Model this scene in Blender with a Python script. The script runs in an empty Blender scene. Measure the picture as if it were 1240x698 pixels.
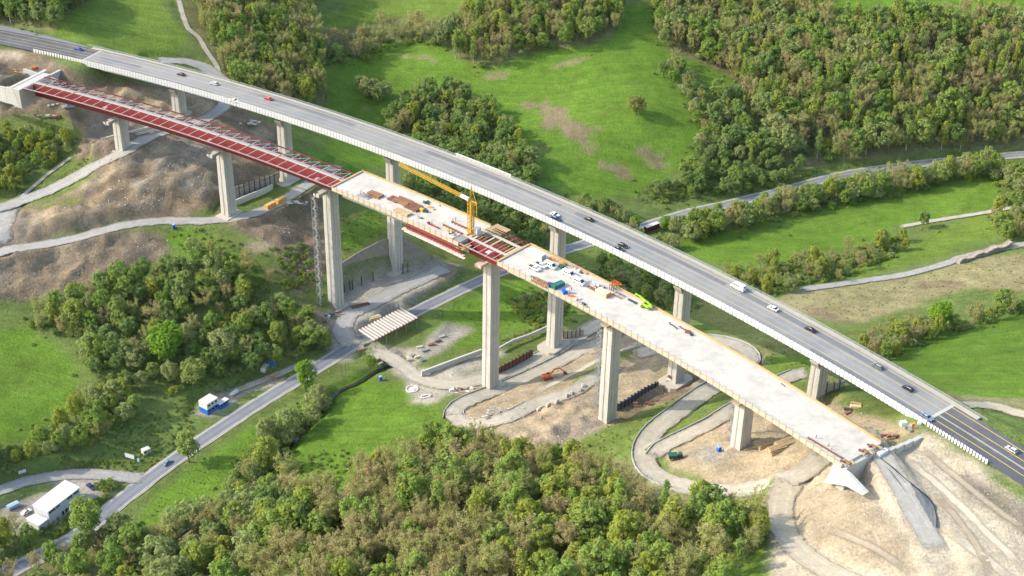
import bpy, bmesh, math, random
import numpy as np
from mathutils import Vector, Matrix

random.seed(7); rng = np.random.default_rng(7)
scene = bpy.context.scene
COL = scene.collection
rad = math.radians

# ------------------------------------------------------------------ camera
FPX, PITCH, ROLL, HC = 1749.08, 0.5397366, -0.0194405, 365.0     # focal in photo pixels (1240 wide)
cam_d = bpy.data.cameras.new('camera'); cam = bpy.data.objects.new('camera', cam_d); COL.objects.link(cam)
cam_d.sensor_width = 36.0; cam_d.lens = FPX / 1240 * 36.0
cam_d.clip_start = 1.0; cam_d.clip_end = 20000.0
cam.matrix_world = Matrix.Translation((0, 0, HC)) @ Matrix.Rotation(math.pi/2 - PITCH, 4, 'X') @ Matrix.Rotation(-ROLL, 4, 'Z')
scene.camera = cam

# ------------------------------------------------------------------ sky and sun
SUN_EL, SUN_DIR = rad(34), Vector((1.0, 0.03, 0)).normalized()    # light travels along SUN_DIR (left to right)
world = bpy.data.worlds.new('World'); scene.world = world; world.use_nodes = True
wn = world.node_tree.nodes; wl = world.node_tree.links
sky = wn.new('ShaderNodeTexSky'); sky.sky_type = 'NISHITA'; sky.sun_disc = False
sky.sun_elevation = SUN_EL
toward = -SUN_DIR
sky.sun_rotation = math.atan2(toward.x, toward.y)
sky.air_density = 1.3; sky.dust_density = 2.0
wn['Background'].inputs['Strength'].default_value = 0.15
wl.new(sky.outputs['Color'], wn['Background'].inputs['Color'])
sun_d = bpy.data.lights.new('sun', 'SUN'); sun_d.energy = 2.0; sun_d.angle = rad(0.53); sun_d.color = (1.0, 0.93, 0.82)
sun = bpy.data.objects.new('sun', sun_d); COL.objects.link(sun); sun.location = (0, 0, 500)
ldir = Vector((SUN_DIR.x*math.cos(SUN_EL), SUN_DIR.y*math.cos(SUN_EL), -math.sin(SUN_EL)))
sun.rotation_euler = ldir.to_track_quat('-Z', 'Y').to_euler()
vs = scene.view_settings
vs.view_transform = 'Standard'; vs.look = 'None'; vs.gamma = 1.0; vs.use_curve_mapping = False
vs.exposure = 1.42
scene.render.engine = 'CYCLES'
scene.cycles.use_denoising = True
scene.cycles.max_bounces = 6; scene.cycles.diffuse_bounces = 4; scene.cycles.glossy_bounces = 2
scene.cycles.transmission_bounces = 2; scene.cycles.transparent_max_bounces = 6; scene.cycles.volume_bounces = 0

# ------------------------------------------------------------------ photo pixel <-> place (photo is 1240 x 698)
CT, ST, CR, SR = math.cos(PITCH), math.sin(PITCH), math.cos(ROLL), math.sin(ROLL)
def ray(px, py):
    u = px - 620.0; v = 349.0 - py
    a = u*CR + v*SR; b = -u*SR + v*CR
    return a/FPX, CT + b/FPX*ST, -ST + b/FPX*CT
def unp(px, py, z):
    x, y, w = ray(px, py); t = (z - HC)/w
    return x*t, y*t
def proj(x, y, z):
    z = z - HC
    zc = y*CT - z*ST; yc = y*ST + z*CT
    zc = np.maximum(zc, 1.0)
    u = FPX*x/zc; v = FPX*yc/zc
    return 620 + u*CR - v*SR, 349 - (u*SR + v*CR)

# ------------------------------------------------------------------ highway alignment (s along, u across to the far side)
X0, Y0, Z0, PS, KA, GR, CC = -232.943, 706.628, HC-287.957, -0.4291134, -0.00096118, -0.0062048, -5.21005e-5
def dk(s, u, dz=0.0):
    a = PS + KA*s
    x = X0 + (np.sin(a) - math.sin(PS))/KA - np.sin(a)*u
    y = Y0 - (np.cos(a) - math.cos(PS))/KA + np.cos(a)*u
    return x, y, Z0 + GR*s + .5*CC*s*s + dz
def heading(s): return PS + KA*s
def sz(s): return Z0 + GR*s + .5*CC*s*s
def deck_at(px, py, dz):
    z = Z0 + dz
    for _ in range(25):
        x, y = unp(px, py, z)
        cx = X0 - math.sin(PS)/KA; cy = Y0 + math.cos(PS)/KA
        r = math.hypot(x-cx, y-cy); sg = -1.0
        a = math.atan2(sg*(x-cx), -sg*(y-cy))
        s = (a-PS)/KA; u = 1/KA - sg*r
        z = sz(s) + dz
    return s, u
STN = [60.9, 128.8, 196.7, 294.1, 362.3, 430.9]

# ------------------------------------------------------------------ terrain heights
GX0, GX1, GY0, GY1, GD = -440.0, 440.0, 320.0, 1130.0, 1.6
CTRL = [
 (139,176,55),(215,140,54.5),(270,260,35),(342,222,34),(402,372,6),(476,332,5),(590,470,2),(670,430,0),(731,515,16),(815,462,17),(893,545,41),(982,484,43),
 (90,650,-5),(200,565,-4),(300,497,-2),(370,452,0),(440,410,1),(540,360,2),(620,322,2.5),(700,298,3),(830,258,4),(960,228,5),(1040,208,6),(1150,195,7),(1240,188,8),
 (200,270,33),(100,290,33),(0,305,33),(300,262,34),(0,250,37),(50,235,39),(110,205,43),(170,172,49),(240,150,53),(275,128,53),(262,92,56),(200,75,63),
 (150,30,73),(100,0,80),(200,5,77),(30,10,86),(0,35,77),(300,60,60),(380,20,56),(300,0,67),(430,90,36),(450,60,40),(395,160,30),(440,180,20),(560,150,22),(500,90,37),(600,70,40),(700,60,43),(770,125,32),(650,210,16),
 (720,235,10),(850,180,15),(800,240,6),(900,40,42),(860,100,31),(950,150,21),(1100,150,22),(1240,150,20),(1100,50,46),(1240,30,54),(960,10,53),(550,20,53),(450,20,50),(700,10,57),(540,240,12),(380,130,38),
 (900,300,3),(1050,260,5),(1200,215,8),(1000,330,7),(1100,330,10),(1240,295,14),(950,360,12),(1050,385,18),(1150,370,18),(1120,450,40),(1240,520,61),(1180,480,52),(1200,420,35),(1240,460,46),(1240,380,26),(1090,410,27),
 (50,440,8),(0,500,9),(100,560,0),(0,590,1),(30,640,-4),(0,698,-7),(200,400,12),(250,330,23),(100,375,17),(60,358,18),(210,312,25),(0,372,17),(0,180,48),(40,150,52),(0,112,62),(60,122,61),(120,330,25),(330,330,21),(350,390,8),
 (300,540,-3),(450,500,1),(400,560,0),(200,640,-5),(300,690,2),(550,500,5),(500,600,12),(450,690,14),(620,530,12),(650,600,22),(700,690,33),(800,600,34),(850,690,46),(560,680,22),(740,570,26),(850,590,39),(950,600,47),(960,680,54),
 (1000,640,55),(1100,560,63),(1200,620,63.5),(1240,698,66),(1100,690,60),(1180,570,63.5),(1240,600,66),(880,620,42),(555,500,6),
 (560,450,3),(650,415,2),(700,398,3),(680,460,8),(780,430,11),(870,410,15),(930,440,25),(900,380,12),(860,470,24),(950,455,33),(1020,470,49),(1050,510,57),(930,520,43),(350,280,25),(420,270,20),(440,300,22),(470,282,22),(500,285,12),
]
cp = []
for px, py, z in CTRL:
    x, y = unp(px, py, z); cp.append((x, y, z))
for s in (-180,-120,-60,-10): 
    for u in (-6, 9, 24): cp.append((*dk(s,u)[:2], sz(s)-2.2-(0.8 if u<0 else 0)))
for s in (500,560,640):
    for u in (9, 22): cp.append((*dk(s,u)[:2], sz(s)-2.4))
cp = np.array(cp, float)
def _phi(r2): return np.sqrt(r2 + 30.0**2)
def rbf_fit(P):
    n = len(P); A = np.zeros((n+3, n+3)); d2 = (P[:,None,0]-P[None,:,0])**2 + (P[:,None,1]-P[None,:,1])**2
    A[:n,:n] = _phi(d2) + np.eye(n)*(-3.0)
    A[:n,n] = 1; A[:n,n+1] = P[:,0]/500; A[:n,n+2] = P[:,1]/500; A[n:,:n] = A[:n,n:].T
    return np.linalg.solve(A, np.r_[P[:,2], 0, 0, 0])
WT = rbf_fit(cp)
def base_h(x, y):
    x = np.clip(x, GX0, GX1); y = np.clip(y, GY0, GY1)
    sh = x.shape; x = x.ravel(); y = y.ravel(); out = np.empty_like(x)
    for i in range(0, len(x), 20000):
        xs, ys = x[i:i+20000], y[i:i+20000]
        r2 = (xs[:,None]-cp[None,:,0])**2 + (ys[:,None]-cp[None,:,1])**2
        out[i:i+20000] = _phi(r2) @ WT[:len(cp)] + WT[-3] + WT[-2]*xs/500 + WT[-1]*ys/500
    return out.reshape(sh)
gx = np.arange(GX0, GX1+.01, GD); gy = np.arange(GY0, GY1+.01, GD)
NX, NY = len(gx), len(gy)
# evaluate on a coarser lattice, then interpolate
cxs = np.linspace(GX0, GX1, 221); cys = np.linspace(GY0, GY1, 204)
XX, YY = np.meshgrid(cxs, cys); HCo = base_h(XX, YY)
def bil(F, xs0, dx, ys0, dy, x, y):
    fx = np.clip((x-xs0)/dx, 0, F.shape[1]-1.001); fy = np.clip((y-ys0)/dy, 0, F.shape[0]-1.001)
    i = fx.astype(int); j = fy.astype(int); a = fx-i; b = fy-j
    return (F[j,i]*(1-a)+F[j,i+1]*a)*(1-b) + (F[j+1,i]*(1-a)+F[j+1,i+1]*a)*b
GXX, GYY = np.meshgrid(gx, gy)
Hm = bil(HCo, GX0, cxs[1]-cxs[0], GY0, cys[1]-cys[0], GXX, GYY)
def hash2(i, j, seed):
    n = (i.astype(np.int64)*374761393 + j.astype(np.int64)*668265263 + seed*974711) & 0x7fffffff
    n = ((n ^ (n >> 13))*1274126177) & 0x7fffffff
    return ((n ^ (n >> 16)) & 0xffff)/65535.0
def vnoise(x, y, seed=0):
    i = np.floor(x); j = np.floor(y); a = x-i; b = y-j
    a = a*a*(3-2*a); b = b*b*(3-2*b); i = i.astype(np.int64); j = j.astype(np.int64)
    return (hash2(i,j,seed)*(1-a)+hash2(i+1,j,seed)*a)*(1-b) + (hash2(i,j+1,seed)*(1-a)+hash2(i+1,j+1,seed)*a)*b
def fbm(x, y, sc, seed=0, oc=4):
    v = 0; amp = .5; t = 0
    for k in range(oc):
        v = v + amp*(vnoise(x/sc, y/sc, seed+k)-.5); t += amp; amp *= .5; sc *= .5
    return v/t*2       # about -1..1
def H(x, y):
    return bil(Hm, GX0, GD, GY0, GD, np.asarray(x, float), np.asarray(y, float))
def g(px, py):
    """where the line of sight through a photo pixel meets the ground"""
    dx, dy, dz = ray(px, py)
    t = np.linspace((115-HC)/dz, (-15-HC)/dz, 500)
    d = (HC + t*dz) - H(t*dx, t*dy)
    k = int(np.argmax(d < 0)) if (d < 0).any() else 499
    k = max(k, 1)
    f = d[k-1]/(d[k-1]-d[k]+1e-9); tt = t[k-1] + f*(t[k]-t[k-1])
    x, y = tt*dx, tt*dy
    return float(x), float(y), float(H(x, y))
def catmull(P, step):
    P = np.asarray(P, float); Q = np.vstack([2*P[0]-P[1], P, 2*P[-1]-P[-2]]); out = []
    for i in range(1, len(Q)-2):
        n = max(2, int(np.linalg.norm(Q[i+1][:2]-Q[i][:2])/step))
        for k in range(n):
            t = k/n
            out.append(.5*((2*Q[i]) + (-Q[i-1]+Q[i+1])*t + (2*Q[i-1]-5*Q[i]+4*Q[i+1]-Q[i+2])*t*t + (-Q[i-1]+3*Q[i]-3*Q[i+1]+Q[i+2])*t**3))
    out.append(Q[-2]); return np.array(out)
def inpoly(px, py, poly):
    poly = np.asarray(poly, float); c = np.zeros(px.shape, bool); j = len(poly)-1
    for i in range(len(poly)):
        xi, yi = poly[i]; xj, yj = poly[j]
        if yi != yj:
            c ^= ((yi > py) != (yj > py)) & (px < (xj-xi)*(py-yi)/(yj-yi)+xi)
        j = i
    return c
def smooth1(v, n):
    for _ in range(n): v = np.r_[v[0], (v[:-2]+2*v[1:-1]+v[2:])/4, v[-1]]
    return v

# soil heaps, ridges and hollows: pixel, radii in metres, turn, height
def mound(px, py, rx, ry, ang, h, rough=0.0):
    global Hm
    x, y, _ = g(px, py); c, s = math.cos(ang), math.sin(ang)
    u = ((GXX-x)*c + (GYY-y)*s)/rx; v = (-(GXX-x)*s + (GYY-y)*c)/ry
    w = np.exp(-(u*u+v*v)*1.4)
    Hm = Hm + h*w*(1 + rough*fbm(GXX, GYY, 7, 31))
for a in [(120,215,26,9,.45,2.5,.5),(170,232,20,8,.3,2.2,.6),(215,225,14,8,.1,2.5,.6),(60,272,28,5,.25,2.0,.3),(140,262,18,6,.2,1.5,.6),(230,200,16,6,.5,2.0,.6),
          (85,300,30,4,.25,1.2,.3),(180,285,18,5,.1,1.6,.4),(285,245,8,5,.3,1.6,.4),(620,505,12,6,.4,2.5,.8),(690,520,10,6,.2,2.4,.9),(705,470,10,4,.7,1.6,.8),
          (1015,600,26,16,-.7,2.5,.3),(1040,640,22,14,-.7,3.0,.3),(1190,600,40,7,-.75,1.8,.4),(860,445,7,6,.3,1.5,.3),(925,435,6,5,.4,2.5,.2),(35,70,14,5,.4,2.5,.7),(10,95,12,6,.4,2.0,.7),
          (300,140,14,6,.3,2.0,.6),(250,125,14,6,.3,1.5,.6),(385,250,10,6,.3,1.2,.5),(870,560,10,6,.3,1.2,.6),(960,560,10,5,.3,.9,.5),(420,360,7,5,.8,1.2,.4)]:
    mound(*a)
Hm = Hm + .35*fbm(GXX, GYY, 30, 3) + .10*fbm(GXX, GYY, 5, 9)

def conform(C, half, edge, drop=0.12):
    """bed the ground to a road: C = centre line points (x, y, z)"""
    best = np.full(Hm.shape, 1e9); bz = np.zeros(Hm.shape); R = half + edge + 2
    for x, y, z in C:
        i0 = max(0, int((x-R-GX0)/GD)); i1 = min(NX, int((x+R-GX0)/GD)+2); j0 = max(0, int((y-R-GY0)/GD)); j1 = min(NY, int((y+R-GY0)/GD)+2)
        if i1 <= i0 or j1 <= j0: continue
        d = (GXX[j0:j1,i0:i1]-x)**2 + (GYY[j0:j1,i0:i1]-y)**2
        b = best[j0:j1,i0:i1]; m = d < b
        b[m] = d[m]; bz[j0:j1,i0:i1][m] = z
    d = np.sqrt(best); w = np.clip((half + 1.3 + edge - d)/edge, 0, 1); w = w*w*(3-2*w)
    m = best < 1e8
    Hm[m] = (Hm*(1-w) + (bz-drop)*w)[m]
def flatten(poly_px, z, edge=2.0, zg=None):
    """level a yard; poly in photo pixels seen at height z (zg: slope dz per metre in x, y)"""
    P = np.array([unp(a, b, z) for a, b in poly_px]); cx, cy = P.mean(0)
    x0, x1, y0, y1 = P[:,0].min()-edge-3, P[:,0].max()+edge+3, P[:,1].min()-edge-3, P[:,1].max()+edge+3
    i0 = max(0, int((x0-GX0)/GD)); i1 = min(NX, int((x1-GX0)/GD)+2); j0 = max(0, int((y0-GY0)/GD)); j1 = min(NY, int((y1-GY0)/GD)+2)
    X = GXX[j0:j1,i0:i1]; Y = GYY[j0:j1,i0:i1]
    ins = inpoly(X, Y, P); dmin = np.full(X.shape, 1e9)
    for k in range(len(P)):
        a = P[k]; b = P[(k+1)%len(P)]; ab = b-a; L2 = ab@ab+1e-9
        t = np.clip(((X-a[0])*ab[0]+(Y-a[1])*ab[1])/L2, 0, 1)
        dmin = np.minimum(dmin, np.hypot(X-a[0]-t*ab[0], Y-a[1]-t*ab[1]))
    w = np.where(ins, 1.0, np.clip(1-dmin/edge, 0, 1)); zz = z
    if zg: zz = z + (X-cx)*zg[0] + (Y-cy)*zg[1]
    Hm[j0:j1,i0:i1] = Hm[j0:j1,i0:i1]*(1-w) + zz*w
# yards and cuttings
flatten([(404,388),(415,352),(470,332),(525,318),(560,322),(540,345),(500,365),(455,400),(430,405)], 5.0, 1.5)
flatten([(255,262),(262,246),(296,236),(345,218),(385,205),(400,212),(375,235),(330,258),(290,266)], 34.0, 1.5)
flatten([(590,476),(592,462),(640,440),(690,418),(712,420),(700,440),(660,458),(610,476)], 1.0, 1.5)
flatten([(745,508),(750,495),(790,478),(830,458),(850,462),(830,478),(790,492),(760,512)], 15.0, 1.5)
flatten([(880,548),(890,536),(950,515),(1000,490),(1012,498),(985,515),(930,545),(900,552)], 42.0, 2)
flatten([(110,176),(128,166),(160,160),(165,172),(140,182)], 54.8, 2)
flatten([(190,145),(205,132),(235,130),(240,142),(215,150)], 54.2, 2)
flatten([(1078,548),(1118,528),(1195,570),(1240,600),(1400,700),(1400,860),(1180,760),(1110,600)], 63.4, 6)
flatten([(0,62),(30,66),(40,90),(0,100),(-60,95),(-60,62)], 71.0, 5)
flatten([(-20,618),(75,568),(130,578),(150,598),(60,645),(20,650)], -3.2, 3)
flatten([(228,505),(235,480),(290,470),(330,455),(345,455),(300,480),(270,500)], -1.6, 2)
flatten([(432,412),(480,375),(512,380),(545,385),(520,425),(470,440),(440,428)], 1.0, 2)

# ------------------------------------------------------------------ roads: name, pixels, width, colour key
ROADS = {}
def road_line(key, pts, width, edge=3.0, step=2.5, sm=10, dz=None):
    P = np.array([g(a, b) for a, b in pts])
    if dz is not None: P[:,2] = np.array(dz)
    C = catmull(P, step); C[:,2] = smooth1(C[:,2], sm)
    conform(C, width/2, edge); ROADS[key] = (C, width)
road_line('valley_road', [(-60,742),(0,700),(90,651),(150,603),(200,566),(250,530),(300,497),(340,472),(372,453),(405,432),(440,411),(500,380),(545,357),(600,332),(650,314),(700,298),(760,281),(830,259),(880,248),(920,238),(960,228),(1000,217),(1040,209),(1090,201),(1150,195),(1240,188),(1330,182)], 6.9, 4, 3, 40)
for C, hw in ((np.array([dk(s, 9.3, -1.55) for s in np.arange(-230, 2, 4.)]), 12.5), (np.array([dk(s, 10.0, -1.55) for s in np.arange(487, 680, 4.)]), 10.5)): conform(C, hw, 9.0, 0.3)
road_line('slope_road', [(-40,252),(0,252),(30,242),(60,231),(110,205),(150,182),(185,165),(215,155),(245,146),(268,132),(276,118),(272,104),(262,93),(248,82),(228,75),(205,74),(185,73)], 8.5, 3)
road_line('bench_track', [(-30,318),(0,305),(30,300),(60,296),(100,287),(150,273),(200,268),(250,268),(295,262),(330,250),(360,232),(385,215),(410,200)], 7.0, 3)
road_line('junction_track', [(4,248),(-6,268),(-12,285),(-4,304)], 17.0, 3)
road_line('wood_path', [(0,262),(30,236),(55,214),(80,196),(95,186)], 2.6, 2)
road_line('yard_track', [(430,424),(418,410),(415,395),(425,380),(450,368),(480,352),(510,338),(545,322)], 9.0, 2)
road_line('lower_track', [(445,425),(470,432),(490,446),(505,458),(520,463),(550,466),(590,458),(630,445),(670,425),(700,408),(722,394),(740,388),(760,390)], 7.5, 2)
road_line('middle_track', [(548,508),(552,496),(570,484),(610,470),(650,452),(700,427),(730,412),(745,402),(752,394),(745,388)], 7.2, 2)
road_line('hairpin_track', [(752,440),(720,458),(690,475),(650,490),(620,502),(590,512),(565,514),(552,508),(549,497)], 7.2, 2)
road_line('upper_track', [(762,432),(790,424),(830,415),(865,413),(895,420),(908,432),(900,446),(880,460),(850,478),(820,500),(795,520),(782,538),(780,556),(790,572),(815,584),(850,592),(890,594),(930,588),(960,578),(985,562),(1000,545)], 8.0, 2)
road_line('side_track', [(790,558),(800,545),(830,528),(862,512),(890,495),(920,478),(955,458),(985,450)], 6.2, 2)
road_line('corner_track', [(960,578),(950,595),(945,615),(948,640),(965,664),(990,684),(1030,705),(1060,725)], 9.0, 2)
road_line('ramp', [(1044,552),(1056,562),(1072,577),(1090,598),(1105,622),(1124,648),(1142,680)], 8.0, 2.5, 2.5, 6, [67.2,66.8,66.0,64.8,63.6,62.8,62.4])
road_line('field_path', [(1085,276),(1130,268),(1180,260),(1240,250),(1300,244)], 3.0, 2)
road_line('meadow_path', [(965,352),(1000,347),(1050,340),(1100,332),(1150,318),(1165,312),(1240,296),(1300,285)], 4.2, 2)
road_line('farm_lane', [(-30,604),(0,594),(40,582),(90,575),(135,576),(165,580),(182,578)], 6.5, 2)
road_line('roadside_track', [(395,437),(370,440),(345,450),(320,461),(295,470),(270,480)], 4.5, 2)
road_line('corner_lane', [(1160,489),(1200,494),(1240,502),(1300,516)], 5.0, 2)
road_line('hill_path', [(266,95),(262,80),(250,62),(240,45),(228,35),(222,20),(215,-5)], 3.2, 2)

P_ = np.array([g(a, b) for a, b in [(486,430),(470,440),(455,447),(432,461),(408,472),(392,494),(366,520),(340,552),(300,586),(262,614),(218,642),(187,668),(168,700),(150,745)]])
STREAM = catmull(P_, 2.5); STREAM[:,2] = smooth1(STREAM[:,2], 12) - 1.5; conform(STREAM, .6, 2.6, .5)
# ------------------------------------------------------------------ mesh helpers
MATS = {}
def obj(name, me, mat=None, parent=None):
    o = bpy.data.objects.new(name, me); COL.objects.link(o)
    if mat is not None and not me.materials: me.materials.append(mat)
    if parent is not None: o.parent = parent
    return o
def tag(o, label=None, cat=None, group=None, kind=None):
    if label: o['label'] = label
    if cat: o['category'] = cat
    if group: o['group'] = group
    if kind: o['kind'] = kind
    return o
def empty(name, loc=(0,0,0), rz=0.0):
    o = bpy.data.objects.new(name, None); COL.objects.link(o); o.location = loc; o.rotation_euler = (0,0,rz); o.empty_display_size = .5
    return o
class MB:
    def __init__(s): s.v = []; s.f = []; s.m = []
    def add(s, vs, fs, mi=0):
        n = len(s.v); s.v += [tuple(map(float, a)) for a in vs]; s.f += [tuple(i+n for i in f) for f in fs]; s.m += [mi]*len(fs); return s
    def box(s, c, d, rz=0.0, mi=0, M=None, taper=(1,1)):
        x, y, z = d[0]/2, d[1]/2, d[2]/2; vs = []
        for dz in (-1, 1):
            k = taper if dz > 0 else (1, 1)
            for a, b in ((-1,-1),(1,-1),(1,1),(-1,1)): vs.append((a*x*k[0], b*y*k[1], dz*z))
        if M is not None: vs = [tuple(M @ Vector(v)) for v in vs]
        elif rz: 
            cc, ss = math.cos(rz), math.sin(rz); vs = [(a*cc-b*ss, a*ss+b*cc, e) for a, b, e in vs]
        vs = [(a+c[0], b+c[1], e+c[2]) for a, b, e in vs]
        return s.add(vs, [(3,2,1,0),(4,5,6,7),(0,1,5,4),(1,2,6,5),(2,3,7,6),(3,0,4,7)], mi)
    def bar(s, a, b, w, h=None, mi=0):
        a = Vector(a); b = Vector(b); d = b-a; L = d.length
        if L < 1e-6: return s
        M = d.to_track_quat('Z', 'X').to_matrix()
        return s.box((a+b)/2, (w, h or w, L), mi=mi, M=M)
    def tube(s, a, b, r0, r1=None, n=8, mi=0, cap=True):
        a = Vector(a); b = Vector(b); r1 = r0 if r1 is None else r1; M = (b-a).to_track_quat('Z', 'X').to_matrix(); vs = []
        for P, r in ((a, r0), (b, r1)):
            for k in range(n): vs.append(P + M @ Vector((r*math.cos(6.28318*k/n), r*math.sin(6.28318*k/n), 0)))
        fs = [(k, (k+1)%n, n+(k+1)%n, n+k) for k in range(n)]
        if cap: fs += [tuple(range(n-1,-1,-1)), tuple(range(n, 2*n))]
        return s.add(vs, fs, mi)
    def prism(s, poly, z0, z1, mi=0):
        n = len(poly); vs = [(a, b, z0) for a, b in poly] + [(a, b, z1) for a, b in poly]
        return s.add(vs, [tuple(range(n-1,-1,-1)), tuple(range(n,2*n))] + [(k,(k+1)%n,n+(k+1)%n,n+k) for k in range(n)], mi)
    def extr(s, prof, y0, y1, mi=0):
        """profile in x,z pushed along y"""
        n = len(prof); vs = [(a, y0, b) for a, b in prof] + [(a, y1, b) for a, b in prof]
        return s.add(vs, [tuple(range(n)), tuple(range(2*n-1,n-1,-1))] + [((k+1)%n,k,n+k,n+(k+1)%n) for k in range(n)], mi)
    def mesh(s, name, mats, smooth=False):
        me = bpy.data.meshes.new(name); me.from_pydata(s.v, [], s.f)
        for m in (mats if isinstance(mats, (list, tuple)) else [mats]): me.materials.append(m)
        if len(set(s.m)) > 1: me.polygons.foreach_set('material_index', s.m)
        if smooth: me.polygons.foreach_set('use_smooth', [True]*len(me.polygons))
        bm = bmesh.new(); bm.from_mesh(me); bmesh.ops.recalc_face_normals(bm, faces=bm.faces); bm.to_mesh(me); bm.free()
        me.update(); return me
    def build(s, name, mats, parent=None, smooth=False): return obj(name, s.mesh(name, mats, smooth), None, parent)

def lin(r, gg, b):
    f = lambda c: (c/255/12.92) if c/255 <= .04045 else ((c/255+.055)/1.055)**2.4
    return (f(r), f(gg), f(b))
def mat(name, col, rough=.85, var=.18, scale=.6, scale2=6.0, bump=0.0, metal=0.0, spec=.3, dirt=None):
    """procedural material: base colour with two scales of noise, optional stains"""
    if name in MATS: return MATS[name]
    m = bpy.data.materials.new(name); m.use_nodes = True; nt = m.node_tree; N = nt.nodes; L = nt.links
    b = N['Principled BSDF']; b.inputs['Roughness'].default_value = rough; b.inputs['Metallic'].default_value = metal; b.inputs['Specular IOR Level'].default_value = spec
    tc = N.new('ShaderNodeTexCoord'); n1 = N.new('ShaderNodeTexNoise'); n1.inputs['Scale'].default_value = 1/scale; n1.inputs['Detail'].default_value = 4
    n2 = N.new('ShaderNodeTexNoise'); n2.inputs['Scale'].default_value = 1/scale2; n2.inputs['Detail'].default_value = 5
    L.new(tc.outputs['Object'], n1.inputs['Vector']); L.new(tc.outputs['Object'], n2.inputs['Vector'])
    ad = N.new('ShaderNodeMath'); ad.operation = 'ADD'; L.new(n1.outputs['Fac'], ad.inputs[0]); L.new(n2.outputs['Fac'], ad.inputs[1])
    mr = N.new('ShaderNodeMapRange'); mr.inputs['From Min'].default_value = .6; mr.inputs['From Max'].default_value = 1.4
    mr.inputs['To Min'].default_value = 1-var; mr.inputs['To Max'].default_value = 1+var; L.new(ad.outputs[0], mr.inputs['Value'])
    vm = N.new('ShaderNodeVectorMath'); vm.operation = 'SCALE'; vm.inputs[0].default_value = col[:3]; L.new(mr.outputs['Result'], vm.inputs['Scale'])
    out = vm.outputs['Vector']
    if dirt is not None:
        dc, amt, dsc = dirt
        n3 = N.new('ShaderNodeTexNoise'); n3.inputs['Scale'].default_value = 1/dsc; n3.inputs['Detail'].default_value = 6; n3.inputs['Roughness'].default_value = .65
        L.new(tc.outputs['Object'], n3.inputs['Vector'])
        r2 = N.new('ShaderNodeMapRange'); r2.inputs['From Min'].default_value = .48; r2.inputs['From Max'].default_value = .68; r2.inputs['To Max'].default_value = amt; L.new(n3.outputs['Fac'], r2.inputs['Value'])
        mx = N.new('ShaderNodeMix'); mx.data_type = 'RGBA'; L.new(r2.outputs['Result'], mx.inputs['Factor']); L.new(out, mx.inputs['A']); mx.inputs['B'].default_value = (*dc, 1)
        out = mx.outputs['Result']
    L.new(out, b.inputs['Base Color'])
    if bump:
        bp = N.new('ShaderNodeBump'); bp.inputs['Strength'].default_value = bump; bp.inputs['Distance'].default_value = scale; L.new(n1.outputs['Fac'], bp.inputs['Height']); L.new(bp.outputs['Normal'], b.inputs['Normal'])
    MATS[name] = m; return m
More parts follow.
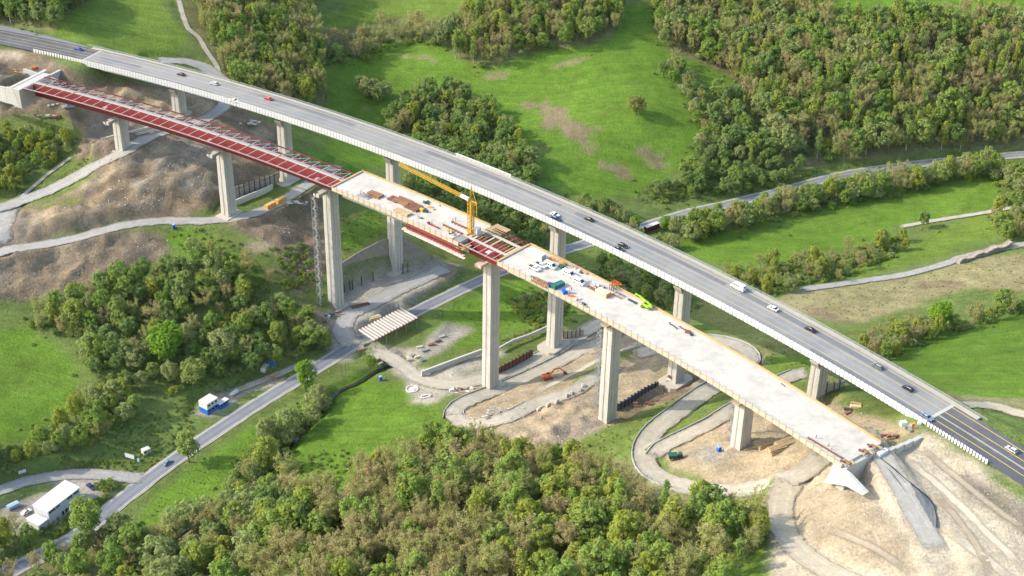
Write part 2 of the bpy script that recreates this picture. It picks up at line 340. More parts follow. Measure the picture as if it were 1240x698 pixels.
# ------------------------------------------------------------------ ground sheet with its land cover
K = {'rough':(.115,.155,.040),'meadow':(.100,.175,.020),'meadow2':(.120,.178,.027),'dry':(.20,.185,.085),'brownpatch':(.19,.145,.085),'floor':(.145,.145,.060),
     'soil':(.185,.14,.092),'soil_grey':(.205,.172,.13),'sand':(.41,.345,.245),'sand2':(.325,.26,.17),'gravel':(.36,.325,.265),'stone':(.29,.26,.21),'verge':(.12,.165,.038),'clear':(.235,.205,.10),'olive':(.165,.175,.055)}
SOILY = {'soil','soil_grey','sand','sand2','gravel','stone','clear','brownpatch','dry'}
COVER = [   # painted in order: key, softness in px, polygon in photo pixels
 ('floor',6,[(-200,-60),(120,-30),(72,22),(66,42),(20,34),(-200,28)]),
 ('floor',6,[(215,-30),(372,-30),(392,70),(398,130),(345,148),(290,112),(270,95),(232,40)]),
 ('floor',6,[(378,40),(470,20),(560,22),(640,0),(700,0),(752,20),(740,48),(650,62),(590,82),(540,66),(540,45),(470,48),(410,78),(385,74)]),
 ('floor',6,[(790,-40),(1450,-40),(1450,190),(1150,180),(1000,200),(900,228),(845,205),(880,140),(850,80),(800,45)]),
 ('olive',5,[(640,195),(600,140),(560,112),(510,110),(478,130),(470,160),(520,190),(600,200),(650,225)]),
 ('rough',5,[(760,240),(850,180),(900,200),(960,200),(990,215),(880,245),(800,262)]),
 ('floor',6,[(120,640),(330,560),(420,590),(440,560),(500,545),(560,535),(620,560),(700,560),(760,590),(830,615),(930,625),(935,650),(900,690),(860,900),(-200,900),(60,660)]),
 ('olive',6,[(690,560),(740,520),(770,560),(790,590),(740,590)]),
 ('meadow2',4,[(75,22),(105,8),(150,-40),(196,-40),(200,15),(232,42),(218,62),(180,74),(120,62),(68,45)]),
 ('meadow',4,[(385,78),(420,78),(470,50),(538,48),(545,72),(590,84),(650,66),(742,50),(760,10),(768,5),(790,10),(795,45),(812,62),(890,95),(900,112),(870,112),(845,88),(820,80),(838,110),(850,160),(842,190),(800,215),(770,238),(700,240),(655,225),(645,190),(605,138),(560,108),(500,108),(470,128),(470,170),(400,170),(330,120),(398,128)]),
 ('meadow2',4,[(375,30),(420,10),(440,-30),(640,-30),(600,6),(560,24),(470,22),(410,42)]),
 ('meadow',4,[(985,-30),(1450,-30),(1450,10),(1090,18),(1060,14),(1045,22),(1000,14)]),
 ('meadow',3,[(812,298),(850,282),(900,272),(1000,246),(1100,228),(1190,206),(1220,222),(1200,252),(1120,266),(1080,276),(1085,290),(1020,300),(960,312),(900,330),(850,312)]),
 ('meadow2',3,[(1090,300),(1140,276),(1180,264),(1240,253),(1450,248),(1450,262),(1240,275),(1190,292),(1130,312),(1085,322),(1060,336),(990,348),(1010,330),(1050,316)]),
 ('meadow',3,[(1075,430),(1110,412),(1160,398),(1240,378),(1450,365),(1450,470),(1240,492),(1190,488),(1150,478),(1110,455)]),
 ('clear',5,[(935,365),(965,354),(1050,342),(1110,334),(1170,314),(1450,290),(1450,352),(1240,352),(1180,348),(1100,372),(1040,392),(960,385)]),
 ('olive',4,[(840,345),(900,362),(960,388),(1060,440),(1090,470),(1000,470),(930,440),(880,400),(830,380)]),
 ('meadow2',4,[(900,440),(960,425),(1000,440),(985,455),(940,470),(905,462)]),
 ('soil',3,[(905,430),(922,424),(930,440),(920,455),(906,450)]),
 ('meadow',4,[(-200,405),(40,398),(90,432),(105,455),(80,500),(40,532),(-200,560)]),
 ('meadow',4,[(150,642),(235,562),(330,505),(390,470),(432,450),(470,462),(520,482),(548,520),(510,545),(455,560),(420,592),(380,600),(330,575),(270,602),(180,642)]),
 ('verge',4,[(640,545),(700,530),(735,522),(770,498),(840,470),(880,452),(870,478),(830,505),(790,535),(775,560),(760,570),(700,560)]),
 ('meadow2',4,[(870,690),(930,655),(960,680),(1010,705),(900,900)]),
 ('meadow',4,[(520,400),(545,372),(600,340),(680,330),(700,352),(690,385),(640,402),(590,425),(540,420)]),
 ('meadow',4,[(370,190),(400,170),(460,165),(500,185),(470,200),(420,210)]),
 ('verge',4,[(640,320),(740,290),(800,330),(850,345),(840,375),(760,360),(700,350)]),
 ('soil',4,[(-200,60),(40,60),(100,98),(140,100),(200,104),(290,128),(345,160),(350,200),(310,222),(262,246),(225,268),(150,268),(60,292),(-10,330),(-200,330),(-200,280),(20,258),(60,245),(120,215),(90,190),(100,160),(70,140),(0,140),(-200,150)]),
 ('soil',4,[(-200,318),(60,300),(150,278),(205,280),(214,300),(205,314),(120,340),(40,364),(-200,380)]),
 ('soil_grey',3,[(180,175),(230,160),(260,172),(262,230),(240,240),(215,210),(185,215)]),
 ('soil_grey',3,[(100,150),(130,140),(200,140),(240,155),(200,160),(150,172),(110,178)]),
 ('sand2',2,[(95,225),(150,195),(200,178),(206,186),(150,207),(100,234)]),('sand2',2,[(195,216),(240,200),(244,206),(200,224)]),('stone',2,[(160,222),(178,215),(184,222),(168,230)]),('stone',2,[(214,220),(222,216),(238,226),(222,230)]),('sand2',2,[(30,262),(60,258),(75,266),(40,276)]),('soil_grey',2,[(15,272),(30,268),(45,285),(20,292)]),('sand2',2,[(300,160),(320,155),(335,168),(315,176)]),('sand2',2,[(60,308),(75,296),(90,300),(70,318)]),('sand2',3,[(262,300),(340,290),(345,300),(270,312)]),
 ('sand2',3,[(120,110),(200,112),(250,122),(285,140),(240,150),(190,140),(130,130)]),
 ('sand',3,[(-200,58),(24,62),(28,72),(-200,72)]),
 ('soil',4,[(250,262),(300,262),(345,245),(385,225),(395,260),(395,330),(360,360),(330,300),(300,285)]),
 ('olive',4,[(35,255),(60,246),(92,236),(96,248),(60,256)]),
 ('verge',4,[(35,238),(80,212),(108,190),(122,196),(90,222),(50,240)]),
 ('rough',4,[(205,278),(250,276),(300,300),(340,350),(390,400),(400,430),(330,450),(240,500),(150,520),(100,470),(90,430),(40,398),(-200,402),(-200,385),(40,366),(120,342),(205,316)]),
 ('meadow',3,[(195,280),(230,275),(250,290),(300,310),(330,360),(300,350),(240,330),(215,305)]),
 ('olive',4,[(395,260),(430,255),(470,275),(460,292),(420,318),(405,320)]),
 ('meadow',4,[(405,275),(460,250),(470,280),(440,300),(405,310)]),
 ('soil_grey',3,[(405,354),(440,338),(470,326),(525,314),(565,322),(530,350),(480,372),(420,400)]),
 ('gravel',3,[(395,388),(412,350),(470,330),(530,316),(545,325),(500,365),(460,398),(480,378),(440,410),(420,440),(390,440),(402,425)]),
 ('soil_grey',3,[(366,365),(398,382),(400,410),(385,415),(362,400)]),
 ('stone',2,[(430,415),(470,432),(530,430),(575,398),(540,388),(515,420),(470,420)]),
 ('gravel',3,[(440,425),(480,432),(530,415),(560,398),(565,402),(520,428),(500,445),(560,455),(600,440),(590,470),(540,478),(520,492),(500,490),(492,460),(470,440)]),
 ('sand2',4,[(548,520),(560,470),(620,440),(700,410),(760,384),(800,400),(870,405),(900,420),(890,446),(850,462),(800,490),(745,512),(690,540),(640,545),(590,540)]),
 ('verge',3,[(560,425),(620,400),(650,395),(680,402),(620,425),(565,440)]),
 ('gravel',2,[(520,452),(600,420),(612,428),(560,455)]),
 ('olive',3,[(690,460),(720,440),(760,418),(780,420),(730,450),(700,470)]),
 ('soil_grey',3,[(660,528),(690,505),(730,512),(725,525),(690,540),(662,542)]),
 ('soil',3,[(740,508),(790,478),(835,462),(838,474),(795,492),(755,512)]),
 ('verge',3,[(760,515),(830,478),(880,462),(900,450),(890,470),(840,500),(790,530)]),
 ('dry',4,[(700,560),(770,560),(800,588),(860,604),(940,600),(935,615),(860,618),(790,604),(740,590)]),
 ('sand2',4,[(800,545),(860,515),(900,500),(990,470),(1010,490),(1080,510),(1110,525),(1065,545),(1010,560),(960,580),(880,590),(820,580)]),
 ('stone',3,[(830,550),(860,540),(885,545),(880,560),(850,562)]),
 ('verge',3,[(800,568),(850,572),(840,585),(812,578)]),
 ('sand',4,[(935,595),(1000,565),(1060,548),(1120,525),(1195,568),(1480,640),(1480,900),(960,900),(930,690),(940,630)]),
 ('sand2',5,[(965,600),(1010,590),(1060,610),(1100,650),(1110,690),(1040,690),(985,660),(962,630)]),
 ('soil_grey',4,[(1145,575),(1180,580),(1240,615),(1450,650),(1450,680),(1240,650),(1180,605)]),
 ('verge',3,[(1190,568),(1210,572),(1260,600),(1480,630),(1480,645),(1250,615),(1200,585)]),
 ('dry',3,[(1160,480),(1240,484),(1450,490),(1450,500),(1240,500),(1180,494)]),
 ('verge',3,[(1190,510),(1240,535),(1450,560),(1450,590),(1240,560),(1210,545)]),
 ('stone',3,[(-10,612),(75,570),(120,578),(138,592),(70,635),(25,645)]),
 ('stone',3,[(232,500),(250,478),(300,468),(340,452),(346,462),(290,482),(262,505)]),
 ('verge',3,[(-20,600),(60,580),(70,588),(10,612)]),
]
PATCH = [('brownpatch',670,140,42,14,.35),('brownpatch',700,165,38,12,.5),('brownpatch',640,128,20,8,.2),('brownpatch',790,192,20,9,.5),('brownpatch',745,205,22,8,.4),('brownpatch',655,180,14,7,.2),
         ('dry',510,72,26,6,.1),('dry',600,92,34,5,-.15),('dry',690,76,30,4,-.3),('dry',445,132,12,4,.3),('soil',1150,482,34,5,.15),('brownpatch',1000,380,30,6,.3),('brownpatch',1130,345,30,6,.1)]
# non-uniform sheet: fine over the valley, stretching to the horizon
ext = np.array([8,20,50,120,300,700,1500,3200,6500.])
xs = np.r_[GX0-ext[::-1], gx, GX1+ext]; ys = np.r_[GY0-np.array([8,20,50,120,300,700,1500.])[::-1], gy, GY1+ext]
SX, SY = np.meshgrid(xs, ys)
SZ = H(SX, SY)
far = np.maximum(np.maximum(np.abs(SX)-GX1, GY0-SY), SY-GY1); far = np.clip(far, 0, None)
SZ = SZ + (35*fbm(SX, SY, 900, 77)*np.clip(far/1500, 0, 1))
PX, PY = proj(SX, SY, SZ)
wx = PX + 7*fbm(SX, SY, 14, 51); wy = PY + 5*fbm(SX, SY, 14, 61)
def blurmask(m, n):
    m = m.astype(float)
    for _ in range(n):
        m = (np.roll(m,1,0)+np.roll(m,-1,0)+np.roll(m,1,1)+np.roll(m,-1,1)+2*m)/6
    return m
CV = np.empty(SX.shape+(4,)); CV[...,:3] = K['rough']; CV[...,3] = 0
for key, soft, poly in COVER:
    w = blurmask(inpoly(wx, wy, poly), 2)[...,None]
    col = np.array((*K[key], 1.0 if key in SOILY else 0.0))
    CV = CV*(1-w) + col*w
for key, cx_, cy_, rx, ry, an in PATCH:
    c, s = math.cos(an), math.sin(an); u = ((PX-cx_)*c + (PY-cy_)*s)/rx; v = (-(PX-cx_)*s + (PY-cy_)*c)/ry
    w = np.clip(2.2*(.95-np.sqrt(u*u+v*v) + 1.1*fbm(SX, SY, 12, 17) + .5*fbm(SX, SY, 3.5, 19)), 0, 1)[...,None]*.85
    CV = CV*(1-w) + np.array((*K[key], .6))*w
# natural unevenness of growth and soil
big = fbm(SX, SY, 45, 5); mid = fbm(SX, SY, 11, 23)
soil = CV[...,3:4]
tint = 1 + (.16*big + .14*mid)[...,None]
CV[...,:3] *= tint
yel = np.clip(.5*fbm(SX, SY, 26, 41) + .35*fbm(SX, SY, 6, 43), 0, 1)[...,None]*(1-soil)
CV[...,:3] = CV[...,:3]*(1-.55*yel) + np.array((.155,.18,.04))*(.55*yel)
weed = np.clip(1.6*fbm(SX, SY, 16, 91) - .45, 0, 1)[...,None]*soil*.55
CV[...,:3] = CV[...,:3]*(1-weed) + np.array((.13,.14,.045))*weed
CV[far > 0] = np.where((fbm(SX, SY, 300, 8) > 0)[far > 0][:,None], np.array((*K['floor'], 0)), np.array((*K['meadow'], 0)))
# broken relief on bare soil
fine = SZ.copy(); relief = np.zeros(SX.shape)
for poly in ([(-60,60),(290,125),(345,165),(350,205),(262,250),(150,268),(-60,330)], [(-60,318),(150,276),(214,300),(120,342),(-60,380)], [(250,262),(345,245),(395,230),(395,335),(330,300)], [(560,520),(700,470),(740,512),(640,548)]):
    relief = np.maximum(relief, blurmask(inpoly(PX, PY, poly), 6))
rg = 1-np.abs(fbm(SX*.82+SY*.57, (SY*.82-SX*.57)*2.1, 26, 131, 4))*2.0; rg2 = 1-np.abs(fbm(SX, SY, 13, 137, 4))*2.0
fine += relief*soil[...,0]*(2.6*rg + 1.7*rg2 - 1.6)*(far == 0)
mixn = np.clip(1.5*fbm(SX, SY, 22, 141) + .8*fbm(SX, SY, 5, 143), -1, 1)*soil[...,0]*relief
CV[...,:3] = np.where(mixn[...,None] > 0, CV[...,:3]*(1-.45*mixn[...,None]) + np.array((.30,.23,.15))*(.45*mixn[...,None]), CV[...,:3]*(1+.5*mixn[...,None]) - np.array((.17,.15,.125))*(.5*mixn[...,None]))
fine += (soil[...,0]*(.75*fbm(SX, SY, 12, 71) + .55*np.abs(fbm(SX, SY, 7, 75)) + .40*fbm(SX, SY, 3.4, 73)))*(far == 0)
rmask = np.zeros(SX.shape)
for C_, wd in ROADS.values():
    for x, y, z in C_:
        i0 = int(np.searchsorted(xs, x-wd)); i1 = int(np.searchsorted(xs, x+wd)); j0 = int(np.searchsorted(ys, y-wd)); j1 = int(np.searchsorted(ys, y+wd))
        if i1 <= i0 or j1 <= j0: continue
        d = np.hypot(SX[j0:j1,i0:i1]-x, SY[j0:j1,i0:i1]-y)
        rmask[j0:j1,i0:i1] = np.maximum(rmask[j0:j1,i0:i1], np.clip((wd/2+2.2-d)/1.5, 0, 1))
SZ = SZ*rmask + fine*(1-rmask)
def grid_mesh(name, X, Y, Z, attr=None):
    ny, nx = X.shape; me = bpy.data.meshes.new(name)
    idx = np.arange(nx*ny).reshape(ny, nx)
    q = np.stack([idx[:-1,:-1], idx[:-1,1:], idx[1:,1:], idx[1:,:-1]], -1).reshape(-1, 4)
    me.vertices.add(nx*ny); me.vertices.foreach_set('co', np.stack([X, Y, Z], -1).astype(np.float32).ravel())
    me.loops.add(q.size); me.loops.foreach_set('vertex_index', q.astype(np.int32).ravel())
    me.polygons.add(len(q)); me.polygons.foreach_set('loop_start', np.arange(0, q.size, 4, dtype=np.int32)); me.polygons.foreach_set('loop_total', np.full(len(q), 4, np.int32))
    me.polygons.foreach_set('use_smooth', np.ones(len(q), bool))
    me.update(calc_edges=True)
    if attr is not None:
        a = me.color_attributes.new('cover', 'FLOAT_COLOR', 'POINT'); a.data.foreach_set('color', attr.astype(np.float32).ravel())
    return me
def ground_mat():
    m = bpy.data.materials.new('ground_cover'); m.use_nodes = True; nt = m.node_tree; N = nt.nodes; L = nt.links
    b = N['Principled BSDF']; b.inputs['Roughness'].default_value = .95; b.inputs['Specular IOR Level'].default_value = .1
    at = N.new('ShaderNodeVertexColor'); at.layer_name = 'cover'
    tc = N.new('ShaderNodeTexCoord')
    def noise(sc, det, ro=.6):
        n = N.new('ShaderNodeTexNoise'); n.inputs['Scale'].default_value = sc; n.inputs['Detail'].default_value = det; n.inputs['Roughness'].default_value = ro
        L.new(tc.outputs['Object'], n.inputs['Vector']); return n.outputs['Fac']
    def rng_(v, a, b_, c, d):
        r = N.new('ShaderNodeMapRange'); r.inputs['From Min'].default_value = a; r.inputs['From Max'].default_value = b_; r.inputs['To Min'].default_value = c; r.inputs['To Max'].default_value = d
        L.new(v, r.inputs['Value']); return r.outputs['Result']
    def mul(a, b_):
        q = N.new('ShaderNodeMath'); q.operation = 'MULTIPLY'; L.new(a, q.inputs[0]); L.new(b_, q.inputs[1]); return q.outputs[0]
    n1 = noise(.9, 5, .7); n2 = noise(.16, 5); n3 = noise(.035, 3)
    v = mul(mul(rng_(n1, .3, .7, .70, 1.30), rng_(n2, .3, .7, .82, 1.18)), rng_(n3, .3, .7, .88, 1.12))
    # mowing and driving streaks: noise drawn out along one bearing, bent by slow noise
    mp = N.new('ShaderNodeMapping'); mp.inputs['Rotation'].default_value = (0, 0, .5); mp.inputs['Scale'].default_value = (.010, .50, .02)
    bend = N.new('ShaderNodeTexNoise'); bend.inputs['Scale'].default_value = .012; L.new(tc.outputs['Object'], bend.inputs['Vector'])
    bs = N.new('ShaderNodeVectorMath'); bs.operation = 'MULTIPLY_ADD'; L.new(bend.outputs['Color'], bs.inputs[0]); bs.inputs[1].default_value = (60, 60, 0); L.new(tc.outputs['Object'], bs.inputs[2]); L.new(bs.outputs['Vector'], mp.inputs['Vector'])
    sn = N.new('ShaderNodeTexNoise'); sn.inputs['Scale'].default_value = 1.0; sn.inputs['Detail'].default_value = 3; L.new(mp.outputs['Vector'], sn.inputs['Vector'])
    mw = N.new('ShaderNodeMix'); mw.data_type = 'FLOAT'; L.new(at.outputs['Alpha'], mw.inputs['Factor']); L.new(rng_(sn.outputs['Fac'], .3, .7, .88, 1.12), mw.inputs['A']); mw.inputs['B'].default_value = 1.0
    v = mul(v, mw.outputs['Result'])
    sc = N.new('ShaderNodeVectorMath'); sc.operation = 'SCALE'; L.new(at.outputs['Color'], sc.inputs[0]); L.new(v, sc.inputs['Scale'])
    mp2 = N.new('ShaderNodeMapping'); mp2.inputs['Rotation'].default_value = (0, 0, .72); mp2.inputs['Scale'].default_value = (.03, .55, .03); L.new(bs.outputs['Vector'], mp2.inputs['Vector'])
    sn2 = N.new('ShaderNodeTexNoise'); sn2.inputs['Scale'].default_value = 1.0; sn2.inputs['Detail'].default_value = 5; L.new(mp2.outputs['Vector'], sn2.inputs['Vector'])
    rut = N.new('ShaderNodeMix'); rut.data_type = 'FLOAT'; L.new(at.outputs['Alpha'], rut.inputs['Factor']); rut.inputs['A'].default_value = 1.0; L.new(rng_(sn2.outputs['Fac'], .3, .7, .90, 1.09), rut.inputs['B'])
    sc2 = N.new('ShaderNodeVectorMath'); sc2.operation = 'SCALE'; L.new(sc.outputs['Vector'], sc2.inputs[0]); L.new(rut.outputs['Result'], sc2.inputs['Scale']); sc = sc2
    # stones and pale rubble on soil, yellowish tufts in grass
    vo = N.new('ShaderNodeTexVoronoi'); vo.inputs['Scale'].default_value = .55; L.new(tc.outputs['Object'], vo.inputs['Vector'])
    f = mul(rng_(vo.outputs['Distance'], .0, .35, .55, 0.0), at.outputs['Alpha'])
    f2 = mul(f, rng_(n2, .45, .65, 0., 1.))
    mx = N.new('ShaderNodeMix'); mx.data_type = 'RGBA'; L.new(f2, mx.inputs['Factor']); L.new(sc.outputs['Vector'], mx.inputs['A']); mx.inputs['B'].default_value = (.42,.38,.31,1)
    L.new(mx.outputs['Result'], b.inputs['Base Color'])
    bp = N.new('ShaderNodeBump'); bp.inputs['Strength'].default_value = .8; bp.inputs['Distance'].default_value = .8; L.new(n1, bp.inputs['Height']); L.new(bp.outputs['Normal'], b.inputs['Normal'])
    return m
ground = obj('ground', grid_mesh('ground', SX, SY, SZ, CV), ground_mat())
tag(ground, 'green and brown valley ground of meadows, woodland floor and bare soil', 'ground', kind='structure')
# from here on things stand on the finished sheet
fx = (xs >= GX0-1e-6) & (xs <= GX1+1e-6); fy = (ys >= GY0-1e-6) & (ys <= GY1+1e-6)
Hm = SZ[np.ix_(fy, fx)].copy()

# ------------------------------------------------------------------ road surfaces
M_asph = mat('worn_asphalt', (.175,.182,.195), .85, .16, 1.2, 9, .05, dirt=((.235,.23,.215), .6, 14))
M_asphdark = mat('dark_asphalt', (.085,.088,.095), .85, .14, 1.0, 12, dirt=((.16,.16,.16), .5, 10))
M_deckasph = mat('pale_deck_asphalt', (.235,.232,.222), .85, .12, 1.5, 14, dirt=((.165,.17,.18), .75, 22))
M_gravel = mat('pale_gravel', (.50,.46,.385), .95, .16, .9, 7, .25, dirt=((.40,.375,.33), .6, 9))
M_ggrey = mat('grey_gravel', (.40,.385,.35), .95, .16, .9, 7, .25, dirt=((.47,.43,.36), .6, 9))
M_path = mat('trodden_gravel', (.40,.37,.31), .95, .2, .8, 5, .2)
M_yellow = mat('yellow_marking', (.62,.42,.07), .7, .1)
M_white = mat('white_paint', (.72,.72,.70), .6, .08)
M_verge = mat('sandy_shoulder', (.34,.30,.22), .95, .2, .7, 5)
M_asphworn = mat('wheel_worn_asphalt', (.145,.152,.165), .85, .18, 1.2, 12, dirt=((.19,.19,.19), .6, 9))
def track_mat(name, col, dark, edge=.80, soft=.22):
    if name in MATS: return MATS[name]
    m = bpy.data.materials.new(name); m.use_nodes = True; nt = m.node_tree; N = nt.nodes; L = nt.links; b = N['Principled BSDF']; b.inputs['Roughness'].default_value = .95; b.inputs['Specular IOR Level'].default_value = .1
    def M(op, a, c=None):
        q = N.new('ShaderNodeMath'); q.operation = op
        for k, v in enumerate((a, c)):
            if v is None: continue
            if isinstance(v, (int, float)): q.inputs[k].default_value = v
            else: L.new(v, q.inputs[k])
        return q.outputs[0]
    def R(v, a, c, d, e):
        q = N.new('ShaderNodeMapRange'); q.inputs[1].default_value = a; q.inputs[2].default_value = c; q.inputs[3].default_value = d; q.inputs[4].default_value = e; L.new(v, q.inputs[0]); return q.outputs[0]
    tc = N.new('ShaderNodeTexCoord'); at = N.new('ShaderNodeVertexColor'); at.layer_name = 'lane'; se = N.new('ShaderNodeSeparateColor'); L.new(at.outputs['Color'], se.inputs[0])
    ac = M('ABSOLUTE', M('MULTIPLY', M('SUBTRACT', se.outputs[0], .5), 2.0))
    def NZ(sc, det=5):
        q = N.new('ShaderNodeTexNoise'); q.inputs['Scale'].default_value = sc; q.inputs['Detail'].default_value = det; q.inputs['Roughness'].default_value = .65; L.new(tc.outputs['Object'], q.inputs['Vector']); return q.outputs['Fac']
    n1 = NZ(.22); n2 = NZ(1.1); n3 = NZ(.5)
    rut = M('SUBTRACT', 1.0, M('MULTIPLY', M('ABSOLUTE', M('SUBTRACT', ac, M('ADD', .30, M('MULTIPLY', n1, .22)))), 5.0)); rut = M('MULTIPLY', R(rut, 0, 1, 0, 1), R(n3, .35, .6, .2, 1.0))
    mx = N.new('ShaderNodeMix'); mx.data_type = 'RGBA'; mx.inputs['A'].default_value = (*col, 1); mx.inputs['B'].default_value = (*[min(.75, c*1.22) for c in col], 1); L.new(rut, mx.inputs['Factor'])
    m2 = N.new('ShaderNodeMix'); m2.data_type = 'RGBA'; L.new(R(M('ADD', n1, M('MULTIPLY', ac, .22)), .52, .78, 0, .8), m2.inputs['Factor']); L.new(mx.outputs['Result'], m2.inputs['A']); m2.inputs['B'].default_value = (*dark, 1)
    sc = N.new('ShaderNodeVectorMath'); sc.operation = 'SCALE'; L.new(m2.outputs['Result'], sc.inputs[0]); L.new(R(n2, .3, .7, .86, 1.14), sc.inputs['Scale']); L.new(sc.outputs['Vector'], b.inputs['Base Color'])
    tr = N.new('ShaderNodeBsdfTransparent'); ms = N.new('ShaderNodeMixShader'); ed = M('ADD', M('MAXIMUM', ac, se.outputs[1]), M('MULTIPLY', M('SUBTRACT', n3, .5), .55)); L.new(R(ed, edge, edge+soft, 0, 1), ms.inputs[0]); L.new(b.outputs[0], ms.inputs[1]); L.new(tr.outputs[0], ms.inputs[2]); L.new(ms.outputs[0], N['Material Output'].inputs['Surface'])
    MATS[name] = m; return m
M_gravel = track_mat('pale_gravel_track', (.365,.33,.265), (.28,.25,.19)); M_ggrey = track_mat('grey_gravel_track', (.295,.285,.262), (.25,.23,.195)); M_path = track_mat('trodden_path', (.33,.30,.24), (.22,.21,.12), .7); M_sandtrack = track_mat('pale_sand_track', (.41,.355,.26), (.34,.29,.205), .78); M_ramp = track_mat('grey_ramp', (.33,.31,.265), (.27,.25,.215), .72)
def ribbon(name, C, width, m, dz=.13, parent=None, off=0.0, ragged=0.0, crown=0.0, nx=4):
    C = np.asarray(C); T = np.gradient(C[:,:2], axis=0); T /= np.linalg.norm(T, axis=1)[:,None]+1e-9; Nn = np.stack([-T[:,1], T[:,0]], 1)
    V = []; F = []
    for i in range(len(C)):
        for k in range(nx+1):
            w = (k/nx-.5)*width + off
            if ragged and k in (0, nx): w += (random.random()-.5)*ragged
            x, y = C[i,0]+Nn[i,0]*w, C[i,1]+Nn[i,1]*w
            V.append((x, y, max(C[i,2]+dz, float(H(x, y))+.10+dz*.4)))
    for i in range(len(C)-1):
        for k in range(nx): a = i*(nx+1)+k; F.append((a, a+1, a+nx+2, a+nx+1))
    me = bpy.data.meshes.new(name); me.from_pydata(V, [], F); me.materials.append(m); me.polygons.foreach_set('use_smooth', [True]*len(F)); me.update()
    at = me.color_attributes.new('lane', 'FLOAT_COLOR', 'POINT'); L_ = np.r_[0, np.cumsum(np.linalg.norm(np.diff(C[:,:2], axis=0), axis=1))]; end = np.clip(1-np.minimum(L_, L_[-1]-L_)/(26.0 if name == 'ramp' else 16.0), 0, 1)*1.15
    at.data.foreach_set('color', np.array([(k/nx, end[i], 0, 1) for i in range(len(C)) for k in range(nx+1)], np.float32).ravel())
    return obj(name, me, None, parent)
ROADINFO = {
 'valley_road':('valley_road',M_asph,.14,0),'slope_road':('gravel_road',M_ggrey,.12,.8),'bench_track':('gravel_track',M_ggrey,.11,1.2),'junction_track':('gravel_junction',M_ggrey,.14,1.5),
 'wood_path':('footpath',M_path,.12,.6),'yard_track':('site_road',M_ggrey,.12,1.5),'lower_track':('gravel_track',M_gravel,.13,1.0),'middle_track':('gravel_track',M_gravel,.15,.8),
 'hairpin_track':('gravel_track',M_gravel,.11,.8),'upper_track':('gravel_track',M_gravel,.13,.6),'side_track':('gravel_track',M_gravel,.16,.8),'corner_track':('dirt_track',M_sandtrack,.12,1.2),
 'ramp':('ramp',M_ramp,.16,.4),'field_path':('field_path',M_gravel,.12,.5),'meadow_path':('field_path',M_ggrey,.12,.5),'farm_lane':('lane',M_ggrey,.12,.5),
 'roadside_track':('gravel_track',M_path,.12,1.2),'corner_lane':('dirt_track',M_sandtrack,.12,1.2),'hill_path':('footpath',M_path,.12,.8)}
for key, (C_, wd) in ROADS.items():
    nm, mm, dz, rg = ROADINFO[key]
    r = ribbon(nm, C_, wd*(1.0 if key == 'valley_road' else 1.12), mm, dz+(.0 if key == 'valley_road' else .14), ragged=rg, nx=6); tag(r, kind='structure')
    if key == 'valley_road':
        for off in (-3.1, 3.1): ribbon('edge_line', C_, .16, M_white, dz+.012, r, off, nx=1)
        for off in (-3.75, 3.75): ribbon('gravel_shoulder', C_, .8, M_verge, dz-.05, r, off, ragged=.5, nx=1)
        for off in (-1.5, 1.6): ribbon('wheel_track', C_, .9, M_asphworn, dz+.006, r, off, nx=1)

M_water = mat('dark_stream_water', (.020,.026,.020), .12, .1, .8, 5, spec=.5); tag(ribbon('stream', STREAM, 1.7, M_water, .12), kind='structure')

M_rut = track_mat('driven_sand', (.345,.285,.20), (.29,.235,.165), .30, .75); M_rutpale = track_mat('pale_driven_sand', (.46,.40,.30), (.38,.32,.225), .30, .75)
for pts_, w_, m_ in (([(1084,548),(1120,575),(1165,615),(1205,655),(1250,700)],4.5,M_rutpale),([(1110,540),(1150,572),(1200,612),(1260,655)],4.0,M_rut),([(1142,640),(1170,660),(1210,690),(1240,715)],5.0,M_rutpale),([(1128,592),(1160,630),(1185,665),(1200,700)],3.6,M_rut),([(990,640),(1030,652),(1070,672),(1110,700)],4.0,M_rut),([(640,480),(690,455),(740,430),(790,412)],4.0,M_rutpale)):
    C_ = catmull(np.array([g(a, b) for a, b in pts_]), 2.0); C_[:,2] = H(C_[:,0], C_[:,1]); tag(ribbon('wheel_rut', C_, w_, m_, .09, nx=6), kind='structure')
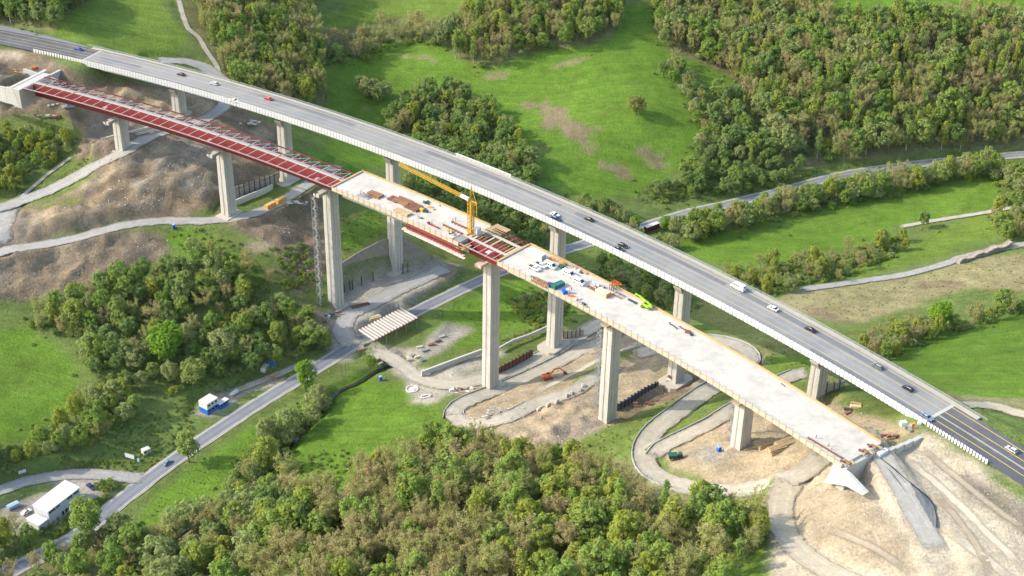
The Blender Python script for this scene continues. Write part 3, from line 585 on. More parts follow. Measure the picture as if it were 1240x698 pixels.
# ------------------------------------------------------------------ viaducts
def conc_mat(name, col, var=.07, lift=5.0, stain=.5):
    m = mat(name, col, .85, var, 1.6, 7.0, dirt=(tuple(c*.72 for c in col), stain, 5.0)); nt = m.node_tree; N = nt.nodes; L = nt.links
    if 'lift' in N: return m
    b = N['Principled BSDF']; src = b.inputs['Base Color'].links[0].from_socket
    ge = N.new('ShaderNodeNewGeometry'); ge.name = 'lift'; sx = N.new('ShaderNodeSeparateXYZ'); L.new(ge.outputs['Position'], sx.inputs[0])
    mo = N.new('ShaderNodeMath'); mo.operation = 'PINGPONG'; L.new(sx.outputs['Z'], mo.inputs[0]); mo.inputs[1].default_value = lift/2
    r = N.new('ShaderNodeMapRange'); L.new(mo.outputs[0], r.inputs['Value']); r.inputs['From Min'].default_value = .0; r.inputs['From Max'].default_value = .16; r.inputs['To Min'].default_value = .80; r.inputs['To Max'].default_value = 1.0
    # rain streaks: noise stretched down the shaft
    tc = N.new('ShaderNodeTexCoord'); mp = N.new('ShaderNodeMapping'); mp.inputs['Scale'].default_value = (1.1, 1.1, .035); L.new(tc.outputs['Object'], mp.inputs['Vector'])
    ns = N.new('ShaderNodeTexNoise'); ns.inputs['Scale'].default_value = 1.4; ns.inputs['Detail'].default_value = 4; L.new(mp.outputs['Vector'], ns.inputs['Vector'])
    r2 = N.new('ShaderNodeMapRange'); L.new(ns.outputs['Fac'], r2.inputs['Value']); r2.inputs['From Min'].default_value = .35; r2.inputs['From Max'].default_value = .65; r2.inputs['To Min'].default_value = .84; r2.inputs['To Max'].default_value = 1.06
    mm = N.new('ShaderNodeMath'); mm.operation = 'MULTIPLY'; L.new(r.outputs['Result'], mm.inputs[0]); L.new(r2.outputs['Result'], mm.inputs[1])
    sc = N.new('ShaderNodeVectorMath'); sc.operation = 'SCALE'; L.new(src, sc.inputs[0]); L.new(mm.outputs[0], sc.inputs['Scale']); L.new(sc.outputs['Vector'], b.inputs['Base Color'])
    return m
M_conc = conc_mat('pier_concrete', (.46,.435,.385)); M_conc2 = mat('cast_concrete', (.42,.395,.35), .85, .08, 1.5, 6, dirt=((.36,.33,.28), .5, 4))
M_slab = mat('fresh_slab_concrete', (.47,.435,.37), .85, .08, 2.0, 9, dirt=((.35,.32,.27), .8, 6)); M_panel = mat('white_barrier_panel', (.60,.59,.565), .6, .05, .8, 6, dirt=((.54,.52,.47), .45, 3))
M_beige = mat('beige_kerb', (.38,.345,.28), .9, .1, .7, 5, dirt=((.36,.33,.28), .5, 4)); M_rail = mat('galvanised_rail', (.38,.39,.38), .5, .1, metal=.4)
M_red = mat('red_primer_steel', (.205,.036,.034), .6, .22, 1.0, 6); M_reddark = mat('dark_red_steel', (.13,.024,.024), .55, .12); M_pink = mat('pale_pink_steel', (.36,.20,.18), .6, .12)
M_cream = mat('cream_plank', (.42,.365,.275), .8, .16, .5, 3); M_yform = mat('yellow_formwork', (.38,.27,.13), .75, .2, .5, 4); M_timber = mat('brown_timber', (.24,.125,.06), .85, .25, .4, 2); M_tan = mat('tan_timber', (.40,.29,.16), .85, .2, .4, 2)
M_wsteel = mat('white_steel', (.55,.53,.50), .5, .08); M_gsteel = mat('grey_steel', (.26,.26,.26), .5, .12); M_rust = mat('rusty_steel', (.17,.075,.045), .85, .3, .5, 2); M_dark = mat('dark_steel', (.05,.05,.055), .6, .2)
M_ycrane = mat('crane_yellow', (.50,.29,.03), .45, .06)

def sweep(name, prof, s0, s1, m, parent=None, step=6.0, closed=True, mi=None):
    ss = np.linspace(s0, s1, max(2, int(abs(s1-s0)/step)+1)); n = len(prof); V = []; F = []
    for s in ss:
        for u, dz in prof: V.append(dk(float(s), u, dz))
    for i in range(len(ss)-1):
        for k in range(n if closed else n-1):
            a = i*n+k; b = i*n+(k+1)%n; F.append((a, b, b+n, a+n))
    if closed: F += [tuple(range(n)), tuple(range((len(ss)-1)*n+n-1, (len(ss)-1)*n-1, -1))]
    mb = MB(); mb.add(V, F); return mb.build(name, m, parent)
def on_deck(s, u, dz): x, y, z = dk(s, u, dz); return (float(x), float(y), float(z)), float(heading(s))
def place(o, s, u, dz):
    p, a = on_deck(s, u, dz); o.location = p; o.rotation_euler = (0, 0, a); return o
def piece(name, me, s, u, dz, parent=None, rz=0.0):
    o = bpy.data.objects.new(name, me); COL.objects.link(o); place(o, s, u, dz); o.rotation_euler.z += rz
    if parent: o.parent = parent
    return o

# --- motorway sheet beyond the ends and over the deck
hw = sweep('motorway', [(-.1,-1.28),(17.4,-1.28)], -230, 6.2, M_asphdark, None, 6, False); tag(hw, kind='structure')
hs = MB(); hss = list(np.linspace(-230, -4, 40)); hs.add([q for s_ in hss for q in (dk(float(s_), 17.4, -1.275), dk(float(s_), 18.5 + 4.0*min(1, max(0, (-6-s_)/44)), -1.3))], [(2*i, 2*i+1, 2*i+3, 2*i+2) for i in range(39)]); hs.build('hard_shoulder', M_asph, hw)
sweep('pale_carriageway', [(.25,-1.262),(16.6,-1.262)], 6.2, 483.6, M_deckasph, hw, 6, False)
sweep('dark_carriageway', [(-.1,-1.28),(17.2,-1.28)], 483.6, 680, M_asphdark, hw, 6, False)
for u in (4.35, 10.9, 15.2): sweep('yellow_line', [(u-.10,-1.24),(u+.10,-1.24)], -60, 483, M_yellow, hw, 6, False)
for u in (4.35, 10.9, 15.2): sweep('yellow_line', [(u-.15,-1.25),(u+.15,-1.25)], 484.6, 680, M_yellow, hw, 6, False)
sweep('median_strip', [(7.25,-1.245),(7.95,-1.245)], 484.6, 680, M_verge, hw, 6, False)
sweep('median_strip', [(7.45,-1.24),(7.75,-1.24)], -200, 483, M_verge, hw, 6, False)
for a, b in ((5.7, 6.7), (483.2, 484.5)): sweep('expansion_joint', [(.2,-1.235),(16.5,-1.235)], a, b, M_conc2, hw, 2, False)
M_streak = mat('tyre_darkened_asphalt', (.15,.155,.165), .8, .14, 1.5, 10)
for a, b, u0, u1 in ((110,170,12.6,15.0),(214,262,12.2,14.9),(262,292,12.8,14.4),(300,380,12.0,14.2),(388,470,12.0,14.8),(430,483,.6,3.6),(36,90,1.0,3.2),(292,330,1.0,3.4),(12,38,8.5,10.0)):
    sweep('patched_lane', [(u0,-1.254),(u1,-1.254)], a, b, M_streak, hw, 5, False)

# --- finished viaduct
A = empty('viaduct', dk(242, 9.3, -8)); 
def par(o, p=A):
    o.parent = p; o.matrix_parent_inverse = p.matrix_world.inverted(); return o
bpy.context.view_layer.update()
tag(A, 'finished motorway viaduct with white panelled parapet carrying traffic', 'viaduct')
dkb = par(sweep('deck', [(.05,-1.32),(18.65,-1.32),(18.65,-2.3),(15.2,-2.7),(13.4,-6.6),(5.2,-6.6),(3.4,-2.7),(.05,-2.35)], .6, 485, M_conc2))
par(sweep('kerb', [(16.62,-1.3),(16.62,-1.02),(18.6,-1.02),(18.6,-1.3)], 0, 494, M_beige))
rl = par(sweep('railing', [(18.42,-.05),(18.56,-.05),(18.56,-.17),(18.42,-.17)], -4, 497, M_rail))
mb = MB()
for s in np.arange(-4, 497, 2.4):
    (x, y, z), a = on_deck(float(s), 18.5, -.6); mb.box((x, y, z), (.09, .09, 1.0), a)
for k in (-.42, -.72):
    for s in np.arange(-4, 497, 6): mb.bar(dk(float(s), 18.5, k), dk(float(min(s+6,497)), 18.5, k), .06)
o = par(mb.build('railing_post', M_rail), rl); o.matrix_parent_inverse = rl.matrix_world.inverted(); tag(o, kind='stuff')
par(sweep('wind_screen', [(18.66,.35),(18.74,.35),(18.74,-1.4),(18.66,-1.4)], 227, 259, M_panel))
# guard rails along the kerb and down the middle
mb = MB()
for s in np.arange(6, 484, 4): mb.bar(dk(float(s), 16.45, -.62), dk(float(s+4), 16.45, -.62), .08, .3); mb.bar(dk(float(s), 16.5, -1.25), dk(float(s), 16.5, -.6), .08)
tag(par(mb.build('guard_rail', M_rail)), kind='stuff')
# white panelled parapet, each panel its own piece
NP = 262; PW = 485.0/NP
pm = MB(); pm.box((0, 0, -1.54), (PW-.30, .10, 3.08)); pm.box((PW*.12, -.09, -1.54), (.14, .10, 3.04)); pme = pm.mesh('panel', M_panel)
pb = par(sweep('parapet', [(.02,-.25),(.16,-.25),(.16,-2.9),(.02,-2.9)], 0, 485, mat('parapet_core', (.24,.24,.25))))
for i in range(NP):
    o = piece('panel', pme, (i+.5)*PW, -.05, random.uniform(-.03,.03)); o.parent = pb; o.matrix_parent_inverse = pb.matrix_world.inverted()
def pier_mesh(h, lx, ly, base=1.05, m=M_conc):
    gw, gd = .32, .22
    def ring(k, z):
        x, y = lx/2*k, ly/2*k; P = []
        P += [(-x,-y),(-gw,-y),(-gw*.6,-y+gd),(gw*.6,-y+gd),(gw,-y),(x,-y)]
        for c in (-y*.34, y*.34): P += [(x,c-gw),(x-gd,c-gw*.6),(x-gd,c+gw*.6),(x,c+gw)]
        P += [(x,y),(gw,y),(gw*.6,y-gd),(-gw*.6,y-gd),(-gw,y),(-x,y)]
        for c in (y*.34, -y*.34): P += [(-x,c+gw),(-x+gd,c+gw*.6),(-x+gd,c-gw*.6),(-x,c-gw)]
        return [(a, b, z) for a, b in P]
    lv = [0.0]; z = 0.0
    while z > -h: z = max(-h, z-8.0); lv.append(z)
    V = []; F = []
    for z in lv: V += ring(1+(base-1)*(-z/h), z)
    n = len(ring(1, 0))
    for i in range(len(lv)-1):
        for k in range(n): F.append((i*n+k, i*n+(k+1)%n, (i+1)*n+(k+1)%n, (i+1)*n+k))
    F += [tuple(range(n)), tuple(range(len(V)-1, len(V)-n-1, -1))]
    mb = MB(); mb.add(V, F); return mb
def ground_under(x, y, r=3.5): return min(float(H(x+a, y+b)) for a in (-r,0,r) for b in (-r,0,r))
FOOT = {0:(9,11),1:(9,14),2:(9,13),3:(10,15),4:(10,14),5:(9,11)}
for i, s in enumerate(STN):
    (x, y, z), a = on_deck(s, 9.3, -8.2); h = z - ground_under(x, y) + 1.0
    p = pier_mesh(h, 4.4, 5.6, 1.06).build('pier', M_conc); p.location = (x, y, z); p.rotation_euler = (0, 0, a); par(p); bpy.context.view_layer.update()
    c = MB(); c.extr([(-2.2,-2.4),(2.2,-2.4),(2.2,1.6),(-2.2,1.6)], -2.85, 2.85)
    c.add([(-1.7,-2.8,-2.6),(1.7,-2.8,-2.6),(-2.0,-4.5,.2),(2.0,-4.5,.2),(-2.0,-4.5,1.0),(2.0,-4.5,1.0),(-1.7,-2.7,1.0),(1.7,-2.7,1.0)], [(0,1,3,2),(2,3,5,4),(4,5,7,6),(0,2,4,6),(1,7,5,3),(0,6,7,1)])
    c.add([(-1.7,2.8,-2.6),(1.7,2.8,-2.6),(-2.0,4.5,.2),(2.0,4.5,.2),(-2.0,4.5,1.0),(2.0,4.5,1.0),(-1.7,2.7,1.0),(1.7,2.7,1.0)], [(1,0,2,3),(3,2,4,5),(5,4,6,7),(0,6,4,2),(1,3,5,7),(0,1,7,6)])
    o = c.build('pier_cap', M_conc2); o.location = (x, y, z); o.rotation_euler = (0, 0, a); o.parent = p; o.matrix_parent_inverse = p.matrix_world.inverted()
    f = MB(); fx_, fy_ = FOOT[i]; f.prism([(-fx_/2,-fy_/2+1.5),(-fx_/2+2,-fy_/2),(fx_/2-2,-fy_/2),(fx_/2,-fy_/2+1.5),(fx_/2,fy_/2-1.5),(fx_/2-2,fy_/2),(-fx_/2+2,fy_/2),(-fx_/2,fy_/2-1.5)], -3.0, 1.5 if i in (3,4) else .9)
    o = f.build('footing', mat('pale_footing', (.43,.385,.31), .9, .1)); o.location = (x, y, z-h+1.3); o.rotation_euler = (0, 0, a); o.parent = p; o.matrix_parent_inverse = p.matrix_world.inverted()
# abutments of the finished viaduct
def block(name, s0, s1, u0, u1, zt, zb, m, parent, zt2=None):
    zt2 = zt if zt2 is None else zt2
    V = [dk(s0,u0,zb),dk(s1,u0,zb),dk(s1,u1,zb),dk(s0,u1,zb),dk(s0,u0,zt),dk(s1,u0,zt2),dk(s1,u1,zt2),dk(s0,u1,zt)]
    mb = MB(); mb.add(V, [(3,2,1,0),(4,5,6,7),(0,1,5,4),(1,2,6,5),(2,3,7,6),(3,0,4,7)]); o = mb.build(name, m)
    if parent is not None: par(o, parent)
    return o
block('abutment', -4.5, .4, .6, 18.2, -1.6, -14, M_conc2, A)
o = MB(); o.add([dk(-17,-.3,-2.7),dk(-2,-.3,-2.7),dk(-2,-.3,-5.4),dk(-9,-.3,-7.6),dk(-17,.3,-2.7),dk(-2,.3,-2.7),dk(-2,.3,-5.4),dk(-9,.3,-7.6)], [(0,1,2,3),(7,6,5,4),(0,4,5,1),(1,5,6,2),(2,6,7,3),(3,7,4,0)]); par(o.build('wing_wall', M_panel))
block('abutment', 485.2, 489, .6, 18.2, -1.6, -12, M_conc2, A)
o = MB(); o.add([dk(489,-1.4,-2.9),dk(503,-1.4,-3.2),dk(501,-1.4,-5.4),dk(494,-1.4,-6.6),dk(489,-1.4,-6.2),dk(489,-.5,-2.9),dk(503,-.5,-3.2),dk(501,-.5,-5.4),dk(494,-.5,-6.6),dk(489,-.5,-6.2)], [(0,1,2,3,4),(9,8,7,6,5),(0,5,6,1),(1,6,7,2),(2,7,8,3),(3,8,9,4),(4,9,5,0)]); par(o.build('wing_wall', M_panel))
# shoring of white boards and rusty sheet piles at both ends
def shoring(s0, s1, label, pitch, du):
    e = empty('shoring_wall', dk((s0+s1)/2, du, -4)); tag(e, label, 'shoring wall', 'white board shoring along the motorway edge'); bpy.context.view_layer.update()
    b = MB(); b.box((0,0,-.95), (pitch*.70,.12,2.1)); bm_ = b.mesh('board', M_panel); q = MB(); q.box((0,.14,-2.9), (pitch*.5,.25,3.4)); q.box((pitch*.3,.05,-2.9), (.12,.3,3.4)); qm = q.mesh('sheet_pile', M_rust)
    for s in np.arange(s0, s1, pitch):
        for nm, me in (('board', bm_), ('sheet_pile', qm)):
            o = piece(nm, me, float(s), du, random.uniform(-.05,.05)); o.parent = e; o.matrix_parent_inverse = e.matrix_world.inverted()
    return e
shoring(-23.5, -.5, 'row of white boards over rusty piles at the far left end of the parapet', 1.75, -.2)
shoring(486, 511, 'row of white boards over rusty piles at the right end of the parapet', 1.30, -.35)

# --- new viaduct under construction
UN, UF = -44.2, -24.1
Bv = empty('viaduct', dk(242, -34.2, -8)); tag(Bv, 'half-built viaduct with pale deck slab and red steel girder', 'viaduct'); bpy.context.view_layer.update()
parB = lambda o: par(o, Bv)
slab_prof = [(UN,.55),(UF,.55),(UF,-.15),(-29.2,-.65),(-30.6,-6.6),(-37.8,-6.6),(-39.2,-.65),(UN,-.15)]
for s0, s1 in ((207.5, 284.0), (306.5, 484.2)): parB(sweep('slab', slab_prof, s0, s1, M_slab))
# timber edge forms
fm = MB(); fm.box((0,0,-.55), (3.12,.14,1.9)); fnm = fm.mesh('edge_board', M_cream); fm = MB(); fm.box((0,0,.25), (3.12,.12,1.1)); ffm = fm.mesh('edge_board', M_yform)
fp = MB(); fp.box((0,-.12,.1), (.14,.14,3.0)); fpm = fp.mesh('form_post', M_tan)
fw = MB(); fw.box((0,.55,-.35), (3.12,1.0,.12)); fwm = fw.mesh('walkway_board', M_yform); fpw = MB(); fpw.box((0,.1,.55), (.12,.12,1.8)); fpwm = fpw.mesh('form_post', M_yform)
for s0, s1 in ((207.5, 284.0), (306.5, 484.2)):
    n = int((s1-s0)/3.2); d = (s1-s0)/n
    for i in range(n):
        s = s0+(i+.5)*d
        parB(piece('edge_board', fnm, s, UN-.10, .72+random.uniform(-.05,.05))); parB(piece('edge_board', ffm, s, UF+.08, .72+random.uniform(-.04,.04)))
        parB(piece('form_post', fpm, s-d/2, UN-.10, .72)); parB(piece('walkway_board', fwm, s, UF+.2, .62)); parB(piece('form_post', fpwm, s-d/2, UF+.2, .3))
for s in (207.3, 306.3):
    mb = MB()
    for k in range(5): u0 = UN + k*(UF-UN)/5; mb.bar(dk(s, u0+.1, .9), dk(s, u0+(UF-UN)/5-.1, .9), .25, 1.1)
    parB(mb.build('end_form', M_yform))
# red steel trough girder
def trough(s0, s1, un, uc, parent):
    t = sweep('steel_girder', [(un,.55),(un,.12),(uc,-3.4),(uc,.55),(uc-.12,.55),(uc-.12,-3.1),(un+.12,.2),(un+.12,.55)], s0, s1, M_red, None, 5); par(t, parent); bpy.context.view_layer.update()
    def sub(o): o.parent = t; o.matrix_parent_inverse = t.matrix_world.inverted(); return o
    sub(sweep('top_flange', [(un-.35,.68),(un+.45,.68),(un+.45,.56),(un-.35,.56)], s0, s1, M_pink, None, 5)); return t, sub
t1, sub1 = trough(7.5, 206.5, UN+.2, -36.7, Bv)
sub1(sweep('concrete_strip', [(-36.75,.85),(-36.0,.85),(-36.0,.56),(-36.75,.56)], 7.5, 206.5, mat('cream_strip', (.38,.355,.30), .8, .06), None, 5))
sub1(sweep('grey_flange', [(-36.0,.7),(-34.3,.7),(-34.3,.5),(-36.0,.5)], 7.5, 206.5, mat('grey_flange_concrete', (.25,.24,.22), .85, .12), None, 5))
st = MB(); st.box((0,0,0), (.15,7.3,.15)); stm = st.mesh('cross_strut', M_wsteel); st2 = MB(); st2.box((0,0,0), (.55,1.6,.3)); st2m = st2.mesh('bearing_plate', M_cream)
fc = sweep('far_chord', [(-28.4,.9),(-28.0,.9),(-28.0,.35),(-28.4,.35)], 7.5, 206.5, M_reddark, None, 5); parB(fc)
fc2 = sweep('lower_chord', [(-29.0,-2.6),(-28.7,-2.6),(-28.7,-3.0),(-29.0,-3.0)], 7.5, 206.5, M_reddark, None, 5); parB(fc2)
br = MB(); br.box((0,0,0), (.16,6.1,.16)); brm = br.mesh('cross_brace', M_wsteel); vp = MB(); vp.bar((0,0,.4), (0,-.6,-2.8), .18); vpm = vp.mesh('hanger', M_gsteel)
bpy.context.view_layer.update()
for i, s in enumerate(np.arange(9, 205, 6.3)):
    s = float(s); sub1(piece('cross_strut', stm, s, -40.35, .74))
    if i % 3 == 1: sub1(piece('bearing_plate', st2m, s, -36.0, 1.0))
    o = piece('cross_brace', brm, s, -31.3, .45); o.parent = fc; o.matrix_parent_inverse = fc.matrix_world.inverted()
    o = piece('hanger', vpm, s, -28.2, .3); o.parent = fc; o.matrix_parent_inverse = fc.matrix_world.inverted()
    if s+6.3 < 206:
        db = MB(); db.bar(dk(s, -34.3, .42), dk(s+6.3, -28.3, .42), .13); o = db.build('diagonal_brace', M_wsteel); o.parent = fc; o.matrix_parent_inverse = fc.matrix_world.inverted()
pk = MB(); pk.box((0,0,0), (1.6,2.0,.5)); pkm = pk.mesh('pier_plate', M_pink)
for s in (60.9, 128.8, 196.7): parB(piece('pier_plate', pkm, s, -42.4, .9))
# gap between the two slabs
t2, sub2 = trough(284.5, 305.8, UN+.2, -38.2, Bv)
for s in (287.5, 291.5, 295.5, 299.5, 303.2): sub2(piece('cross_strut', stm, s, -41.1, .74))
for u0, u1 in ((-38.2,-36.8),(-29.6,-28.2)): parB(sweep('timber_walkway', [(u0,.75),(u1,.75),(u1,.45),(u0,.45)], 283, 306, mat('weathered_board', (.42,.36,.29), .85, .15), None, 5))
for i, s in enumerate(np.arange(285.5, 306, 1.9)):
    mb = MB(); mb.box((0,0,0), (random.choice((.5,.9,1.1)),7.0,.25)); parB(piece('form_beam', mb.mesh('form_beam', random.choice((M_timber, M_tan, M_cream, M_rust))), float(s), -33.2, .3+random.uniform(-.2,.15)))
for k, u in enumerate((-26.0,-24.6)):
    parB(sweep('rail', [(u-.12,1.2),(u+.12,1.2),(u+.12,.9),(u-.12,.9)], 287, 306, M_reddark, None, 6))
for s in np.arange(288, 306, 3.4): mb = MB(); mb.bar(dk(float(s), -28.2, .5), dk(float(s)+1.4, -24.6, 1.0), .2); parB(mb.build('cross_brace', M_pink))
parB(sweep('stop_end', [(-27.5,.95),(-20.6,.7),(-20.6,.45),(-27.5,.7)], 284.6, 292.5, M_yform, None, 4))
pl = MB(); pl.box((0,0,0), (1.8,2.2,.4)); parB(piece('pier_plate', pl.mesh('pier_plate', mat('pale_plate', (.6,.45,.42))), 298.5, -40.9, .8))
# box girder hidden under the gap rests on pier four
parB(sweep('lower_box', [(-30.4,-1.2),(-38.0,-1.2),(-37.8,-6.6),(-30.6,-6.6)], 284, 306.5, M_red, None, 6))
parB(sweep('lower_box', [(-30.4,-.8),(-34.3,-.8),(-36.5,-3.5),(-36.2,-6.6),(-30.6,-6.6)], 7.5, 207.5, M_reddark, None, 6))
for i, s in enumerate(STN):
    (x, y, z), a = on_deck(s, -34.4, -8.2); h = z - ground_under(x, y) + 1.0
    p = pier_mesh(h, 4.4, 5.6, 1.06).build('pier', M_conc); p.location = (x, y, z); p.rotation_euler = (0, 0, a); parB(p); bpy.context.view_layer.update()
    c = MB()
    if i < 3: c.box((0,0,.8), (4.2,5.4,1.6)); c.box((-.2,-4.6,1.0), (2.9,8.6,1.5)); c.box((-1.2,-8.0,1.3), (1.2,2.4,.9)); cm = M_conc2
    elif i == 3: c.box((0,0,.8), (4.4,6.0,1.6)); c.box((-.4,-4.5,1.0), (3.4,7.4,1.3)); cm = mat('pinkish_form', (.58,.42,.35), .8, .2)
    else: c.box((0,0,.8), (4.6,6.0,1.6)); c.box((-.5,-3.8,1.2), (3.4,2.6,.8)); cm = mat('brown_form', (.36,.27,.20), .85, .3)
    o = c.build('pier_cap', cm); o.location = (x, y, z); o.rotation_euler = (0, 0, a); o.parent = p; o.matrix_parent_inverse = p.matrix_world.inverted()
    f = MB(); fx_, fy_ = FOOT[i]; fx_ -= 1; fy_ -= 3; f.prism([(-fx_/2,-fy_/2),(fx_/2,-fy_/2),(fx_/2,fy_/2),(-fx_/2,fy_/2)], -3.0, .5)
    o = f.build('footing', mat('pale_footing', (.43,.385,.31))); o.location = (x, y, z-h+1.3); o.rotation_euler = (0, 0, a); o.parent = p; o.matrix_parent_inverse = p.matrix_world.inverted()
# abutments of the new viaduct
block('abutment', 2.0, 7.2, -46.5, -23.5, .3, -9.5, M_conc2, Bv)
o = MB(); o.add([dk(-34,-47.4,-.3),dk(3,-46.6,.2),dk(6,-46.6,-8.6),dk(-4,-46.9,-8.2),dk(-34,-47.0,-4.0),dk(-34,-46.5,-.3),dk(3,-45.7,.2),dk(6,-45.7,-8.6),dk(-4,-46.0,-8.2),dk(-34,-46.1,-4.0)], [(0,1,2,3,4),(9,8,7,6,5),(0,5,6,1),(1,6,7,2),(2,7,8,3),(3,8,9,4),(4,9,5,0)]); parB(o.build('wing_wall', conc_mat('wing_concrete', (.52,.495,.445))))
block('cross_wall', -1.2, .2, -19.5, -.6, -4.2, -12, M_conc2, Bv, -4.2); block('back_wall', .2, 2.2, -46.4, -20, .5, -6, M_conc2, Bv); block('wing_wall', -16, 6, -18.5, -17.3, -3, -11, M_conc2, Bv, -5)
block('abutment', 482.6, 486, -43.5, -24.6, -.2, -10, M_conc2, Bv)
o = MB(); o.add([dk(481,-44.6,-.5),dk(488,-44.8,-.6),dk(496.5,-44.6,-3.0),dk(495,-44.6,-5.0),dk(488,-44.8,-5.6),dk(478.5,-44.8,-10),dk(480,-44.6,-5),
                 dk(481,-43.4,-.5),dk(488,-43.4,-.6),dk(496.5,-43.4,-3.0),dk(495,-43.4,-5.0),dk(488,-43.4,-5.6),dk(478.5,-43.4,-10),dk(480,-43.4,-5)],
                [(0,1,2,3,4,5,6),(13,12,11,10,9,8,7)]+[(k,7+k,7+(k+1)%7,(k+1)%7) for k in range(7)]); parB(o.build('wing_wall', conc_mat('wing_concrete', (.52,.495,.445))))
block('back_wall', 486.2, 487.8, -28.5, -24.2, .1, -6, M_panel, Bv); 
o = empty('low_wall', dk(487, -14, -4)); tag(o, 'low pale concrete wall joining the two bridge ends at the right', 'wall'); bpy.context.view_layer.update()
for k in range(5):
    q = block('wall_block', 486.2+k*.25, 487.6+k*.25, -24+k*4.4, -24+(k+1)*4.4-.06, -1.2-.35*k, -7, M_conc2, None); q.parent = o; q.matrix_parent_inverse = o.matrix_world.inverted()
# ------------------------------------------------------------------ things: helpers
def G3(px, py): return g(px, py)
def ztop(x, y, py):
    """height above (x, y) that shows at photo row py"""
    zs = np.linspace(-10, 130, 1401); _, yy = proj(np.full_like(zs, x), np.full_like(zs, y), zs); return float(np.interp(-py, -yy, zs))
def aim(pa, pb, z):
    a = unp(*pa, z); b = unp(*pb, z); return math.atan2(b[1]-a[1], b[0]-a[0])
def thing(name, label, cat, loc, rz=0.0, group=None): e = empty(name, loc, rz); tag(e, label, cat, group); return e
def slab_at(px, py): s, u = deck_at(px, py, .57); (p, a) = on_deck(s, u, .57); return p, a
def road_at(px, py): s, u = deck_at(px, py, -1.24); (p, a) = on_deck(s, u, -1.24); return p, a
M_glass = mat('dark_window_glass', (.018,.022,.028), .12, .1, spec=.6); M_tyre = mat('tyre_rubber', (.018,.018,.018), .9, .1); M_lamp = mat('lamp_glass', (.75,.75,.72), .2, .05); M_tail = mat('tail_lamp_red', (.35,.015,.012), .3, .05); M_hub = mat('wheel_rim', (.4,.4,.42), .35, .05, metal=.8)
PAINT = {'white':(.60,.60,.59),'silver':(.42,.44,.46),'black':(.015,.016,.020),'navy':(.018,.030,.085),'blue':(.02,.06,.36),'red':(.42,.012,.018),'grey':(.12,.13,.145),'steelblue':(.16,.23,.32),'darkblue':(.02,.05,.16)}
def paint(c): return mat('car_paint_'+c, PAINT[c], .28, .03, spec=.55)
def wheels(e, xs_, w, r, dz=0):
    wm = MB(); wm.tube((0,-.11,0), (0,.11,0), r, n=12); me = wm.mesh('wheel', M_tyre); hm = MB(); hm.tube((0,-.125,0), (0,.125,0), r*.6, n=8); hme = hm.mesh('rim', M_hub)
    for x in xs_:
        for y in (-w/2+.1, w/2-.1):
            o = obj('wheel', me, None, e); o.location = (x, y, r+dz); q = obj('rim', hme, None, o)
def car(px, py, col, label, group, at=road_at, flip=False, rz=None, est=False):
    p, a = at(px, py); e = thing('car', label, 'car', p, (a if rz is None else rz) + (math.pi if flip else 0), group); L_ = random.uniform(4.3,4.7); h = 1.48; pm_ = paint(col)
    b = MB(); x0 = -L_/2; x1 = L_/2
    b.extr([(x0,.34),(x0-.02,.62),(x0+.08,.93),(x0+.35,.97),(x1-1.35,.97),(x1-.55,.86),(x1-.1,.74),(x1,.55),(x1-.02,.32)], -.9, .9)
    b.build('body', pm_, e)
    ct = -1.05 if not est else -1.75
    w = MB(); w.add([(x0+.22 if est else x0+.55,-.82,.96),(x1-1.2,-.82,.96),(x1-1.2,.82,.96),(x0+.22 if est else x0+.55,.82,.96),(ct,-.66,h-.06),(x1-2.0,-.66,h-.06),(x1-2.0,.66,h-.06),(ct,.66,h-.06)], [(3,2,1,0),(4,5,6,7),(0,1,5,4),(1,2,6,5),(2,3,7,6),(3,0,4,7)]); w.build('windows', M_glass, e)
    r = MB(); r.box(((ct+x1-2.0)/2, 0, h-.03), (x1-2.0-ct+.08, 1.36, .07), taper=(.94,.92)); r.build('roof', pm_, e)
    for y in (-.83, .83):
        q = MB(); q.bar((-.15, y*1.0, .96), (-.15, y*.80, h-.04), .09); q.build('pillar', pm_, e)
    for y in (-.62, .62): q = MB(); q.box((x1-.10, y, .66), (.14,.40,.14)); q.build('headlight', M_lamp, e); q = MB(); q.box((x0+.02, y, .78), (.10,.34,.16)); q.build('taillight', M_tail, e)
    for y in (-.97, .97): q = MB(); q.box((x1-1.45, y, 1.0), (.14,.16,.12)); q.build('mirror', pm_, e)
    wheels(e, (x0+.85, x1-.85), 1.8, .32); return e
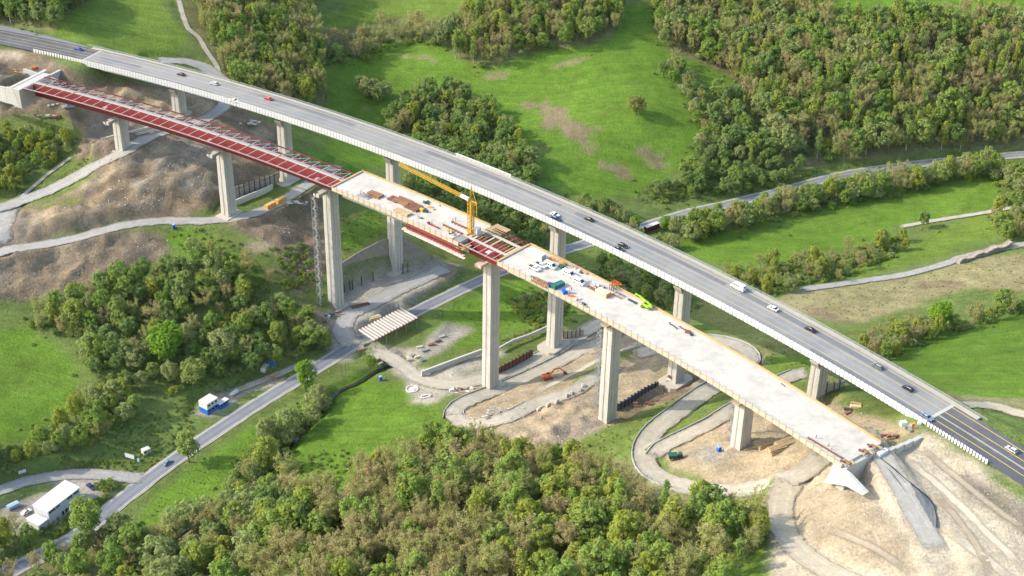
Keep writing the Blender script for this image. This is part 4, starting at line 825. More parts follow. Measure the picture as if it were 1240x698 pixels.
def van(px, py, label, group, at=slab_at, flip=False, L_=5.4, h=2.35, rz=None, col='white', pick=False):
    p, a = at(px, py); e = thing('pickup_truck' if pick else 'van', label, 'pickup truck' if pick else 'van', p, (a if rz is None else rz) + (math.pi if flip else 0), group); pm_ = paint(col); x0, x1 = -L_/2, L_/2
    b = MB()
    if pick:
        b.extr([(x0,.5),(x0,1.05),(x1-1.0,1.05),(x1-.1,.95),(x1,.5)], -.95, .95); b.build('body', pm_, e)
        c = MB(); c.extr([(-.3,1.05),(-.2,1.75),(.95,1.75),(1.6,1.05)], -.85, .85); c.build('cab', pm_, e); w = MB(); w.extr([(-.15,1.12),(-.1,1.62),(.95,1.62),(1.42,1.12)], -.87, .87); w.build('windows', M_glass, e)
        l = MB(); l.box(((x0-.3)/2, 0, 1.07), (abs(x0)-.5, 1.55, .06)); l.build('load_bed', M_dark, e)
    else:
        b.extr([(x0,.35),(x0,h-.08),(x0+.12,h),(x1-1.75,h),(x1-1.5,h-.1),(x1-.75,1.25),(x1-.1,1.05),(x1,.7),(x1,.35)], -.98, .98); b.build('body', pm_, e)
        w = MB(); w.add([(x1-1.52,-.85,h-.16),(x1-1.52,.85,h-.16),(x1-.72,.88,1.28),(x1-.72,-.88,1.28)], [(0,1,2,3)]); me_ = w.build('windscreen', M_glass, e); me_.location = (.06,0,.04)
        for y in (-.995, .995):
            q = MB()
            for k in range(3): q.box((x1-1.95-k*1.05, y, h-.68), (.85,.03,.55))
            q.build('side_window', M_glass, e)
        q = MB(); q.box((x0-.02, 0, h-.65), (.04,1.5,.5)); q.build('rear_window', M_glass, e)
    for y in (-.72, .72): q = MB(); q.box((x1-.02, y, .8), (.10,.36,.2)); q.build('headlight', M_lamp, e); q = MB(); q.box((x0-.01, y, .95), (.06,.2,.4)); q.build('taillight', M_tail, e)
    wheels(e, (x0+1.0, x1-.95), 1.95, .36); return e
# traffic on the motorway
gt = 'traffic on the motorway'
for px, py, c, lab, fl, es in [(95,61,'blue','bright blue car at the far left end of the motorway',1,0),(219.5,91.5,'black','black car on the motorway above the leftmost piers',1,0),(259.5,102.5,'silver','silver car on the motorway behind the black car at left',1,1),
    (284,123.5,'white','white car in the near lane close to the white parapet',0,0),(325,121,'red','bright red car on the motorway',1,0),(672,261.5,'white','white car beside a dark blue car above the middle pier',0,0),(673.5,266,'navy','dark blue car in the near lane beside the white car',0,1),
    (713,267,'black','black car in the far lane just ahead of the middle pier',1,0),(754.5,299,'black','black car overtaking a navy car near the middle of the bridge',0,1),(749.5,303,'navy','navy car next to the parapet beside the overtaking black car',0,0),
    (936,375,'white','white car following the white van in the far lane',1,0),(981,400.5,'black','black car between the white car and the right end pier',1,0),(1062.5,445,'grey','dark estate car on the motorway above the rightmost pier',1,1),(1099,472,'black','black estate car near the expansion joint at the right',1,1),
    (1122.5,507,'steelblue','pale blue-grey car in the near lane at the expansion joint',0,0),(1224.5,546,'silver','silver car at the far right end of the motorway',1,1)]:
    car(px, py, c, lab, gt, flip=bool(fl), est=bool(es))
van(893.5,350,'tall white van in the far lane of the motorway',gt, road_at, True, 6.6, 2.7)
def gat(px, py): return G3(px, py), 0.0
def upat(px, py, z0=.16): x, y, z = G3(px, py); return (x, y, z+z0), 0.0
car(203,562,'steelblue','blue-grey car driving on the valley road','cars in the valley', upat, rz=aim((200,566),(250,530),-4))
car(32,621.5,'white','white car parked at the corner of the white-roofed building','cars in the valley', gat, rz=aim((27,624),(37,618),-3))
car(110.5,591,'navy','dark blue car parked behind the white-roofed building','cars in the valley', gat, rz=aim((106,587),(115,594),-3))
# vehicles on the slab
gv = 'site vehicles parked on the new deck'
van(647,326.5,'white pickup nearest the slab edge on the new deck',gv, pick=True); van(655,323,'white pickup with dark bed behind the first pickup',gv, pick=True)
van(666.5,324,'white van beside the green tarpaulin heap on the new deck',gv, L_=5.6); van(688.5,334,'white minibus in the middle of the new deck',gv, L_=5.6); van(701,343.5,'white minibus parked in front of the other minibus on the new deck',gv, L_=5.4)

# ------------------------------------------------------------------ stacks and loose material
def stack(where, label, cat, L_, W_, h, m, n=6, layers=2, at=slab_at, rz=0.0, name='timber_stack', part='board', group=None, cross=True):
    p, a = at(*where); e = thing(name, label, cat, p, a+rz, group); me = MB(); me.box((0,0,h/layers/2), (L_, W_/n*.78, h/layers*.86)); mes = me.mesh(part, m)
    for k in range(layers):
        for i in range(n):
            if k == layers-1 and random.random() < .22: continue
            o = obj(part, mes, None, e); o.location = (random.uniform(-.25,.25), (i+.5)/n*W_-W_/2, k*h/layers+.05); o.rotation_euler = (0,0,random.uniform(-.03,.03))
    if cross:
        for x in (-L_*.32, L_*.32): q = MB(); q.box((x,0,.0), (.2,W_*1.02,.14)); q.build('bearer', M_dark, e)
    return e
def heap(where, label, cat, parts, at=slab_at, name='material_heap', group=None):
    """parts: (mat, dx, dy, sx, sy, sz)"""
    p, a = at(*where); e = thing(name, label, cat, p, a, group)
    for m, dx, dy, sx, sy, sz_ in parts:
        q = MB(); q.box((0,0,sz_/2), (sx,sy,sz_), taper=(.92,.9)); o = q.build('piece', m, e); o.location = (dx,dy,.02); o.rotation_euler = (0,0,random.uniform(-.5,.5))
    return e
M_green = mat('green_tarpaulin', (.02,.10,.07), .6, .15); M_blue = mat('bright_blue_plastic', (.015,.10,.50), .5, .08); M_orange = mat('orange_plate', (.62,.27,.05), .6, .12); M_lime = mat('lime_machine_paint', (.33,.62,.02), .4, .06); M_tanbox = mat('tan_plywood', (.62,.50,.27), .8, .12); M_exc = mat('excavator_orange', (.58,.13,.02), .45, .08); M_orbox = mat('orange_box', (.60,.30,.06), .6, .1); M_yel = mat('site_yellow', (.5,.34,.04), .55, .08)
gs = 'material laid out on the new deck'
stack((454,237),'brown timber panels at the start of the first slab','timber stack',7,4.2,.9,M_timber,5,2,group=gs)
stack((478,242),'dark brown beams lying beside the long stack on the first slab','timber stack',5.5,4.5,.7,M_rust,5,2,group=gs); stack((488,245),'long brown beams stacked in the middle of the first slab','timber stack',8,5,1.0,M_timber,6,2,group=gs); stack((501,252),'reddish brown planks next to the yellow machine on the first slab','timber stack',7,5.2,1.1,M_rust,6,3,group=gs); stack((487,258),'tan boards nearest the edge of the first slab','timber stack',8,3.6,.8,M_tan,4,2,group=gs)
e = thing('rebar_rack','grey rack of upright reinforcement bars on the first slab','rack',*slab_at(441,238),gs)
for i in range(14): q = MB(); q.bar((random.uniform(-3,3),random.uniform(-1.2,1.2),0),(random.uniform(-3,3),random.uniform(-1.2,1.2),1.9),.14); q.build('bar', M_gsteel, e)
q = MB(); q.box((0,0,.1),(6.5,2.8,.2)); q.build('base', M_gsteel, e)
heap((511,256),'small yellow machine with dark parts on the first slab','machine',[(M_yel,0,0,1.9,1.5,1.3),(M_dark,1.8,.6,1.6,1.2,1.0),(M_dark,.4,1.6,.9,.9,.7)],name='compressor',group=gs)
heap((514.5,246),'dark green crates near the far edge of the first slab','crates',[(M_green,0,0,1.4,1.2,.7),(M_dark,1.6,.2,1.2,1,.5),(M_green,.5,1.5,1.1,1.0,.6),(M_gsteel,-1.4,.6,1.2,.9,.4)],group=gs)
heap((521,251.5),'orange plate and timber beside the yellow machine','plates',[(M_orange,0,0,2.0,1.6,.5),(M_tan,2.0,-.4,1.8,1.0,.4)],group=gs)
e = thing('steel_beam','long red steel beam lying on the first slab','beam',*slab_at(525,274.5),gs); q = MB(); q.box((0,0,.35),(6.6,.5,.5)); q.build('web', M_red, e); q = MB(); q.box((-2.8,0,.8),(1.0,1.1,.6)); q.build('end_plate', M_red, e)
heap((507.5,264),'scattered grey-green blocks on the first slab','blocks',[(M_gsteel,0,0,1.2,.8,.4),(M_green,1.3,.3,.9,.7,.4),(M_tan,-1.4,.5,1.2,.6,.3)],group=gs)
heap((545,281.5),'yellow and dark crates at the near end of the first slab','crates',[(M_yel,-1.6,.2,1.4,.8,.5),(M_yel,.2,.7,1.3,.8,.5),(M_dark,1.6,.1,1.2,.9,.5),(M_gsteel,2.8,-.7,1.0,1.0,.5),(M_green,.8,-1.1,1.0,.7,.4)],group=gs)
for k, (pa, pb) in enumerate((((536.5,272.5),(559.5,284)),((546.7,269),(573,281)))):
    a_, h_ = slab_at(*pa); b_, _ = slab_at(*pb); e = thing('rail', ('front','rear')[k]+' of the two brown rails leading to the crane foot','rail', a_, 0, 'crane rails'); q = MB(); A_ = Vector(a_); B_ = Vector(b_); q.bar(Vector((0,0,.3)), B_-A_+Vector((0,0,.3)), .55, .5); q.build('beam', M_rust, e)
    for t in np.linspace(.06,.94,7): q = MB(); pp = (B_-A_)*float(t); q.box((pp.x,pp.y,.12),(1.6,.3,.2),h_+1.57); q.build('sleeper', M_timber, e)
e = thing('bulkhead','grey sloping bulkhead at the near end of the first slab','bulkhead',*on_deck(282.2,-41.2,.57)); q = MB(); q.extr([(-2.2,0),(2.0,0),(2.0,.35),(-1.4,.75)],-2.6,2.6); q.build('plate', mat('grey_plate',(.25,.24,.22)), e); q = MB(); q.box((-2.3,0,.3),(.25,5.4,.6)); q.build('kerb_form', M_cream, e)
# second slab
e = thing('site_container','white site container on the new deck by the far edge','container',*slab_at(651,312.5)); q = MB(); q.box((0,0,1.3),(6.6,2.5,2.6)); bo = q.build('shell', M_wsteel, e)
for i in range(12):
    for y in (-1.28,1.28): q = MB(); q.box((-3.0+i*.545,y,1.3),(.2,.08,2.3)); q.build('rib', M_wsteel, bo)
q = MB(); q.box((3.33,0,1.2),(.08,2.1,2.1)); q.build('door', M_gsteel, e)
stack((655,343.5),'brown forms and white sacks along the near edge of the second slab','formwork pile',8,3.0,.9,M_timber,4,2,group=gs,name='formwork_pile')
heap((648,338),'dark items at the near edge beside the first pickup','boxes',[(M_dark,0,0,1.8,.9,.6),(M_gsteel,-2.4,.2,1.2,.8,.5)],group=gs); heap((660,346),'orange and white bits by the near slab edge','boxes',[(M_orange,0,0,1.2,.9,.7),(M_wsteel,1.4,.2,1.1,.8,.6),(M_dark,-1.4,-.4,1.0,.8,.7),(M_wsteel,-.4,1.2,1.2,.8,.5)],group=gs)
e = thing('dump_container','dark green open container standing across the new deck','container',*slab_at(675.5,347.5)); e.rotation_euler.z += 1.45
for a_, b_ in (((0,0,.1),(5.4,2.3,.2)),((0,-1.1,.9),(5.4,.12,1.6)),((0,1.1,.9),(5.4,.12,1.6)),((-2.65,0,.9),(.12,2.3,1.6)),((2.65,0,.9),(.12,2.3,1.6)),((0,0,1.55),(5.2,2.1,.1))): q = MB(); q.box(a_,b_); q.build('wall', mat('teal_container',(.02,.13,.11),.5), e)
heap((666,347),'navy cabinet with white lid left of the green container','cabinet',[(paint('darkblue'),0,0,2.0,1.6,1.5),(M_wsteel,.9,.8,1.2,1.0,1.1),(M_dark,-.8,-.9,1.0,.8,.9)],group=gs,name='cabinet')
heap((683.5,355),'blue machine with white top right of the green container','machine',[(M_blue,0,0,2.4,1.7,1.5),(M_wsteel,.9,.9,1.4,1.1,1.9)],group=gs,name='machine'); heap((692,359.5),'orange rods and white bags next to the blue machine','rods',[(M_exc,0,0,3.2,.5,.5),(M_exc,.6,.8,2.6,.4,.4),(M_wsteel,2.6,-.4,1.2,1.1,.7),(M_wsteel,3.4,.9,1.1,.8,.5)],group=gs)
heap((707,369),'dark hose coil and scraps near the slab edge above the fifth pier','coil',[(M_dark,0,0,1.5,1.1,.6),(M_gsteel,-1.9,.3,1.6,.7,.3),(M_gsteel,1.8,-.5,1.2,.6,.3)],group=gs)
heap((674,316.5),'orange-yellow plates by the far edge of the second slab','plates',[(M_orange,-2.2,0,2.6,1.5,.8),(M_yform,.4,.3,2.6,1.5,.7),(M_orange,2.8,0,2.0,1.4,.9),(M_timber,4.4,.2,1.2,1.2,.8)],group=gs); heap((680,324),'green tarpaulin heap next to the white van','heap',[(M_green,0,0,2.6,1.7,.9),(M_green,1.6,.5,1.6,1.2,.6)],group=gs)
heap((697,326.5),'small grey frames and boxes by the far slab edge','boxes',[(M_gsteel,-2.5,.4,1.8,1.2,.5),(M_yform,-.5,.6,1.9,1,.6),(M_wsteel,1.6,.2,1.5,1.1,.6),(M_dark,3.4,-.5,1.2,.9,.4),(M_tan,4.8,.4,1.8,.8,.5)],group=gs); heap((719,344.5),'white bags and tubes near the far edge of the second slab','bags',[(M_wsteel,0,0,1.7,1.4,1.0),(M_wsteel,1.9,.4,1.4,1.2,.8),(M_gsteel,-2.0,.3,2.0,.6,.4),(M_rust,2.6,-1.3,3.0,.4,.4),(M_gsteel,4.2,.8,1.3,1.1,.7)],group=gs)
e = thing('formwork_box','tan plywood box with orange end on the second slab','box',*slab_at(730,356.5)); q = MB(); q.box((0,0,.75),(5.6,3.0,1.5)); q.build('box', M_tanbox, e); q = MB(); q.box((2.95,0,.7),(.3,2.9,1.3)); q.build('end_plate', M_exc, e); q = MB(); q.box((0,0,1.55),(5.4,2.8,.1)); q.build('lid', mat('pale_plywood',(.70,.60,.36)), e)
def rack(where, label, L_, W_, h_, m, group=gs):
    e = thing('steel_rack', label, 'rack', *slab_at(*where), group)
    for x in (-L_/2, 0, L_/2):
        for y in (-W_/2, W_/2): q = MB(); q.box((x,y,h_/2),(.2,.2,h_)); q.build('post', m, e)
        q = MB(); q.box((x,0,h_*.9),(.18,W_,.18)); q.build('crossbar', m, e)
    for y in (-W_/2, W_/2):
        for z in (.3, h_): q = MB(); q.box((0,y,z),(L_+.3,.18,.18)); q.build('beam', m, e)
    return e
rack((742,351),'brown steel rack behind the tan plywood box',2.0,1.6,2.2,M_rust); rack((749,358.5),'low brown frame beside the tan plywood box',4.2,2.4,.5,M_rust); rack((746,345),'orange frame overhanging the far edge of the second slab',3.8,1.8,1.0,M_exc); rack((716,350),'rusty pipe frame in front of the white bags',4.0,1.0,.5,M_rust)
stack((766,365.5),'dark mat of planks near the lime green machine','mat',4.4,1.2,.25,M_dark,3,1,group=gs); heap((815,395),'dark curved hose pieces on the open slab','hose',[(M_dark,-1.8,.3,2.0,.35,.25),(M_dark,0,.1,2.0,.35,.25),(M_dark,1.8,-.3,1.8,.35,.25)],group=gs); heap((833,403),'rusty tools and cases near the far slab edge','tools',[(M_rust,-2.6,.4,2.4,.4,.4),(M_rust,0,0,2.2,1.5,.8),(M_dark,2.0,-.4,1.2,1.0,.7),(M_rust,-4.4,.7,1.3,.6,.3)],group=gs); heap((948,466.5),'thin brown rod by the far slab edge','rod',[(M_rust,0,0,2.2,.3,.25)],group=gs)
s0, u0 = deck_at(978,530.5,.6); s1, u1 = deck_at(1020,556,.6)
e = thing('steel_rail','long rusty rail along the near edge at the right end of the slab','rail', dk(s0,u0,.57)); A_ = Vector(dk(s0,u0,.57)); B_ = Vector(dk(s1,u1,.57)); q = MB(); q.bar((0,0,.3), B_-A_+Vector((0,0,.3)), .4, .5); q.build('beam', M_rust, e)
for t in np.linspace(.05,.95,6): q = MB(); pp = (B_-A_)*float(t); q.box((pp.x,pp.y,.1),(1.0,.25,.2),1.0); q.build('foot', M_timber, e)
for px, py, lab in ((1026,561,'brown timber box at the near corner of the slab end'),(1048,548,'brown boards in the middle of the slab end'),(1058,542,'rusty frame at the far corner of the slab end')): heap((px,py),lab,'boards',[(M_timber,0,0,2.6,1.0,.7),(M_tan,1.2,1.3,2.2,.8,.5),(M_rust,-1.4,-.8,1.6,.8,.6),(M_gsteel,.6,-1.5,1.0,.8,.5)],group='boards at the slab end')

# lime green telehandler
p, a = slab_at(783,373); e = thing('telehandler','lime green telescopic handler on the new deck','machine',p,a+.25)
q = MB(); q.box((0,0,.95),(4.6,1.5,.8)); q.box((1.5,-.3,1.45),(1.6,1.2,.5)); q.build('chassis', M_lime, e); q = MB(); q.box((-.4,.55,1.85),(1.6,.95,1.3),taper=(.8,.85)); c_ = q.build('cab', M_glass, e); q = MB(); q.box((-.4,.55,2.53),(1.4,.9,.1)); q.build('cab_roof', M_lime, c_)
q = MB(); q.bar((2.0,-.25,1.9),(-3.4,-.25,4.6),.5,.55); q.build('boom', M_lime, e); q = MB(); q.bar((-3.0,-.25,4.4),(-5.0,-.25,5.0),.36,.4); q.build('boom_tip', M_lime, e); q = MB(); q.bar((-5.0,-.25,5.0),(-5.3,-.25,3.9),.3); q.build('fork_carrier', M_lime, e); wheels(e, (-1.5,1.5), 2.3, .62)
# excavator below the bridge
x, y, z = G3(663,459); e = thing('excavator','orange tracked excavator on the sandy slope between the piers','excavator',(x,y,z),.35)
for s_ in (-1,1): q = MB(); q.extr([(-2.0,.3),(-1.7,0),(1.7,0),(2.0,.3),(2.0,.65),(1.7,.95),(-1.7,.95),(-2.0,.65)], s_*1.25-.3, s_*1.25+.3); q.build('track', M_dark, e)
q = MB(); q.box((-.6,0,1.65),(3.3,2.6,1.2),taper=(.94,.94)); q.box((-1.9,0,1.75),(.9,2.5,1.1)); h_ = q.build('house', M_exc, e); q = MB(); q.box((.65,.85,2.2),(1.5,.95,1.6),taper=(.85,.9)); q.build('cab', M_glass, e); q = MB(); q.box((.62,.85,3.04),(1.35,.9,.1)); q.build('cab_roof', M_wsteel, e)
q = MB(); q.bar((.6,-.1,1.9),(3.2,-.1,4.6),.5,.7); q.bar((3.2,-.1,4.6),(5.6,-.1,4.6),.45,.6); q.build('boom', M_exc, e); q = MB(); q.bar((5.3,-.1,4.8),(8.0,-.1,2.0),.38,.5); q.build('stick', M_exc, e); q = MB(); q.extr([(7.4,1.9),(8.4,2.3),(9.0,1.5),(8.6,.9),(7.6,1.0)],-.7,.5); q.build('bucket', M_dark, e); q = MB(); q.bar((1.6,-.1,2.2),(3.0,-.1,3.9),.2); q.build('hydraulic_ram', M_gsteel, e)
# dark green dumper in the hairpin
x, y, z = G3(818,556); e = thing('dumper','dark green and brown dumper parked inside the track bend','dumper',(x,y,z),.12)
q = MB(); q.box((0,0,1.0),(5.2,1.6,.6)); q.build('chassis', M_rust, e); q = MB(); q.extr([(-2.7,1.3),(-3.0,2.4),(.6,2.4),(.3,1.3)],-1.2,1.2); q.build('skip', M_green, e); q = MB(); q.box((1.7,0,1.9),(1.5,1.8,1.4),taper=(.85,.9)); q.build('cab', M_glass, e); q = MB(); q.box((1.7,0,2.65),(1.4,1.7,.1)); q.build('cab_roof', M_green, e); wheels(e, (-1.6,1.7), 2.4, .7)

# ------------------------------------------------------------------ tower crane
(cx_, cy_, cz_), ca = on_deck(282.0, -34.5, .57); JZ = ztop(cx_, cy_, 243.5); TZ = ztop(cx_, cy_, 229)
tip = unp(483, 199.5, JZ+1.0); ja = math.atan2(tip[1]-cy_, tip[0]-cx_); JL = math.hypot(tip[0]-cx_, tip[1]-cy_)
e = thing('tower_crane','yellow tower crane standing on the end of the first slab','crane',(cx_,cy_,cz_),ja); mh = JZ-cz_
def lattice(mb, a, b, w, n, r, tri=False):
    a = Vector(a); b = Vector(b); d = (b-a); M_ = d.to_track_quat('Z','X').to_matrix(); off = [Vector((sx*w/2,sy*w/2,0)) for sx, sy in ((-1,-1),(1,-1),(1,1),(-1,1))]
    for o_ in off: mb.bar(a+M_@o_, b+M_@o_, r)
    for i in range(n):
        p0 = a+d*(i/n); p1 = a+d*((i+1)/n)
        for k in range(4): mb.bar(p0+M_@off[k], p1+M_@off[(k+1)%4], r*.6); mb.bar(p0+M_@off[k], p0+M_@off[(k+1)%4], r*.6)
q = MB(); lattice(q,(0,0,.4),(0,0,mh),1.9,9,.24); q.box((0,0,mh*.5),(.8,.8,mh-1)); q.build('mast', M_ycrane, e)
q = MB(); q.box((0,0,.3),(5.0,.5,.5)); q.box((0,0,.3),(.5,5.0,.5)); q.build('base_frame', M_ycrane, e)
q = MB(); lattice(q,(1.0,0,mh+.2),(JL,0,mh+1.4),1.0,20,.16); q.bar((7,0,mh+.4),(JL-.5,0,mh+1.4),.22); q.build('jib', M_ycrane, e); q = MB(); q.box((3.4,0,mh+.35),(4.6,1.3,1.1)); q.build('jib_foot', M_wsteel, e)
th = TZ-cz_; q = MB(); q.bar((.5,.6,mh),(-.3,0,th+1.2),.26); q.bar((.5,-.6,mh),(-.3,0,th+1.2),.26); q.bar((-.3,0,th+1.2),(-3.4,0,mh-.2),.22); q.bar((0,0,mh),(-3.6,0,mh+.2),.34); q.bar((0,0,mh-3.2),(-3.4,0,mh),.24); q.build('apex_frame', M_ycrane, e)
q = MB(); q.bar((JL*.53,.35,mh+.9),(JL*.53+.5,0,mh+3.6),.2); q.bar((JL*.53+1.2,-.35,mh+.9),(JL*.53+.5,0,mh+3.6),.2); q.build('jib_strut', M_ycrane, e); q = MB(); q.bar((-.3,0,th+1.2),(JL*.53+.5,0,mh+3.6),.06); q.bar((JL*.53+.5,0,mh+3.6),(JL*.9,0,mh+1.7),.06); q.build('pendant_rope', M_dark, e)
q = MB(); q.bar((-3.4,0,mh),(-3.4,0,mh-5.6),.26); q.bar((-3.4,0,mh-5.6),(-2.2,0,2.4),.07); q.build('back_tie', M_ycrane, e)
q = MB(); q.box((-2.3,-1.6,1.5),(1.9,2.4,2.6)); o = q.build('counterweight', mat('pale_grey_ballast',(.46,.46,.45)), e); q = MB(); q.box((-2.3,-1.6,2.85),(2.0,2.5,.12)); q.build('ballast_cap', M_wsteel, o)
q = MB(); q.bar((JL*.42,0,mh+.6),(JL*.42,0,mh-9),.05); q.box((JL*.42,0,mh-9.3),(.4,.3,.7)); q.build('hook', M_dark, e)

# ------------------------------------------------------------------ hanging formwork carriage under the near slab edge
e = thing('formwork_carriage','red formwork carriage with pale platform hanging under the first slab','carriage', dk(268,-46,-4)); bpy.context.view_layer.update()
def sube(o, e=e): o.parent = e; o.matrix_parent_inverse = e.matrix_world.inverted(); return o
sube(sweep('main_beam', [(-45.2,-.75),(-44.5,-.75),(-44.5,-1.4),(-45.2,-1.4)], 254, 286, M_red, None, 6)); sube(sweep('lower_beam', [(-45.4,-2.2),(-44.7,-2.2),(-44.7,-2.8),(-45.4,-2.8)], 254, 286, M_red, None, 6))
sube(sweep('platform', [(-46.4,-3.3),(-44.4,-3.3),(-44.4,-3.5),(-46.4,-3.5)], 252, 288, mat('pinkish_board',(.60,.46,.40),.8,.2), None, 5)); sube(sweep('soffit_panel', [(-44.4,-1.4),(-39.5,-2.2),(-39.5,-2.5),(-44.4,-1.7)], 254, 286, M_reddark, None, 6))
for i, s in enumerate(np.arange(254, 287, 1.8)):
    q = MB(); q.bar(dk(float(s),-44.95,-1.1), dk(float(s)+.2,-45.2,-3.3), .26); sube(q.build('hanger', M_red))
    if i % 2 == 0: q = MB(); q.bar(dk(float(s),-46.4,-4.2), dk(float(s),-46.4,-2.2), .14); q.bar(dk(float(s),-46.42,-3.5), dk(float(s)+3.4,-46.42,-3.5), .06, 1.4); sube(q.build('handrail', mat('pinkish_board',(.60,.46,.40))))
q = MB(); q.add([dk(283.5,-45.4,-.9),dk(287.5,-44.9,-.9),dk(287.5,-39.5,-.9),dk(283.5,-39.5,-.9),dk(283.5,-45.4,-1.15),dk(287.5,-44.9,-1.15),dk(287.5,-39.5,-1.15),dk(283.5,-39.5,-1.15)],[(0,1,2,3),(7,6,5,4),(0,4,5,1),(1,5,6,2),(2,6,7,3),(3,7,4,0)]); sube(q.build('end_platform', M_yform))

# ------------------------------------------------------------------ stair towers at the piers
M_lag0 = mat('scaffold_deck', (.30,.27,.22), .9, .2)
def stair_tower(px_top, py_top, px, py, label):
    x, y, z = G3(px, py); zt = ztop(x, y, py_top); h = max(8., zt-z); e = thing('stair_tower', label, 'scaffold tower', (x,y,z), heading(200)+.0, 'scaffold stair towers'); w = 1.9
    q = MB()
    for a_ in (-1,1):
        for b_ in (-1,1): q.bar((a_*w/2,b_*w/2,0),(a_*w/2,b_*w/2,h),.12)
    q.build('standards', M_gsteel, e); n = max(3, int(h/2.5)); me = MB(); me.box((0,0,0),(w,w,.1)); me.bar((-w/2,-w/2,0),(w/2,-w/2,1.25),.12); lm = MB(); lm.bar((-w*.42,-.3,0),(w*.42,-.3,2.5),.7,.12); lme = lm.mesh('stair_flight', M_gsteel)
    for i in range(n):
        o = obj('stair_flight', lme, None, e); o.location = (0,.0,i*h/n); o.rotation_euler = (0,0,math.pi*(i%2))
        d = MB()
        for b_ in (-1,1): d.bar((-w/2,b_*w/2,i*h/n+.9),(w/2,b_*w/2,i*h/n+.9),.08); d.bar((b_*w/2,-w/2,i*h/n+1.2),(b_*w/2,w/2,i*h/n+1.2),.08); d.bar((-w/2*b_,b_*w/2,i*h/n),(w/2*b_,b_*w/2,(i+1)*h/n),.06)
        d.build('brace', M_gsteel, e)
        if i % 2 == 0: d = MB(); d.box((0,0,i*h/n),(w,w*.5,.08)); d.build('landing', M_lag0, e)
    return e
stair_tower(280,196,283,258,'scaffold stair tower right of the second front pier'); stair_tower(384,236,388,369,'tall scaffold stair tower left of the third front pier'); stair_tower(724,398,722,492,'scaffold stair tower left of the fifth front pier'); stair_tower(884,487,883,534,'short scaffold stair tower left of the rightmost front pier')

# ------------------------------------------------------------------ retaining walls
def post_wall(name, label, base, top, z, m_face, m_post, n_post, cat='retaining wall', thick=.4, planks=5, group=None):
    """base pixels at height z, top rows; lagging boards between posts"""
    P = catmull(np.array([(*unp(a,b,z),0) for a,b in base]), 2.0); L_ = np.r_[0, np.cumsum(np.linalg.norm(np.diff(P[:,:2],axis=0),axis=1))]; bp_ = np.array([unp(a,b,z) for a,b in base]); Lb = np.interp(np.arange(len(base)), np.arange(len(base)), np.linspace(0,L_[-1],len(base)))
    tops = np.array([ztop(*bp_[k], top[k]) for k in range(len(base))]); e = thing(name, label, cat, (float(P[len(P)//2,0]),float(P[len(P)//2,1]),z), 0, group); bpy.context.view_layer.update()
    def at_(t): return np.array([np.interp(t*L_[-1], L_, P[:,0]), np.interp(t*L_[-1], L_, P[:,1])]), float(np.interp(t*L_[-1], Lb, tops))
    for i in range(n_post):
        (a_, za), (b_, zb) = at_(i/n_post), at_((i+1)/n_post); ang = math.atan2(b_[1]-a_[1], b_[0]-a_[0]); w = float(np.linalg.norm(b_-a_)); c_ = (a_+b_)/2
        for k in range(planks):
            f0, f1 = k/planks, (k+1)/planks-.012; q = MB(); tk = thick/2+random.uniform(-.03,.03); xa, xb = -w/2+.02, w/2-.02; Z_ = lambda f, zz: f*(zz-z+.3)-.3
            q.add([(xa,-tk,Z_(f0,za)),(xb,-tk,Z_(f0,zb)),(xb,tk,Z_(f0,zb)),(xa,tk,Z_(f0,za)),(xa,-tk,Z_(f1,za)),(xb,-tk,Z_(f1,zb)),(xb,tk,Z_(f1,zb)),(xa,tk,Z_(f1,za))],[(3,2,1,0),(4,5,6,7),(0,1,5,4),(1,2,6,5),(2,3,7,6),(3,0,4,7)]); o = q.build('lagging', m_face); o.location = (c_[0],c_[1],z); o.rotation_euler = (0,0,ang); sube(o, e)
        if m_post is not None: q = MB(); q.box((0,0,(za-z)/2+.1),(.38,thick+.35,za-z+.8)); o = q.build('post', m_post); o.location = (a_[0],a_[1],z); o.rotation_euler = (0,0,ang); sube(o, e)
    return e
M_lag = mat('grey_lagging', (.30,.27,.23), .9, .2, .8, 4, dirt=((.18,.15,.12),.6,3)); M_shot = mat('sprayed_concrete', (.27,.245,.205), .95, .18, 1.2, 6, .4, dirt=((.17,.15,.12),.7,4))
gw_ = 'retaining walls of the pier pits'
post_wall('retaining_wall','tall grey retaining wall behind the second and third piers',[(409,350),(438,340),(466,330),(494,324),(522,318)],[322,304,290,286,311],5.0,M_shot,None,12,planks=4,group=gw_)
post_wall('retaining_wall','grey boarded wall with dark posts beside the second back pier',[(284,243),(302,236),(320,230),(338,222)],[227,221,216,208],34.0,M_lag,mat('dark_brown_post',(.07,.045,.035)),9,group=gw_)
post_wall('retaining_wall','low concrete beam wall at the foot of the boarded wall',[(284,250),(300,243),(318,236),(330,229)],[243,236,229,223],34.0,mat('pale_beam',(.46,.43,.37)),None,5,planks=1,thick=.8,group=gw_)
post_wall('retaining_wall','dark sheet pile wall beside the fourth back pier footing',[(602,455),(618,447),(634,438),(645,431)],[446,438,429,423],1.0,M_rust,mat('black_pile',(.03,.028,.03)),10,planks=1,group=gw_)
post_wall('retaining_wall','dark sheet pile wall behind the fifth front pier',[(747,498),(764,489),(780,479),(797,470)],[490,480,470,462],15.0,mat('blue_grey_sheet',(.10,.11,.13),.8,.2),mat('black_pile',(.03,.028,.03)),12,planks=1,group=gw_)
post_wall('retaining_wall','pale slatted wall behind the fourth front pier scaffold',[(682,410),(694,408),(707,406)],[401,400,399],3.0,mat('pale_slat',(.42,.38,.32)),M_rust,5,planks=2,group=gw_)
post_wall('retaining_wall','pale boarded wall with brown posts right of the sixth back pier',[(1000,476),(1010,474),(1022,468)],[464,465,460],45.5,mat('pale_slat',(.42,.38,.32)),M_rust,3,planks=4,group=gw_)
